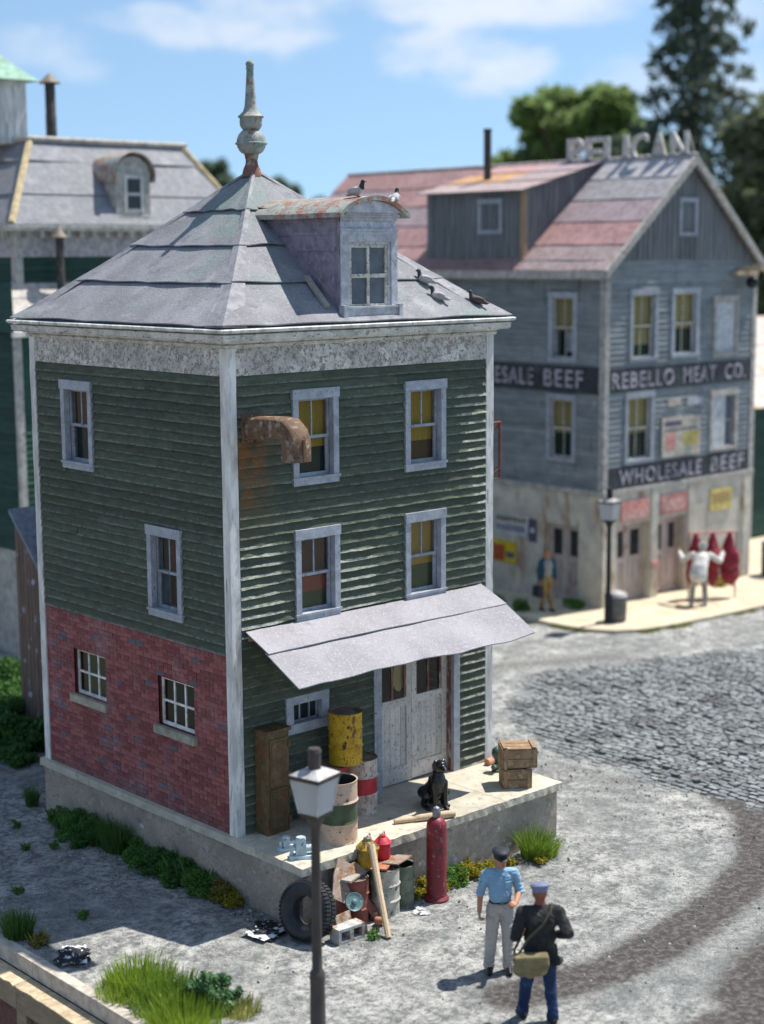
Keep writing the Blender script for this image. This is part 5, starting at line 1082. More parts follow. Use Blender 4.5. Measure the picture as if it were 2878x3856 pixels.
def cap_mesh(t, c, mat, r=.098, peak=True, turn=0.0, floppy=0.0):
    c = Vector(c); mb = MB(); mb.lathe([(r*.93, -.015), (r*.97, .018), (r*1.12, .045), (r*1.16, .062), (r*1.0, .082), (r*.55, .092), (.001, .094)], 22, (0, 0, 0), sy=1.14)
    if peak:
        n = 12; vs = []; 
        for i in range(n+1):
            a = math.pi*(i/n); x = math.cos(a)*r*.9; y = math.sin(a); vs += [(x, r*.80*y+.02, .004), (x*.92, r*.80*y+.02+.062*y, -.020)]
        mb.add(vs+[(v[0], v[1], v[2]-.006) for v in vs], [(2*i, 2*i+1, 2*i+3, 2*i+2) for i in range(n)]+[(2*i+2+2*(n+1), 2*i+3+2*(n+1), 2*i+1+2*(n+1), 2*i+2*(n+1)) for i in range(n)]+[(2*i+1, 2*i+1+2*(n+1), 2*i+3+2*(n+1), 2*i+3) for i in range(n)])
    rm = Matrix.Rotation(turn, 3, 'Z') @ Matrix.Rotation(floppy, 3, 'X'); mb.v = [tuple(c+rm @ Vector(v)) for v in mb.v]
    return build(mb, 'cap', mat, t, smooth=40)
SK = {'skin': 'skin', 'lip': 'skin_dark', 'eye': 'leather_black'}
def man_blue():
    t = thing('person', 'man in light blue shirt, grey trousers and dark peaked cap standing in the yard', 'person', (1.03, -4.36, 0), math.atan2(-1.15, -.75)-math.pi/2)
    b = Body(); sh, pa, so = 'shirt', 'pants', 'shoe'
    head(b, (0, .03, 1.565), 'skin', 'hair', tilt=R(6), turn=R(8)); b.cap((0, -.01, 1.39), (0, .012, 1.50), .060, .056, 'skin')
    b.ell((0, .005, 1.27), (.182, .118, .175), sh); b.cap((-.155, 0, 1.365), (.155, 0, 1.365), .068, .068, sh); b.ell((0, .02, 1.08), (.165, .120, .16), sh); b.ell((0, .01, 1.18), (.172, .115, .15), sh)
    b.ell((0, .055, 1.425), (.06, .03, .018), sh)
    b.ell((0, .0, .90), (.165, .118, .115), pa); b.ell((0, .008, .985), (.160, .117, .035), 'belt')
    for s, (kx, ky, ax, ay, fx) in ((1, (.115, .02, .14, -.01, .05)), (-1, (.10, .06, .105, .05, -.02))):
        b.chain([(s*.085, 0, .89), (s*kx, ky, .50), (s*ax, ay, .11)], [.102, .082, .072], pa); b.cap((s*ax, ay, .12), (s*ax, ay, .085), .076, .078, pa)
        b.chain([(s*ax, ay-.05, .045), (s*ax, ay+.06, .05), (s*(ax+fx*.5), ay+.155, .032)], [.043, .046, .036], so)
    # right arm hangs, left arm bent across
    b.chain([(.195, 0, 1.355), (.255, -.03, 1.10)], [.066, .058], sh); b.ell((.256, -.032, 1.085), (.066, .066, .035), sh); b.chain([(.256, -.03, 1.09), (.285, .03, .865)], [.044, .032], 'skin'); b.hand((.286, .035, .86), (.02, .12, -1), (-1, .15, 0), (0, 1, 0), 'skin', curl=1.0)
    b.chain([(-.195, 0, 1.355), (-.265, -.01, 1.10)], [.066, .058], sh); b.ell((-.262, .005, 1.085), (.066, .066, .04), sh); b.chain([(-.262, 0, 1.09), (-.17, .20, 1.02)], [.044, .034], 'skin'); b.hand((-.165, .205, 1.02), (.6, .8, .15), (.5, -.2, -1), (0, .2, 1), 'skin', curl=.95)
    b.make('body', {**SK, 'hair': 'cap_navy', 'shirt': 'shirt_blue', 'pants': 'trousers_grey', 'belt': 'leather_black', 'shoe': 'leather_black'}, t, voxel=.0075, smooth=2, folds=('shirt', 'pants'))
    cap_mesh(t, (0, .03, 1.615), 'cap_navy', turn=R(8), floppy=R(-4))
    mb = MB(); mb.box(-.022, .022, .122, .136, .968, 1.0); build(mb, 'buckle', 'cylinder_cap', t)
    for s in (-1, 1): m2 = MB(); m2.obox((s*.045, .095, 1.385), (.07, .012, .06), (R(35), 0, R(s*28))); build(m2, 'collar', 'shirt_blue', t)
    mb = MB(); mb.obox((-.085, .121, 1.24), (.085, .012, .09), (R(-6), 0, R(14))); build(mb, 'pocket', 'shirt_blue', t)
man_blue()
def man_coat():
    t = thing('person', 'man in dark jacket, jeans and blue-grey cap seen from behind', 'person', (.31, -5.72, 0), math.atan2(1.0, .80)-math.pi/2); t.scale = (1.10, 1.10, 1.06)
    b = Body(); ja, pa, so = 'jacket', 'pants', 'shoe'
    head(b, (0, .045, 1.585), 'skin', 'hair', tilt=R(-12), turn=R(10)); b.cap((0, 0, 1.40), (0, .025, 1.52), .06, .058, 'skin')
    b.ell((0, -.01, 1.27), (.205, .140, .19), ja); b.cap((-.17, -.01, 1.375), (.17, -.01, 1.375), .078, .078, ja); b.ell((0, 0, 1.07), (.19, .142, .20), ja); b.ell((.01, 0, .88), (.205, .15, .17), ja); b.ell((.03, -.02, .78), (.245, .185, .06), ja); b.ell((0, .0, 1.44), (.085, .075, .03), ja)
    b.ell((0, 0, .86), (.16, .12, .12), pa)
    for s, (kx, ky, ax, ay) in ((1, (.125, .05, .15, -.03)), (-1, (.13, .10, .165, .14))):
        b.chain([(s*.09, 0, .86), (s*kx, ky, .48), (s*ax, ay, .12)], [.096, .074, .064], pa); b.cap((s*ax, ay, .12), (s*ax, ay, .08), .068, .070, pa)
        b.chain([(s*ax, ay-.05, .045), (s*ax, ay+.06, .05), (s*(ax+.02), ay+.165, .032)], [.045, .047, .036], so)
    b.chain([(.20, -.01, 1.365), (.305, -.09, 1.13)], [.080, .066], ja); b.chain([(.305, -.09, 1.13), (.235, .13, 1.02)], [.064, .052], ja); b.hand((.23, .14, 1.02), (-.7, .7, -.1), (-.6, -.4, -.3), (0, .2, 1), 'skin', curl=.8)
    b.chain([(-.20, -.01, 1.365), (-.285, -.05, 1.10)], [.080, .066], ja); b.chain([(-.285, -.05, 1.10), (-.235, .16, 1.03)], [.064, .052], ja); b.hand((-.23, .17, 1.03), (.7, .7, 0), (.6, -.4, -.3), (0, .2, 1), 'skin', curl=.8)
    b.make('body', {'skin': 'skin_dark', 'lip': 'skin_dark', 'eye': 'leather_black', 'hair': 'skin_dark', 'jacket': 'jacket_black', 'pants': 'jeans', 'shoe': 'leather_black'}, t, voxel=.0075, smooth=2, folds=('jacket', 'pants'))
    cp = cap_mesh(t, (0, .03, 1.64), 'cap_blue', r=.092, turn=R(10), floppy=R(-14)); cp.scale = (1, 1, .985)
    # satchel on a strap
    s = thing('satchel', 'khaki canvas satchel slung over the dark jacket', 'bag', (.31, -5.72, 0), t.rotation_euler[2]); s.scale = t.scale
    c = Vector((-.14, -.215, .82)); p = Body()
    for ox, oz in ((-.10, -.05), (.10, -.05), (-.10, .06), (.10, .05), (0, -.07), (0, .05)): p.ell(c+Vector((ox, 0, oz)), (.105, .075, .095), 'k')
    p.make('pouch', {'k': 'satchel_khaki'}, s, voxel=.012, smooth=4)
    p = Body()
    for k in range(13): u = (k-6)*.029; p.chain([c+Vector((u, .02, .118)), c+Vector((u, -.055, .105)), c+Vector((u*1.02, -.080, .02)), c+Vector((u*.96, -.080, -.05+.004*abs(k-6)))], [.024, .026, .024, .020], 'k')
    p.make('flap', {'k': 'satchel_khaki'}, s, voxel=.010, smooth=3)
    mb = MB(); mb.tube([(-.27, -.20, .95), (-.16, -.175, 1.12), (0, -.165, 1.27), (.10, -.12, 1.42), (.13, -.02, 1.462), (.11, .10, 1.40), (-.03, .17, 1.2), (-.20, .10, 1.02), (-.30, -.06, .93), (-.31, -.19, .92)], .015, 6); build(mb, 'strap', 'strap_dark', s, smooth=50)
man_coat()
def man_far():
    t = thing('person', 'man in blue coat and tan trousers carrying a bag past the warehouse door', 'person', (17.62, 9.62, .115), math.atan2(-1.0, -.35)-math.pi/2)
    b = Body(); head(b, (0, .03, 1.52), 'skin', 'hair'); b.cap((0, 0, 1.36), (0, .01, 1.46), .058, .055, 'skin')
    b.ell((0, .03, 1.22), (.15, .11, .2), 'shirt'); b.ell((0, .02, 1.02), (.14, .10, .12), 'shirt')
    for s in (-1, 1):
        b.ell((s*.11, -.02, 1.20), (.09, .12, .22), 'coat'); b.ell((s*.12, -.03, .95), (.08, .11, .2), 'coat'); b.chain([(s*.18, 0, 1.33), (s*.24, -.02, 1.08), (s*.25, .04, .86)], [.066, .056, .045], 'coat'); b.hand((s*.25, .045, .85), (0, .1, -1), (-s, 0, 0), (0, 1, 0), 'skin', curl=1.0)
        b.chain([(s*.085, 0, .86), (s*.10, .06*s, .48), (s*.10, -.10*s, .11)], [.092, .068, .058], 'pants'); b.chain([(s*.10, -.10*s-.05, .045), (s*.10, -.10*s+.14, .035)], [.042, .036], 'shoe')
    b.cap((-.1, -.06, 1.34), (.1, -.06, 1.34), .07, .07, 'coat'); b.ell((0, 0, .88), (.15, .11, .11), 'pants')
    b.make('body', {**SK, 'hair': 'hair_red', 'shirt': 'shirt_grey', 'coat': 'coat_blue', 'pants': 'trousers_tan', 'shoe': 'leather_black'}, t, voxel=.012, smooth=2)
    g = thing('travel_bag', 'dark bag hanging from the blue-coated man\'s hand', 'bag', (17.62, 9.62, .115), t.rotation_euler[2])
    mb = MB(); mb.obox((.27, .02, .55), (.16, .36, .28), taper=.86); build(mb, 'body', 'cap_navy', g); mb = MB(); mb.tube([(.27, -.08, .68), (.262, 0, .79), (.262, .06, .79), (.27, .12, .68)], .014, 6); build(mb, 'handle', 'leather_black', g)
man_far()
def butcher():
    t = thing('person', 'butcher in white smock and cap reaching for the hanging meat', 'person', (21.0, 7.22, .115), math.atan2(.75, .9)-math.pi/2); t.scale = (1.2, 1.2, 1.06)
    b = Body(); head(b, (.09, .30, 1.40), 'skin', 'hair', tilt=R(-30)); b.cap((.07, .20, 1.28), (.09, .26, 1.36), .056, .055, 'skin')
    b.chain([(-.02, -.06, .80), (0, -.01, .98), (.05, .12, 1.16), (.07, .18, 1.25)], [.20, .185, .18, .12], 'smock'); b.cap((-.13, .18, 1.26), (.23, .18, 1.24), .08, .08, 'smock')
    for s in (-1, 1):
        b.chain([(s*.19+.05, .18, 1.26), (s*.40+.06, .22, 1.10), (s*.47+.06, .44, 1.26)], [.08, .068, .056], 'smock'); b.hand((s*.475+.06, .45, 1.27), (s*.1, .7, .6), (-s, 0, .2), (0, .3, 1), 'skin', curl=.7)
        b.chain([(s*.09, -.02, .82), (s*.13, .02, .46), (s*.15, -.03, .11)], [.092, .068, .056], 'pants'); b.chain([(s*.15, -.08, .045), (s*.155, .11, .035)], [.044, .036], 'shoe')
    b.make('body', {**SK, 'hair': 'butcher_white', 'smock': 'butcher_white', 'pants': 'butcher_trousers', 'shoe': 'butcher_trousers'}, t, voxel=.012, smooth=2)
    cap_mesh(t, (.09, .245, 1.46), 'butcher_white', peak=False, floppy=R(-30))
butcher()

# meat rail with three hanging carcasses
t = thing('meat_rail', 'iron rail on posts carrying hung meat in front of the warehouse', 'rack', (22.0, 7.45, .115))
A_, B_2 = Vector((21.45, 7.90, 0)), Vector((22.62, 7.20, 0)); up2 = lambda p, z: (p.x, p.y, z)
mb = MB(); mb.tube([up2(A_, 1.93), up2(B_2, 1.93)], .03, 8); build(mb, 'rail', 'sign_pink', t, world=True)
for p in (A_, B_2): mb = MB(); mb.tube([up2(p, .12), up2(p, 1.93)], .018, 8); build(mb, 'post', 'rust_red', t, world=True)
for i, lab in enumerate(('dark red side of beef hung beside the warehouse door', 'dark red side of beef hung between two others', 'bright fatty side of beef hung at the street end of the rail')):
    p = A_.lerp(B_2, (.14, .50, .86)[i]); b = Body(); sg = (.1, -.12, .06)[i]
    b.chain([(0, 0, 1.78), (.01, 0, 1.60), (.02+sg*.3, .02, 1.30)], [.06, .12, .20], 'm'); b.ell((sg*.3, .02, 1.05), (.31, .20, .42), 'm'); b.ell((-.02, .02, .70), (.28, .19, .36), 'm'); b.chain([(-.03, .02, .55), (-.06, .04, .40)], [.12, .07], 'm'); b.chain([(.07, 0, .62), (.14, .02, .42)], [.06, .04], 'f'); b.chain([(-.08, 0, .55), (-.12, .0, .32)], [.05, .035], 'f'); b.ell((.10, -.06, 1.1), (.07, .06, .22), 'f' if i == 2 else 'm')
    o = b.make('beef_side', {'m': 'meat_red', 'f': 'meat_fat'}, None, voxel=.02, smooth=3, loc=(p.x, p.y, .115), rotz=i*1.1); tag(o, lab, 'meat', 'sides of beef')

# ================================================================== PIGEONS
def pigeon(loc, rotz, label, brown=False, up=0.0, pitch=0.0):
    b = Body(); bd, hd = 'b', 'h'
    b.ell((0, 0, .082), (.072, .108, .064), bd, Matrix.Rotation(R(16+up), 3, 'X')); b.ell((0, .05, .098), (.06, .062, .062), bd); b.chain([(0, .078, .125), (0, .095, .175), (0, .098, .195)], [.046, .031, .030], hd); b.ell((0, .106, .208), (.029, .035, .028), hd); b.cap((0, .135, .206), (0, .165, .198), .009, .004, hd)
    b.chain([(0, -.07, .062), (0, -.145, .035)], [.04, .026], bd); b.ell((0, -.15, .034), (.032, .05, .012), bd)
    for s in (-1, 1): b.ell((s*.058, -.03, .085), (.018, .098, .045), 'w', Matrix.Rotation(R(10+up), 3, 'X')); b.cap((s*.024, .015, .03), (s*.024, .02, .006), .008, .008, 'l'); b.cap((s*.024, .02, .006), (s*.026, .05, .006), .008, .006, 'l')
    t = thing('pigeon', label, 'pigeon', loc, rotz, 'pigeons on the roof'); t.rotation_euler = (pitch, 0, rotz); t.scale = (1.08, 1.08, 1.08)
    b.make('body', {'b': 'pigeon_brown' if brown else 'pigeon_grey', 'h': 'pigeon_head', 'w': 'pigeon_brown' if brown else 'pigeon_grey', 'l': 'rust_red'}, t, voxel=.007, smooth=2)
rz = lambda x, y: prof((y+OV)/(AY+OV))+.012
pigeon((2.50, .02, 10.30), R(-165), 'plump grey pigeon facing the street on the rounded dormer roof')
pigeon((3.14, -.13, 10.20), R(-60), 'grey pigeon standing in profile on the dormer roof edge')
pigeon((4.36, .47, rz(0, .47)), R(35), 'grey pigeon resting high on the felt roof near the hip'); pigeon((4.32, .13, rz(0, .13)), R(30), 'grey pigeon resting low on the felt roof beside the dormer'); pigeon((5.08, .02, rz(0, .02)), R(35), 'brown pigeon sitting at the roof corner above the gutter', brown=True)
mb = MB(); mb.obox((0, 0, 0), (.085, .72, .05)); o = build(mb, 'wooden_plank', 'grey_wood', loc=(1.93, .30, rz(0, .30)+.075)); o.rotation_euler = (R(37), R(0), R(-8)); tag(o, 'short grey plank lying on the felt roof against the dormer', 'plank')

# ================================================================== STREET LAMPS
def lamp(loc, label, iron, h, k=.92, rotz=R(13)):
    t = thing('street_lamp', label, 'street lamp', loc, rotz, None)
    mb = MB(); mb.lathe([(.13*k, 0), (.13*k, .08), (.105*k, .12), (.098*k, .70), (.105*k, .80), (.098*k, .86), (.070*k, .89), (.066*k, 1.2), (.058*k, h-1.03), (.062*k, h-.99), (.09*k, h-.93), (.135*k, h-.85)], 20); build(mb, 'post', iron, t, smooth=40)
    z0 = h-.85; sq = lambda r_, z: [(-r_, -r_, z), (r_, -r_, z), (r_, r_, z), (-r_, r_, z)]
    def frust(r0, za, r1, zb): m = MB(); m.add(sq(r0, za)+sq(r1, zb), MB.BF); return m
    build(frust(.135*k, z0, .152*k, z0+.055), 'lantern_base', iron, t); build(frust(.150*k, z0+.057, .222*k, z0+.48), 'lantern_glass', 'lamp_glass', t)
    for sx, sy in ((-1, -1), (1, -1), (1, 1), (-1, 1)):
        m = MB(); m.tube([(sx*.15*k, sy*.15*k, z0+.055), (sx*.224*k, sy*.224*k, z0+.482)], .011*k, 6); build(m, 'lantern_bar', 'lamp_trim', t)
    build(frust(.245*k, z0+.482, .245*k, z0+.53), 'lantern_rim', iron, t); build(frust(.24*k, z0+.531, .11*k, z0+.598), 'lantern_roof', 'lamp_top', t)
    m = MB(); m.lathe([(.085*k, z0+.585), (.085*k, z0+.79), (.095*k, z0+.80), (.08*k, z0+.845), (.03*k, z0+.85), (.001, z0+.85)], 16, cap=False); build(m, 'chimney', iron, t, smooth=40)
    m = MB(); m.lathe([(.02, z0+.06), (.03, z0+.16), (.032, z0+.22), (.001, z0+.26)], 10, cap=False); build(m, 'bulb', 'lamp_trim', t, smooth=40)
lamp((-1.97, -4.16, 0), 'dark iron street lamp with a square frosted lantern by the yard junk', 'lamp_iron', 3.68)
lamp((17.68, 7.58, .0), 'dark iron street lamp on the sandy pavement corner of the warehouse', 'lamp_iron_dark', 3.58)
t = thing('litter_bin', 'round grey lidded litter bin behind the pavement street lamp', 'bin', (17.98, 7.55, .115)); mb = MB(); mb.lathe([(.22, 0), (.25, .04), (.27, .62), (.28, .66)], 18); build(mb, 'body', 'bin_grey', t, smooth=40); mb = MB(); mb.lathe([(.28, .66), (.24, .74), (.1, .80), (.001, .81)], 18, cap=False); build(mb, 'lid', 'lamp_top', t, smooth=40)
t = thing('litter_bin', 'dark blue barrel bin at the end wall of the warehouse', 'bin', (25.95, 8.2, .115)); mb = MB(); mb.lathe([(.34, 0), (.36, .05), (.37, .9), (.39, .94)], 18); build(mb, 'body', 'bin_blue', t, smooth=40); mb = MB(); mb.lathe([(.39, .94), (.37, .97), (.001, .985)], 18, cap=False); build(mb, 'lid', 'bin_blue', t)

# ================================================================== RETAINING WALL
rw = thing('retaining_wall', 'low tan timber retaining wall with red panels along the yard edge', 'wall', (WALLX-.1, -2, -3.4))
for k, (y0, y1) in enumerate(((-14, -6.2), (-6.19, .1), (.11, 8))):
    mb = MB(); mb.box(WALLX-.12, WALLX+.04, y0, y1, -.20, .025); build(mb, 'kerb_rail', 'kerb_pale', rw, world=True)
    mb = MB(); N = 60; rr = random.Random(k)
    mb.sheet(lambda u, v: (WALLX-.135-v*.27-(rr.uniform(0, .02) if v == 1 else 0), y0+(y1-y0)*u, -.205-(rr.uniform(0, .012) if v == 1 else 0)), N, 3, (0, 0, -.02)); build(mb, 'ledge', 'dock_beam_top', rw, world=True)
    mb = MB(); mb.box(WALLX-.39, WALLX-.14, y0, y1, -.56, -.228); build(mb, 'beam', 'dock_beam', rw, world=True)
    mb = MB(); mb.box(WALLX-.30, WALLX-.05, y0, y1, -3.4, -.561); build(mb, 'panel', 'panel_red', rw, world=True)
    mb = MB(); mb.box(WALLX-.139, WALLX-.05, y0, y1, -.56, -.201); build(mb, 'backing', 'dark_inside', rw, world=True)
y = -12.9
while y < 7.5:
    mb = MB(); mb.box(WALLX-.37, WALLX-.301, y, y+.26, -3.4, -.562); build(mb, 'post', 'dock_beam', rw, world=True); y += 1.42

# ================================================================== MEAT WAREHOUSE
X0, X1, Y0, Y1, EV, RX, RZ = 18.84, 25.45, 8.77, 22.3, 9.15, 22.2, 11.97
gF = lambda u, n, z: (u, Y0-n, z); gL = lambda u, n, z: (X0-n, u, z); ST = 3.25
wh = thing('meat_warehouse', 'large weathered grey clapboard meat warehouse with red patched roof and stucco ground floor', 'warehouse', (22.1, 15.5, 0))
fw_ = [(19.80, 20.98, 6.58, 8.50), (21.57, 22.79, 6.60, 8.50), (23.45, 24.61, 6.56, 8.25), (19.66, 20.88, 3.87, 5.79), (23.41, 24.69, 3.89, 5.62)]
lw_ = [(9.70, 10.69, 6.58, 8.44), (9.70, 10.74, 3.92, 5.74), (14.8, 15.8, 6.58, 8.44), (14.8, 15.8, 3.92, 5.74), (18.8, 19.8, 6.58, 8.44), (18.8, 19.8, 3.92, 5.74)]
for nm, f_, u0, u1, hs_ in (('front_wall', gF, X0, X1, fw_), ('side_wall', gL, Y0, Y1, lw_)):
    mb = MB(); holed(mb, f_, u0+.04, u1-.04, ST, EV+.12, [(a+.06, b-.06, c+.06, d-.06) for a, b, c, d in hs_], -.014); w_ = build(mb, nm, 'grey_siding', wh, world=True)
    siding(w_, f_, u0+.15, u1-.15, ST, EV+.10, 40, hs_, 'grey_siding', seed=len(hs_), seg=1.2, rough=.8, breaks=.3)
mb = MB(); mb.add([(X1, Y0, 0), (X1, Y1, 0), (X1, Y1, EV), (X1, Y0, EV)], [(0, 1, 2, 3)]); mb.add([(X0, Y1, 0), (X1, Y1, 0), (X1, Y1, EV), (RX, Y1, RZ), (X0, Y1, EV)], [(0, 1, 2, 3, 4)]); build(mb, 'rear_wall', 'grey_siding', wh, world=True, fix=False)
blinds = ((.42, 1, 0, 1, 'shade_tan'), (0, .42, 0, 1, 'shade_dark'))
for i, (a, b, c, d) in enumerate(fw_):
    if i == 2: w_ = window(wh, gF, a, b, c, d, 'old_trim', boarded='board_white', cas=.12)
    elif i == 4:
        w_ = window(wh, gF, a, b, c, d, 'old_trim', shades=(), cas=.12, glass='glass_dusty'); mb = MB(); mb.mbox(gF, a+.14, a+.14+(b-a)*.45, -.03, .01, c+.14, d-.16); build(mb, 'boarding', 'board_white', w_, world=True)
    else: window(wh, gF, a, b, c, d, 'frame_blue', lower=2, shades=blinds if i else ((.2, 1, 0, 1, 'shade_tan'), (0, .2, 0, 1, 'shade_dark')), cas=.13, sash='sash_white')
for i, (a, b, c, d) in enumerate(lw_): window(wh, gL, a, b, c, d, 'frame_blue', lower=2, shades=((.45, 1, 0, 1, 'shade_yellow' if i % 2 else 'shade_tan'), (.1, .45, .0, .5, 'sign_white')) if i == 0 else blinds, cas=.13, sash='sash_white')
for (cx, cy, sx, sy) in ((X0, Y0, 1, 1), (X1, Y0, -1, 1), (X0, Y1, 1, -1)):
    mb = MB(); mb.box(min(cx-sx*.04, cx+sx*.15), max(cx-sx*.04, cx+sx*.15), min(cy-sy*.04, cy+sy*.15), max(cy-sy*.04, cy+sy*.15), ST, EV); build(mb, 'corner_post', 'old_trim', wh, world=True)
# stucco storey with recessed doors
doorsF = [(19.42, 20.80, .10, 2.26), (21.16, 22.36, .10, 2.26)]; doorsL = [(9.57, 10.80, .10, 2.22)]
mb = MB(); holed(mb, gF, X0-.02, X1+.02, 0, ST, doorsF, .03); holed(mb, gL, Y0-.02, Y1, 0, ST, doorsL, .03)
for f_, ds in ((gF, doorsF), (gL, doorsL)):
    for a, b, c, d in ds:
        for u in (a, b): mb.add([f_(u, .03, c), f_(u, -.28, c), f_(u, -.28, d), f_(u, .03, d)], [(0, 1, 2, 3)])
        mb.add([f_(a, .03, d), f_(b, .03, d), f_(b, -.28, d), f_(a, -.28, d)], [(0, 1, 2, 3)])
stu = build(mb, 'stucco_wall', 'stucco', wh, world=True, fix=False)
mb = MB(); mb.mbox(gF, X0-.05, X1+.05, .03, .09, ST-.12, ST-.001); mb.mbox(gL, Y0-.05, Y1, .03, .09, ST-.12, ST-.001); build(mb, 'belt_course', 'old_trim', wh, world=True)
for u in (20.98, 22.6, 25.2): mb = MB(); mb.mbox(gF, u-.14, u+.14, .031, .075, 0, ST-.13); build(mb, 'pilaster', 'stucco', wh, world=True)
for f_, ds in ((gF, doorsF), (gL, doorsL)):
    for a, b, c, d in ds:
        m_ = (a+b)/2
        for q0, q1 in ((a+.02, m_-.005), (m_+.005, b-.02)):
            fr = MB(); fr.mbox(f_, q0, q0+.13, -.26, -.20, c, d); fr.mbox(f_, q1-.13, q1, -.26, -.20, c, d); fr.mbox(f_, q0+.13, q1-.13, -.26, -.20, 2.05, d); fr.mbox(f_, q0+.13, q1-.13, -.26, -.20, 1.18, 1.34); fr.mbox(f_, q0+.13, q1-.13, -.26, -.20, c, c+.2)
            o = build(fr, 'door', 'shop_door', wh, world=True)
            for k in range(3): p = MB(); w3 = (q1-q0-.26)/3; p.mbox(f_, q0+.13+k*w3+.004, q0+.13+(k+1)*w3-.004, -.255, -.225, c+.2, 1.18); build(p, 'plank', 'shop_door', o, world=True)
            g = MB(); g.mbox(f_, q0+.13, q1-.13, -.245, -.235, 1.34, 2.05); build(g, 'pane', 'glass_dark', o, world=True)
# painted sign bands
def band(f_, u0, u1, z0, z1, txt, t0, t1, zc, h, flip=False):
    mb = MB(); mb.mbox(f_, u0, u1, .012, .040, z0, z1); bnd = build(mb, 'sign_band', 'sign_black', wh, world=True); bnd['label'] = 'black painted band with white block lettering'
    words = txt.split(' '); N_c = len(txt); k0 = 0
    for wd in words:
        a_ = (t1-t0)*k0/N_c; w_c = (t1-t0)*(len(wd)-(.12 if wd[-1] != '.' else .45))/N_c
        pl_ = (lambda x, y, d, a_=a_: f_(t1-a_-x, .046+d, zc-h/2+y)) if flip else (lambda x, y, d, a_=a_: f_(t0+a_+x, .046+d, zc-h/2+y))
        build(text_mb(wd, h, .008, pl_, spacing=1.2, width=w_c, bold=.012), 'lettering', 'letter_white', bnd, world=True, fix=False); k0 += len(wd)+1
band(gF, X0+.16, X1-.16, 5.83, 6.45, 'REBELLO MEAT CO.', 19.10, 25.18, 6.13, .43); band(gF, X0+.16, X1-.16, ST+.005, 3.86, 'WHOLESALE BEEF', 19.45, 25.10, 3.55, .42); band(gL, Y0+.16, 15.4, 5.80, 6.50, 'WHOLESALE BEEF', 9.43, 14.35, 6.16, .46, flip=True)
# gable, board and batten
poly = [(X0, EV+.10), (X1, EV+.10), (RX, RZ-.05)]; mb = MB(); mb.add([(x, Y0+.01, z) for x, z in poly], [(0, 1, 2)]); gab = build(mb, 'gable', 'grey_batten', wh, world=True)
u = X0+.15
while u < X1-.1:
    top = EV+.10+(RZ-.05-EV-.10)*(1-abs(u-RX)/((RX-X0) if u < RX else (X1-RX)))
    if not (21.75 < u < 22.65):
        mb = MB(); mb.mbox(gF, u-.10, u+.10, 0, .016, EV+.10, max(EV+.12, top-.10)); build(mb, 'board', 'grey_batten', gab, world=True)
    mb = MB(); mb.mbox(gF, u+.075, u+.125, .016, .04, EV+.10, max(EV+.12, top-.12)) if not (21.70 < u < 22.55) else mb.mbox(gF, u+.075, u+.125, .016, .04, EV+.10, 9.85); build(mb, 'batten', 'grey_batten', gab, world=True); u += .205
window(wh, gF, 21.81, 22.60, 9.88, 10.90, 'frame_blue', cas=.11, head=.12, sill=.10, sash='sash_white', shades=((0, 1, 0, .5, 'sign_white'), (0, 1, .5, 1, 'shade_dark')), depth=.2)
# roof
OVH = .28; slope = (RZ-EV)/(RX-X0); sl = lambda x: EV+.06+(x-X0)*slope; xr0 = X0-OVH; yf, yb = Y0-.25, Y1+.25
mb = MB(); mb.add([(xr0, yf, sl(xr0)-.03), (RX, yf, RZ), (RX, yb, RZ), (xr0, yb, sl(xr0)-.03)], [(0, 1, 2, 3)]); slr = (RZ-EV)/(X1-RX); mb.add([(RX, yf, RZ+.02), (X1+OVH, yf, EV-OVH*slr), (X1+OVH, yb, EV-OVH*slr), (RX, yb, RZ+.02)], [(0, 1, 2, 3)])
rf = build(mb, 'roof', 'meat_roof_3', wh, world=True, fix=False)
ct = [0, .215, .415, .61, .80, 1.0]; ys_ = [yf, 11.62, 15.7, 19.4, yb]
for k in range(5):
    for s in range(4):
        a, b = xr0+(RX-xr0)*ct[k], xr0+(RX-xr0)*min(1, ct[k+1]+.015); mt = 'meat_roof_%d' % ((0, 1, 2, 3, 4)[k] if s == 0 else (5, 1, 0, 5, 2)[k] if s == 1 else (1, 5, 2, 1, 5)[k] if s == 2 else (0, 1, 5, 2, 1)[k])
        def P(u, v): return (a+(b-a)*v, ys_[s]+(ys_[s+1]-ys_[s])*u, sl(a+(b-a)*v)+.03*(1-v)+.012+.006*math.sin(u*9+k))
        mb = MB(); mb.sheet(P, 8, 1, (0, 0, -.02)); build(mb, 'roofing_sheet', mt, rf, world=True)
mb = MB(); mb.box(xr0-.06, xr0+.03, yf, yb, sl(xr0)-.20, sl(xr0)+.02); mb.box(xr0, X0-.04, yf+.1, yb-.1, sl(xr0)-.16, sl(xr0)-.10); build(mb, 'eave_board', 'old_trim', wh, world=True)
for sgn, xe, ze in ((-1, xr0-.03, sl(xr0)-.02), (1, X1+OVH, EV-OVH*slr)):
    mb = MB(); p0 = Vector((xe, 0, ze)); p1 = Vector((RX, 0, RZ+.05)); vs = []
    for yy in (yf-.05, yf+.04):
        vs += [(p0.x, yy, p0.z+.05), (p1.x, yy, p1.z+.03), (p1.x, yy, p1.z-.24), (p0.x, yy, p0.z-.18)]
    mb.add(vs, MB.BF); build(mb, 'rake_board', 'old_trim', wh, world=True)
mb = MB(); mb.tube([(RX, yf-.05, RZ+.06), (RX, yb, RZ+.06)], .06, 8); build(mb, 'ridge_cap', 'old_trim', wh, world=True)
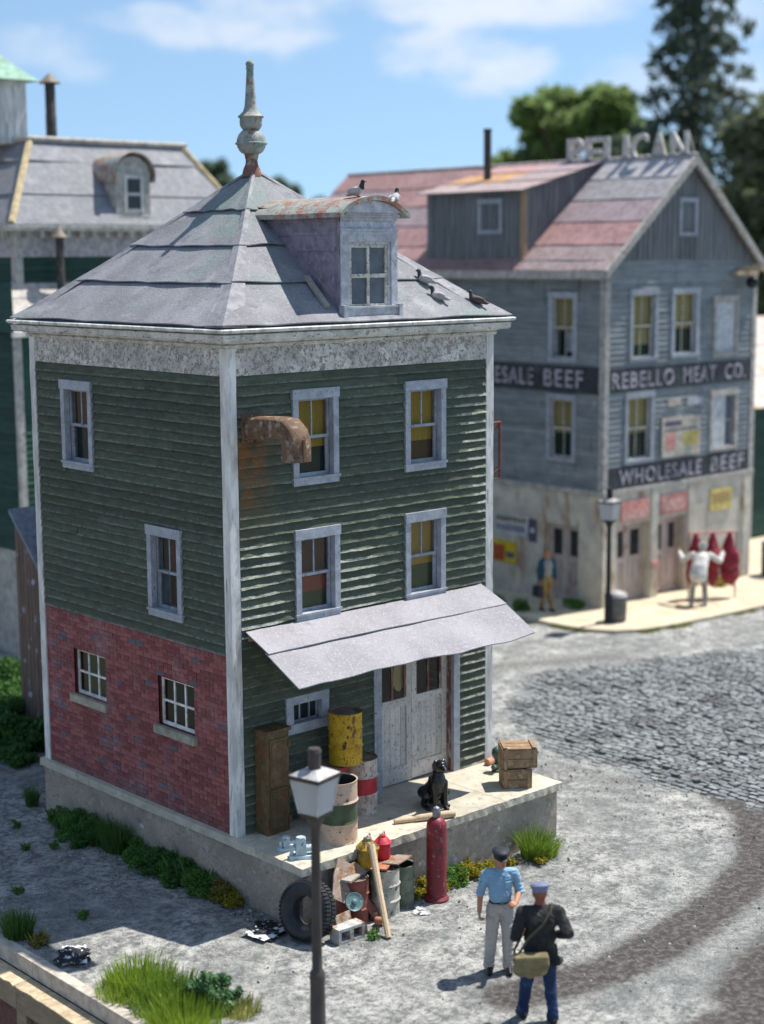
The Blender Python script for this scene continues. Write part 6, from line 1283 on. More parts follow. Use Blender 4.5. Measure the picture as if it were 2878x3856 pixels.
# shed dormer
dX, dA, dB = X0+.10, 11.76, 15.48; zr = lambda x: 11.16+(x-dX)*(RZ+.03-11.16)/(RX-dX)
gD = lambda u, n, z: (dX-n, u, z); mb = MB(); mb.add([(dX, dA, sl(dX)), (dX, dB, sl(dX)), (dX, dB, 11.15), (dX, dA, 11.15)], [(0, 1, 2, 3)])
for yy in (dA, dB): mb.add([(dX, yy, sl(dX)), (RX, yy, RZ), (dX, yy, 11.15)], [(0, 1, 2)])
dm_ = build(mb, 'shed_dormer', 'grey_batten', wh, world=True, fix=False); u = dA+.12
while u < dB-.05:
    mb = MB(); mb.mbox(gD, u-.022, u+.022, .0, .03, sl(dX)+.05, 11.12)
    build(mb, 'batten', 'grey_batten', dm_, world=True); u += .21
u = dX+.15
while u < RX-.3:
    mb = MB(); mb.box(u-.02, u+.02, dA-.025, dA, sl(u)+.04, zr(u)-.05); build(mb, 'batten', 'grey_batten', dm_, world=True); u += .22
mb = MB(); mb.box(dX-.03, dX+.12, dA-.04, dA+.12, sl(dX), 11.13); build(mb, 'corner_post', 'old_wood', dm_, world=True)
for k in range(3):
    a, b = dX-.28+(RX-dX+.28)*k/3, dX-.28+(RX-dX+.28)*(k+1)/3+.05
    for s, (ya, yb2) in enumerate(((dA-.2, 13.4), (13.4, dB+.2))):
        mt = ('meat_roof_0', 'meat_roof_0', 'meat_roof_2')[k] if s == 0 else ('meat_roof_0', 'rust_patch', 'meat_roof_1')[k]
        mb = MB(); mb.sheet(lambda u, v: (a+(b-a)*v, ya+(yb2-ya)*u, zr(a+(b-a)*v)+.03*(1-v)+.02), 4, 1, (0, 0, -.03)); build(mb, 'roofing_sheet', mt, dm_, world=True)
window(wh, gD, 12.50, 13.42, 9.98, 10.93, 'frame_blue', cas=.12, head=.13, sill=.11, upper=3, lower=3, sash='sash_white', shades=(), depth=.16)
mb = MB(); mb.lathe([(.11, 0), (.11, 1.38), (.125, 1.39), (.125, 1.45), (.09, 1.45), (.09, 1.3)], 14, (20.25, 14.35, zr(20.25))); o = build(mb, 'stove_pipe', 'stove_pipe', wh, world=True, smooth=40)
# hoist
mb = MB(); mb.box(24.15, 25.15, Y0-.30, Y0-.18, 8.80, 8.92); mb.box(24.60, 24.72, Y0-.75, Y0, 8.93, 9.03); hst = build(mb, 'hoist_beam', 'pale_wood', wh, world=True); mb = MB(); mb.lathe([(.05, .3), (.17, .22), (.18, .08), (.10, -.02), (.03, -.04)], 12, (24.68, Y0-.42, 8.48)); build(mb, 'hoist_block', 'leather_black', hst, world=True, smooth=40)
# big poster and small boards: things fixed to the wall
def sign(label, f_, u0, u1, z0, z1, mat, bars, n=.05, cat='sign'):
    c = f_((u0+u1)/2, n, z0); t = thing('wall_sign', label, cat, c); mb = MB(); mb.mbox(f_, u0, u1, n, n+.03, z0, z1); build(mb, 'panel', mat, t, world=True)
    for k, (a, b, c_, d, m_) in enumerate(bars): mb = MB(); mb.mbox(f_, u0+(u1-u0)*a, u0+(u1-u0)*b, n+.03, n+.034, z0+(z1-z0)*c_, z0+(z1-z0)*d); build(mb, 'print', m_, t, world=True)
sign('faded cream poster between the warehouse windows', gF, 21.20, 22.90, 3.93, 5.02, 'sign_cream', ((.06, .5, .78, .9, 'sign_ink'), (.1, .35, .2, .6, 'sign_pink'), (.55, .95, .25, .6, 'sign_yellow'), (.06, .9, .66, .7, 'sign_ink')), cat='poster')
sign('pale strip notice above the cream poster', gF, 21.45, 22.0, 5.32, 5.52, 'sign_cream', ()); sign('pale strip notice beside the boarded lower window', gF, 22.3, 23.0, 5.30, 5.50, 'sign_white', ())
sign('faded pink board sign over the door beside the pavement lamp', gF, 19.55, 20.70, 2.36, 2.92, 'sign_pink', ((.06, .94, .08, .45, 'sign_pinklight'),), .04); sign('faded pink board sign over the door beside the hung meat', gF, 21.22, 22.40, 2.36, 2.92, 'sign_pink', ((.10, .90, .15, .72, 'sign_pinklight'),), .04); sign('small yellow board sign near the end of the warehouse front', gF, 23.46, 24.48, 2.22, 2.84, 'sign_yellow', ((.1, .9, .35, .8, 'shade_tan'),), .04)
sign('white board sign with red and dark print on the warehouse side', gL, 11.35, 12.70, 1.72, 2.28, 'sign_white', ((.03, .97, .62, .95, 'sign_cream'), *[(.08+.12*k, .15+.12*k, .66, .9, 'sign_redink') for k in range(7)], *[(.1+.1*k, .16+.1*k, .2, .5, 'sign_ink') for k in range(8)]), .04); sign('dark oval notice beside the red and white board sign', gL, 11.05, 11.32, 1.62, 2.25, 'sign_ink', ((.2, .8, .4, .6, 'sign_white'),), .04)
sign('yellow and orange poster low on the warehouse side wall', gL, 11.80, 12.80, .92, 1.52, 'poster_yellow', ((.42, .86, .05, .8, 'poster_orange'), (.06, .36, .25, .5, 'sign_ink')), .04, 'poster'); sign('small orange plate low on the pillar between the warehouse doors', gF, 20.86, 21.12, .95, 1.12, 'sign_pink', (), .08)
# roof sign
rs = thing('roof_sign', 'row of tall pale letters standing along the warehouse ridge', 'sign', (RX, 10.8, RZ+.1)); Ls = 'PELICAN'; y = 13.0
for ch in Ls:
    w_ = .58 if ch != 'I' else .17
    build(text_mb(ch, .80, .10, lambda x, yy, d, y=y: (RX-.05-d, y-x, RZ-.10+yy), width=w_, bold=.02), 'letter', 'letter_metal', rs, world=True, fix=False); y -= w_+.10
mb = MB(); mb.box(RX-.10, RX-.02, 8.55, 13.1, RZ+.05, RZ+.09); build(mb, 'sign_rail', 'letter_metal', rs, world=True)
for yy in (8.8, 10.9, 12.9): mb = MB(); mb.tube([(RX-.02, yy, RZ+.1), (RX+.45, yy, RZ-.2)], .02, 6); mb.tube([(RX+.02, yy, RZ+.7), (RX+.45, yy, RZ-.2)], .02, 6); build(mb, 'brace', 'letter_metal', rs, world=True)

# ================================================================== GREEN MANSARD BUILDING
mbd = thing('mansard_building', 'dark green clapboard building with slate mansard roof, round dormer and copper cupola', 'building', (9.2, 18.8, 0))
aX, bX, aY, bY = 5.85, 12.35, 15.85, 22.0; hF = lambda u, n, z: (u, aY-n, z); hL = lambda u, n, z: (aX-n, u, z)
for nm, f_, u0, u1, z0 in (('front_wall', hF, aX, bX, 8.8), ('side_wall', hL, aY, bY, 2.5)):
    mb = MB(); mb.add([f_(u0, -.01, 0), f_(u1, -.01, 0), f_(u1, -.01, 10.1), f_(u0, -.01, 10.1)], [(0, 1, 2, 3)]); w_ = build(mb, nm, 'far_green', mbd, world=True); siding(w_, f_, u0+.15, u1-.12, z0, 9.44, int((9.44-z0)/.148), [], 'far_green', seed=2, seg=2.5, rough=.6, breaks=0)
    mb = MB(); mb.mbox(f_, u0+.1, u1, .0, .03, 9.44, 10.05); build(mb, 'frieze_board', 'far_frieze', mbd, world=True)
    ca, cb = (.26, .30) if nm == 'front_wall' else (0, 0); mb = MB(); mb.mbox(f_, u0-ca, u1+.2, 0, .26, 10.05, 10.12); mb.mbox(f_, u0-cb, u1+.25, 0, .30, 10.121, 10.20); build(mb, 'cornice', 'far_trim', mbd, world=True)
    u = u0+.2
    while u < u1: mb = MB(); mb.mbox(f_, u, u+.10, .031, .22, 9.90, 10.049); build(mb, 'bracket', 'far_trim', mbd, world=True); u += .36
mb = MB(); mb.box(aX-.04, aX+.16, aY-.04, aY+.16, 0, 10.04); build(mb, 'corner_post', 'far_trim', mbd, world=True)
mb = MB(); mb.add([(bX, aY, 0), (bX, bY, 0), (bX, bY, 10.1), (bX, aY, 10.1)], [(0, 1, 2, 3)]); mb.add([(aX, bY, 0), (bX, bY, 0), (bX, bY, 10.1), (aX, bY, 10.1)], [(0, 1, 2, 3)]); build(mb, 'rear_wall', 'far_green', mbd, world=True, fix=False)
mX0, mX1, mY0, mY1, mZ0, mZ1 = aX-.2, bX+.35, aY-.2, bY+.2, 10.2, 12.25; tX0, tX1, tY0, tY1 = 7.17, 11.65, 17.25, 20.9
base = [(mX0, mY0), (mX1, mY0), (mX1, mY1), (mX0, mY1)]; top = [(tX0, tY0), (tX1, tY0), (tX1, tY1), (tX0, tY1)]
def man_pt(i, s, t, l=0):
    a, b, c, d = base[i], base[(i+1) % 4], top[i], top[(i+1) % 4]; lx, ly = a[0]+(b[0]-a[0])*s, a[1]+(b[1]-a[1])*s; hx, hy = c[0]+(d[0]-c[0])*s, c[1]+(d[1]-c[1])*s
    o = (0, -1), (1, 0), (0, 1), (-1, 0); return (lx+(hx-lx)*t+o[i][0]*l, ly+(hy-ly)*t+o[i][1]*l, mZ0+(mZ1-mZ0)*t+l*.4)
mb = MB()
for i in range(4): mb.grid(lambda s, t: man_pt(i, s, t), 1, 1)
mb.add([(x, y, mZ1) for x, y in top], [(0, 1, 2, 3)]); mrf = build(mb, 'roof', 'slate', mbd, world=True, fix=False)
for i in range(4):
    for k, (t0, t1) in enumerate(((.0, .37), (.35, .77), (.75, 1.0))):
        mb = MB(); mb.sheet(lambda s, v: man_pt(i, s, t0+(t1-t0)*v, .015+.03*(1-v)+(.025*math.sin(s*8+k) if v == 0 and k == 2 else 0)), 14, 1, (0, 0, -.012)); build(mb, 'roofing_sheet', 'slate', mrf, world=True)
    a, c = base[i], top[i]; mb = MB(); mb.tube([(a[0], a[1], mZ0+.02), (c[0], c[1], mZ1+.04)], .09, 6); build(mb, 'hip_cap', 'slate_hip', mrf, world=True)
build(ringsweep([(-.05, mZ1-.02), (.10, mZ1-.02), (.14, mZ1+.06), (.10, mZ1+.12), (-.05, mZ1+.12)], tX0, tX1, tY0, tY1), 'roof_curb', 'far_trim', mrf, world=True)
# round-headed dormer
dc, dw, dyf = 9.16, .50, 15.80; mb = MB(); fdm = lambda u, n, z: (u, dyf-n, z); n = 14
out = [(dc-dw, 10.30), (dc+dw, 10.30)]+[(dc+dw*math.cos(math.pi*k/n), 11.42+dw*.92*math.sin(math.pi*k/n)) for k in range(n+1)]
mb.prism(out, 1, dyf, dyf+1.5); dmr = build(mb, 'dormer', 'far_trim', mbd, world=True)
def P(s, v): a = math.pi*s*1.16-.25; return (dc+(dw+.10)*math.cos(a), dyf-.12+1.5*v, 11.42+(dw*.92+.10)*math.sin(a))
mb = MB(); mb.sheet(P, 16, 2, (0, 0, -.03)); build(mb, 'dormer_roof', 'copper_red', dmr, world=True, smooth=40)
mb = MB(); mb.mbox(fdm, dc-.27, dc+.27, .001, .03, 10.52, 11.42); build(mb, 'window_frame', 'trim_white', dmr, world=True)
for z0, z1 in ((10.60, 10.92), (10.99, 11.33)): mb = MB(); mb.mbox(fdm, dc-.19, dc+.19, .031, .036, z0, z1); build(mb, 'pane', 'glass_dark', dmr, world=True)
mb = MB(); mb.mbox(fdm, dc-.45, dc+.45, .001, .08, 10.30, 10.42); build(mb, 'sill', 'far_trim', dmr, world=True)
# cupola and pipes
mb = MB(); cx, cy = 6.72, 18.6; mb.box(cx-.75, cx+.75, cy-.75, cy+.75, 12.2, 13.72); cup = build(mb, 'cupola', 'trim_white', mbd, world=True)
for u in (-.52, -.02, .40):
    for f_ in (lambda a, n, z: (cx+a, cy-.75-n, z), lambda a, n, z: (cx-.75-n, cy+a, z)): mb = MB(); mb.mbox(f_, u, u+.12, .002, .05, 12.3, 13.6); build(mb, 'louvre_post', 'trim_white', cup, world=True)
mb = MB(); N = 10; vs = []
for k in range(N+1):
    t = k/N; r_ = .98*(1-t)**1.7+.04; z = 13.72+1.25*t; vs += [(cx-r_, cy-r_, z), (cx+r_, cy-r_, z), (cx+r_, cy+r_, z), (cx-r_, cy+r_, z)]
mb.add(vs, [(4*k+j, 4*k+(j+1) % 4, 4*k+4+(j+1) % 4, 4*k+4+j) for k in range(N) for j in range(4)]+[(0, 3, 2, 1)]); build(mb, 'cupola_roof', 'verdigris', cup, world=True); mb = MB(); mb.lathe([(.06, 0), (.06, .1), (.13, .2), (.06, .3), (.02, .6), (.001, .62)], 12, (cx, cy, 14.92)); build(mb, 'finial', 'verdigris', cup, world=True, smooth=40)
def pipe(x, y, z0, h, r_): mb = MB(); mb.tube([(x, y, z0), (x, y, z0+h*.45), (x, y, z0+h*.46), (x, y, z0+h)], [r_, r_, r_*.94, r_*.94], 12); o = build(mb, 'stove_pipe', 'stove_pipe', mbd, world=True, smooth=40); mb = MB(); mb.lathe([(r_*2.0, h-.02), (r_*2.0, h), (.01, h+.24)], 14, (x, y, z0)); build(mb, 'rain_cap', 'pipe_cap', o, world=True, smooth=30)
pipe(8.0, 17.6, 12.25, 1.45, .135)
# lean-to in front, with tin roof
lean = MB(); kF = lambda u, n, z: (u, 15.02-n, z); kL = lambda u, n, z: (5.30-n, u, z)
lean.add([kF(5.3, -.01, 0), kF(10.5, -.01, 0), kF(10.5, -.01, 7.7), kF(5.3, -.01, 7.7)], [(0, 1, 2, 3)]); lean.add([kL(15.02, -.01, 0), kL(22, -.01, 0), kL(22, -.01, 7.7), kL(15.02, -.01, 7.7)], [(0, 1, 2, 3)]); ln = build(lean, 'lean_to', 'far_green', mbd, world=True, fix=False)
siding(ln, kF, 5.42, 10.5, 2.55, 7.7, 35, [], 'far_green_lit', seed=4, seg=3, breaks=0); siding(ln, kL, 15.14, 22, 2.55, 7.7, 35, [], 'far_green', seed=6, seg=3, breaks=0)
mb = MB(); mb.box(5.25, 5.40, 14.97, 15.12, 2.55, 7.7); build(mb, 'corner_post', 'far_trim', ln, world=True)
mb = MB(); mb.box(5.24, 10.5, 14.96, 15.01, -.1, 2.55); mb.box(5.24, 5.29, 15.01, 22, -.1, 2.55); build(mb, 'foundation', 'foundation', mbd, world=True)
for k in range(3):
    t0, t1 = k/3, (k+1)/3+.04
    def P(s, v): t = t0+(t1-t0)*v; xl = 5.15+.55*t; return (xl+(10.6-xl)*s, 14.85+1.0*t, 7.72+1.13*t+.03*(1-v))
    mb = MB(); mb.sheet(P, 6, 1, (0, 0, -.02)); build(mb, 'roofing_sheet', 'tin_roof', ln, world=True)
mb = MB(); mb.add([(5.15, 14.85, 7.72), (5.70, 15.85, 8.85), (5.70, 22, 8.85), (5.15, 22, 7.72)], [(0, 1, 2, 3)]); build(mb, 'roof_side', 'far_green', ln, world=True, fix=False)
mb = MB(); mb.box(5.10, 10.6, 14.80, 14.90, 7.62, 7.73); build(mb, 'gutter', 'trim_white', ln, world=True)
pipe(6.80, 15.45, 8.35, 1.55, .10)

# board shed behind the green house
sh = thing('board_shed', 'brown board shed with a steep slate roof behind the green house', 'shed', (3, 8.4, 0)); mb = MB(); mb.prism([(7.0, 0), (9.55, 0), (9.55, 4.35), (7.0, 1.85)], 0, 2.03, 4.2); build(mb, 'wall', 'brown_board', sh, world=True)
mb = MB(); mb.prism([(5.5, 0), (9.5, 0), (9.5, 7.9), (5.5, 7.2)], 0, 2.75, 4.9); build(mb, 'added_shade_block', 'brown_board', sh, world=True)  # unseen mass added to shade the ground behind the house
u = 7.02
while u < 9.52: mb = MB(); mb.box(1.985, 2.028, u, u+.125, 0, 1.85+(u-7.0)*.98-.02); build(mb, 'board', 'brown_board', sh, world=True); u += .138
mb = MB(); mb.add([(1.88, 6.9, 1.80), (4.3, 6.9, 1.80), (4.3, 9.65, 4.50), (1.88, 9.65, 4.50), (1.88, 6.9, 1.88), (4.3, 6.9, 1.88), (4.3, 9.65, 4.58), (1.88, 9.65, 4.58)], MB.BF); build(mb, 'roof', 'slate_blue', sh, world=True)
# green house across the road with a pale roof
gr = thing('roadside_house', 'dark green house with pale tin roof beyond the warehouse end', 'house', (35, 16, 0)); qF = lambda u, n, z: (u, 12.2-n, z)
mb = MB(); mb.box(30.35, 40, 12.2, 20, 0, 4.5); w_ = build(mb, 'wall', 'far_green', gr, world=True); siding(w_, qF, 30.45, 40, .3, 4.5, 28, [], 'far_green', seed=9, seg=4, breaks=0)
mb = MB(); mb.box(30.28, 30.44, 12.12, 12.28, 0, 4.5); build(mb, 'corner_post', 'far_trim', gr, world=True)
for k in range(3):
    t0, t1 = k/3, (k+1)/3+.03; mb = MB(); mb.sheet(lambda s, v: (30.1+10.1*s, 11.85+4.2*(t0+(t1-t0)*v), 4.45+2.6*(t0+(t1-t0)*v)+.03*(1-v)), 4, 1, (0, 0, -.03)); build(mb, 'roofing_sheet', 'tin_roof', gr, world=True)
mb = MB(); mb.add([(30.1, 16.05, 7.05), (40.2, 16.05, 7.05), (40.2, 20.3, 4.45), (30.1, 20.3, 4.45)], [(0, 1, 2, 3)]); build(mb, 'rear_roof', 'tin_roof', gr, world=True, fix=False)
mb = MB(); mb.add([(30.36, 12.2, 4.5), (30.36, 20, 4.5), (30.36, 16.05, 6.9)], [(0, 1, 2)]); build(mb, 'gable', 'far_green', gr, world=True, fix=False)

# ================================================================== PLANTS
def quads_obj(name, V, mat, parent=None, tri=False):
    """V: (n, 4, 3) array (or (n, 3, 3)) of loose leaf faces"""
    n, k = V.shape[:2]; me = bpy.data.meshes.new(name); me.vertices.add(n*k); me.vertices.foreach_set('co', V.reshape(-1).astype(np.float32))
    me.loops.add(n*k); me.loops.foreach_set('vertex_index', np.arange(n*k)); me.polygons.add(n); me.polygons.foreach_set('loop_start', np.arange(n)*k); me.update(calc_edges=True); me.materials.append(mm(mat))
    o = bpy.data.objects.new(name, me); return finish(o, parent)
def leaves(rs, C0, size, up=.3, aspect=1.6):
    n = len(C0); N = rs.normal(size=(n, 3)); N[:, 2] += up*2; N /= np.linalg.norm(N, axis=1)[:, None]; A = np.cross(N, rs.normal(size=(n, 3))); A /= np.linalg.norm(A, axis=1)[:, None]; B = np.cross(N, A)
    s = size*(.6+.8*rs.rand(n))[:, None]; A = A*s*aspect/2; B = B*s/2; return np.stack([C0-A, C0+B*.9-A*.1, C0+A, C0-B*.9+A*.1], 1)
def blob_pts(rs, blobs, n, shell=.55):
    w = np.array([b[3]*b[4]*b[5] for b in blobs])**.7; idx = rs.choice(len(blobs), n, p=w/w.sum()); B = np.array(blobs); d = rs.normal(size=(n, 3)); d /= np.linalg.norm(d, axis=1)[:, None]
    r = (shell+(1-shell)*rs.rand(n)**.6)*(1+.10*rs.normal(size=n)); return B[idx, :3]+d*r[:, None]*B[idx, 3:6]
def weed(loc, label, blobs, n, size, mat, seed, group=None, name='weed_clump', cat='weed', stems=6):
    rs = np.random.RandomState(seed); t = thing(name, label, cat, loc, 0, group); ext = []
    for b in blobs:
        for q in range(6):
            a = rs.rand()*6.28; r_ = b[3]*(.5+.8*rs.rand()); k_ = .28+.38*rs.rand(); ext.append((b[0]+math.cos(a)*r_, b[1]+math.sin(a)*r_*1.15, max(.02, b[2]*(.25+1.6*rs.rand())), b[3]*k_, b[4]*k_, b[5]*k_))
    blobs = [(b[0], b[1], b[2]*.9, b[3]*.72, b[4]*.72, b[5]*.8) for b in blobs]+ext; P = blob_pts(rs, blobs, int(n*1.3), .45); P[:, 2] = np.abs(P[:, 2])+.005
    quads_obj('foliage', leaves(rs, P, size), mat, t); mb = MB(); m_ = 9; rad = max(abs(b[0])+b[3] for b in blobs); sp = []
    for k in range(m_):
        a = rs.rand()*6.28; r_ = rad*(.3+.7*rs.rand()); hh = .04+rad*(.4+.6*rs.rand()); x_, y_ = math.cos(a)*r_*.6, math.sin(a)*r_*.6; lx, ly = math.cos(a)*hh*.4, math.sin(a)*hh*.4; q_ = np.array([-ly, lx])/max(1e-6, math.hypot(lx, ly))*.006; sp.append([(x_-q_[0], y_-q_[1], 0), (x_+q_[0], y_+q_[1], 0), (x_+lx*.5+q_[0], y_+ly*.5+q_[1], hh*.7), (x_+lx, y_+ly, hh)])
    quads_obj('sprig', np.array(sp), 'grass_dark' if mat in ('leaf_green', 'leaf_dark') else 'grass_dry', t)
    for k in range(stems): b = blobs[k % len(blobs)]; mb.tube([(b[0]*.8, b[1]*.8, -.02), (b[0]+rs.normal()*.02, b[1]+rs.normal()*.02, b[2])], .007, 5)
    build(mb, 'stem', 'bark', t); return t
def tuft(loc, label, n, h, spread, mat, seed, w=.010, lean=.5, group=None, ell=(1, 1), name='grass_tuft', base=.35):
    rs = np.random.RandomState(seed); t = thing(name, label, 'grass', loc, 0, group)
    a = rs.rand(n)*6.283; r = np.sqrt(rs.rand(n))*spread*base; bx, by = r*np.cos(a)*ell[0], r*np.sin(a)*ell[1]; a2 = a+rs.normal(size=n)*.5; ln = lean*(.2+.8*rs.rand(n))*(.35+r/(spread*base+1e-6)*.65); hh = h*(.55+.45*rs.rand(n))
    dx, dy = np.cos(a2)*ln*hh*.9, np.sin(a2)*ln*hh*.9; pa = rs.rand(n)*6.283; px, py = np.cos(pa)*w/2, np.sin(pa)*w/2; z0 = np.full(n, -.01)
    S = []
    for q, ww in ((0, 1.0), (.4, .85), (.75, .55)): S.append((bx+dx*q**1.7, by+dy*q**1.7, z0+hh*(q-.18*ln*q*q), ww))
    tip = np.stack([bx+dx, by+dy, z0+hh*(1-.30*ln)], -1); F = []
    for k in range(2):
        x0, y0, zz0, w0 = S[k]; x1, y1, zz1, w1 = S[k+1]; F.append(np.stack([np.stack([x0-px*w0, y0-py*w0, zz0], -1), np.stack([x0+px*w0, y0+py*w0, zz0], -1), np.stack([x1+px*w1, y1+py*w1, zz1], -1), np.stack([x1-px*w1, y1-py*w1, zz1], -1)], 1))
    x2, y2, zz2, w2 = S[2]; F.append(np.stack([np.stack([x2-px*w2, y2-py*w2, zz2], -1), np.stack([x2+px*w2, y2+py*w2, zz2], -1), tip+np.stack([px, py, 0*px], -1)*.12, tip], 1))
    quads_obj('blades', np.concatenate(F), mat, t)
    mb = MB(); mb.lathe([(spread*base*.9, -.01), (spread*base*.6, .012), (.001, .02)], 10, sx=ell[0], sy=ell[1]); build(mb, 'root_mat', 'moss_edge', t); return t
G1 = 'weeds along the dock wall'
B1 = lambda k: [(0, 0, .12*k, .16*k, .16*k, .14*k), (.13*k, .08*k, .10*k, .13*k, .13*k, .12*k), (-.10*k, -.08*k, .08*k, .12*k, .12*k, .10*k), (.05*k, -.14*k, .07*k, .10*k, .11*k, .09*k)]
for x, y, k, mt, lab, sd in ((-.20, 4.55, 1.25, 'leaf_green', 'leafy green weed clump at the rear end of the brick side dock', 1), (-.28, 4.05, 1.5, 'leaf_green', 'bushy green weed clump beside the tall grass along the brick side', 2), (-.14, 3.75, 1.75, 'leaf_dark', 'tall dark weed clump growing up the dock wall', 3), (-.55, 3.55, .8, 'leaf_dark', 'low dark weed clump spreading from the dock wall', 4), (-.28, 2.15, 1.3, 'leaf_green', 'rounded green weed clump between the tall grass and mossy bush', 5), (-.24, 1.70, 1.3, 'leaf_dark', 'dark green weed clump halfway along the brick side dock', 6), (-.36, 1.25, 1.10, 'leaf_green', 'mid green weed clump next to the round moss bush', 7), (-.24, .70, 1.4, 'leaf_green', 'round mossy green bush against the dock wall', 8), (-.12, 1.10, 1.6, 'leaf_dark', 'thin upright weed clump reaching towards the dock slab', 9), (-.22, .15, 1.0, 'leaf_brown', 'brownish green weed clump nearest the dock corner', 10), (-.26, -.10, .8, 'leaf_moss', 'small yellowing weed clump at the dock corner newspaper', 11)):
    weed((x, y, 0), lab, B1(k), int(3400*k*k), .021, mt, sd, G1)
tuft((-.22, 2.95, 0), 'long arching dark grass tuft against the brick side dock', 620, .62, .55, 'grass_dark', 21, w=.012, lean=.75, group=G1, ell=(1, 1.6)); tuft((-.30, 3.35, 0), 'shorter dark grass tuft beside the long arching one', 260, .42, .4, 'grass_dark', 22, lean=.7, group=G1); tuft((-.10, 5.75, 0), 'grass tuft behind the rear corner of the dock', 260, .42, .3, 'grass_dark', 23, lean=.4, group=G1)
for x, y, lab, sd in ((-.85, 4.95, 'tiny weed sprig in the shaded yard near the dock rear', 31), (-1.29, 3.95, 'tiny double weed sprig in the shaded yard', 32), (-.92, 3.70, 'tiny weed sprig between the yard and the dark weeds', 33), (-2.32, 2.42, 'tiny weed sprig far out in the shaded yard', 34), (-2.09, .97, 'tiny lone weed sprig by the shadow edge', 35)):
    weed((x, y, 0), lab, [(0, 0, .05, .07, .07, .06), (.05, .04, .03, .05, .05, .04)], 260, .022, 'leaf_green', sd, 'sprigs in the yard', stems=2)
G2 = 'plants in front of the dock'
for x, y, k, lab, sd in ((1.86, -1.74, .75, 'yellow moss clump between the olive barrel and gas cylinder', 41), (2.35, -1.75, .85, 'yellow-green moss clump beside the gas cylinder', 42), (2.72, -1.74, .95, 'large yellow moss clump under the dock slab', 43), (3.10, -1.75, .85, 'yellow moss clump behind the blue shirted man', 44), (3.50, -1.78, .55, 'small orange moss clump along the dock wall', 45), (3.80, -1.82, .6, 'orange-yellow moss clump next to the bright grass tuft', 46)):
    weed((x, y, 0), lab, B1(k), int(1500*k), .028, 'leaf_moss' if sd != 43 else 'leaf_green', sd, G2)
    weed((x+.16, y-.06, 0), lab.replace('clump', 'sprout beside the clump'), B1(k*.55), int(700*k), .026, 'leaf_moss', sd+20, G2, stems=3)
weed((.50, -2.42, 0), 'small bright green weed beside the cinder block', B1(.42), 420, .024, 'leaf_green', 47, G2, stems=3)
tuft((4.42, -1.92, 0), 'bright green grass tuft at the street corner of the dock', 620, .56, .62, 'grass_green', 51, w=.011, lean=.8, group=G2); tuft((4.62, -1.98, 0), 'shorter green grass tuft spreading past the dock corner', 300, .40, .5, 'grass_bright', 52, lean=.95, group=G2); weed((4.30, -2.12, 0), 'yellow flowered weed at the foot of the bright grass tuft', B1(.55), 500, .028, 'leaf_moss', 53, G2)
G3 = 'plants along the retaining wall'
tuft((-3.10, 1.02, 0), 'dark spiky grass tuft beside the retaining wall kerb', 520, .46, .55, 'grass_dark', 61, w=.012, lean=.65, group=G3); weed((-3.05, .62, 0), 'rusty brown weed at the foot of the spiky grass', B1(.65), 700, .026, 'leaf_brown', 62, G3)
for x, y, n, h, sp, mt, lab, sd in ((-2.98, -1.55, 520, .30, .75, 'grass_bright', 'bright grass tuft over the kerb past the newspaper', 71), (-2.72, -1.45, 620, .40, .8, 'grass_bright', 'tall bright grass tuft in the middle of the kerbside patch', 72), (-2.62, -2.0, 520, .34, .7, 'grass_green', 'thick green grass tuft beside the curly leaved bush', 73), (-2.86, -2.25, 700, .38, .85, 'grass_green', 'deep green grass tuft leaning over the kerb rail', 74), (-2.98, -2.8, 620, .40, .8, 'grass_bright', 'bright grass tuft over the kerb below the deep green one', 75), (-2.25, -2.95, 220, .24, .5, 'grass_dry', 'pale dry grass tuft beside the street lamp base', 76)):
    tuft((x, y, 0), lab, n, h, sp, mt, sd, w=.013, lean=.6, group=G3, base=.55)
weed((-2.43, -2.62, 0), 'curly leaved blue-green bush in the kerbside grass', [(0, 0, .16, .22, .20, .18), (.14, .14, .20, .14, .13, .14), (-.10, .10, .28, .10, .10, .12), (.16, -.12, .12, .16, .15, .13)], 2600, .045, 'leaf_bush', 78, G3, name='leafy_bush', cat='bush')
# larger bushes behind the house
for x, y, k, lab, sd in ((1.5, 8.8, 2.2, 'dark green bush piled against the brown board shed', 81), (2.3, 10.3, 3.2, 'big dark green bush below the stone foundation', 82), (1.1, 9.9, 3.0, 'rounded dark green bush in the lane behind the house', 83), (3.2, 12.2, 3.6, 'tall dark green bush in front of the stone foundation', 84), (1.0, 8.15, 1.4, 'small dark green bush at the edge of the shaded yard', 85)):
    weed((x, y, 0), lab, B1(k*1.05), int(2600*k), .055, 'leaf_dark', sd, 'bushes behind the house', name='garden_bush', cat='bush')
for x, y, lab, sd in ((17.3, 11.2, 'low green weed at the warehouse side wall', 91), (18.4, 9.35, 'low green weed by the warehouse corner door', 92), (17.2, 10.2, 'small weed in the pavement near the walking man', 93), (23.6, 8.45, 'small yellow weed at the foot of the warehouse front', 94)):
    weed((x, y, .115), lab, B1(1.1), 700, .04, 'leaf_green' if sd != 94 else 'leaf_moss', sd, 'weeds by the warehouse')

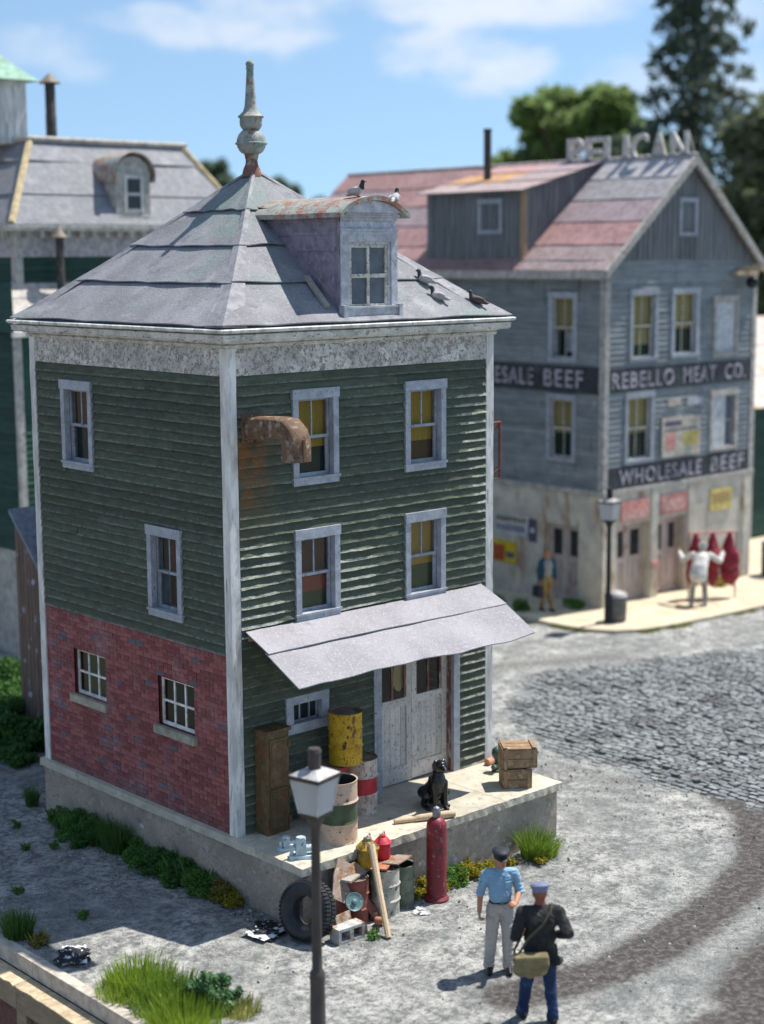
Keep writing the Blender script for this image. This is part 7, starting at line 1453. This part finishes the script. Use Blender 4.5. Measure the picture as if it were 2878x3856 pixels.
# ================================================================== TREES
def broadleaf(loc, label, h, r, n, seed, mat='tree_leaf', size=.42, group='trees on the skyline'):
    rs = np.random.RandomState(seed); t = thing('broadleaf_tree', label, 'tree', loc, 0, group); mb = MB()
    mb.tube([(0, 0, -1.6), (.1, 0, h*.2), (0, .1, h*.45), (.1, .1, h*.7)], [h*.03, h*.024, h*.016, h*.006], 8); blobs = []
    for k in range(60):
        a = rs.rand()*6.28; q_ = rs.rand(); zz = h*(.40+.54*q_); rr_ = r*math.sqrt(max(.05, 1-((q_-.38)/.68)**2))*math.sqrt(rs.rand())*.86; b = (rr_*math.cos(a), rr_*math.sin(a), zz); s = r*(.09+.15*rs.rand()); blobs.append((*b, s, s, s*.8)); 
        if k < 14: mb.tube([(0, .05, h*(.25+.3*rs.rand())), (b[0]*.5, b[1]*.5, zz*.85), b], [h*.010, h*.006, h*.002], 6)
    build(mb, 'trunk', 'bark', t); quads_obj('crown', leaves(rs, blob_pts(rs, blobs, n, .5), size, up=.4), mat, t)
def conifer(loc, label, h, r, seed, nb=150, mat='conifer_leaf', size=.40, low=.12, per=90, group='trees on the skyline', gap=.0):
    rs = np.random.RandomState(seed); t = thing('conifer_tree', label, 'tree', loc, 0, group); mb = MB(); mb.tube([(0, 0, -1.6), (0, 0, h*.5), (0, 0, h)], [h*.017, h*.011, .03], 8); P = []
    for k in range(nb):
        q = low+(1-low)*(k+rs.rand()*.8)/nb; zz = h*q; L = r*(1-q)**.72*(.72+.45*rs.rand())+.25; a = k*2.399+rs.normal()*.4; dr = -.28-.22*rs.rand(); pts = [(math.cos(a)*L*s, math.sin(a)*L*s, zz+L*(.10*s+dr*s*s)) for s in (0, .35, .7, 1.0)]
        mb.tube(pts, [.05+.03*(1-q), .035, .02, .008], 5, cap=False); m = int(per*(.35+.65*L/r)); s = rs.rand(m)**.65*.92+.10; c = np.stack([np.cos(a)*L*s, np.sin(a)*L*s, zz+L*(.10*s+dr*s*s)], -1); wd = L*.17*(1.1-s*.6); c += rs.normal(size=(m, 3))*np.stack([wd, wd, wd*.35], -1); c[:, 2] -= np.abs(rs.normal(size=m))*.22; P.append(c)
    build(mb, 'trunk', 'bark', t); quads_obj('crown', leaves(rs, np.concatenate(P), size, up=.1, aspect=2.2), mat, t)
broadleaf((70.0, 53.2, -.8), 'round light green broadleaf tree above the warehouse roof', 22.2, 7.0, 30000, 101, size=.40); broadleaf((73.5, 49.0, -.8), 'smaller broadleaf tree between the round tree and tall conifer', 17.0, 5.2, 15000, 102, size=.38)
conifer((66.2, 41.5, -.7), 'tall dark open conifer towering over the warehouse', 33.5, 6.6, 103, nb=125, per=66, low=.24, size=.36)
broadleaf((58.5, 29.0, -.5), 'dark olive tree behind the end of the warehouse', 18.6, 6.2, 24000, 104, mat='tree_dark', size=.42); broadleaf((66.5, 34.5, -.6), 'dull green tree beyond the dark olive tree', 15, 5, 14000, 105, mat='tree_dark', size=.42)
for x, y, h, r_, lab, sd in ((75.5, 102.0, 20.2, 3.0, 'hazy narrow tree on the skyline beside the mansard roof', 111), (93.1, 113.7, 19.3, 3.2, 'hazy round treetop on the skyline beside the finial', 112), (97.5, 110.5, 17.4, 4.0, 'hazy low treetop beside the dormer pigeons', 113), (104, 106, 16.2, 5, 'hazy low treetop near the red warehouse roof', 114), (68, 108, 16, 4, 'hazy tree hidden low behind the mansard roof', 115)):
    broadleaf((x, y, -1.5), lab, h, r_, 9000, sd, 'tree_far', .55, 'distant trees')

# ================================================================== GRIT
def grit():
    rr = random.Random(77); mb = MB()
    for k in range(2600):
        if k < 900: x, y = rr.uniform(-3.1, 8), rr.uniform(-6.5, 7)
        elif k < 1500: x, y = -.12-abs(rr.gauss(0, .18)), rr.uniform(-1.5, 5.2)
        elif k < 2100: x, y = rr.uniform(-.1, 5.4), -1.62-abs(rr.gauss(0, .16))
        else: x, y = rr.gauss(8.2, .5), rr.uniform(-4, 4)
        if -.05 < x < 5.35 and -1.58 < y < 5.4: continue
        r_ = abs(rr.gauss(.012, .008))+.006; a = rr.uniform(0, 6.28); z = rr.uniform(-.3, .2)*r_; vs = []
        for i in range(4): an = a+i*1.57+rr.uniform(-.4, .4); vs.append((x+math.cos(an)*r_*rr.uniform(.7, 1.2), y+math.sin(an)*r_*rr.uniform(.7, 1.2), z))
        vs.append((x+rr.uniform(-.4, .4)*r_, y+rr.uniform(-.4, .4)*r_, z+r_*rr.uniform(.7, 1.3))); mb.add(vs, [(0, 1, 4), (1, 2, 4), (2, 3, 4), (3, 0, 4)])
    m, nb, b = new_mat('grit_stone'); h = nb.island(); nb.put(b.inputs['Base Color'], nb.mix((.06, .06, .062), (.50, .48, .45), nb.step(h, .2, 1.0))); b.inputs['Roughness'].default_value = .9
    tag(build(mb, 'gravel', m, fix=False), 'loose grit and small stones scattered over the yard', 'gravel', kind='stuff')
grit()
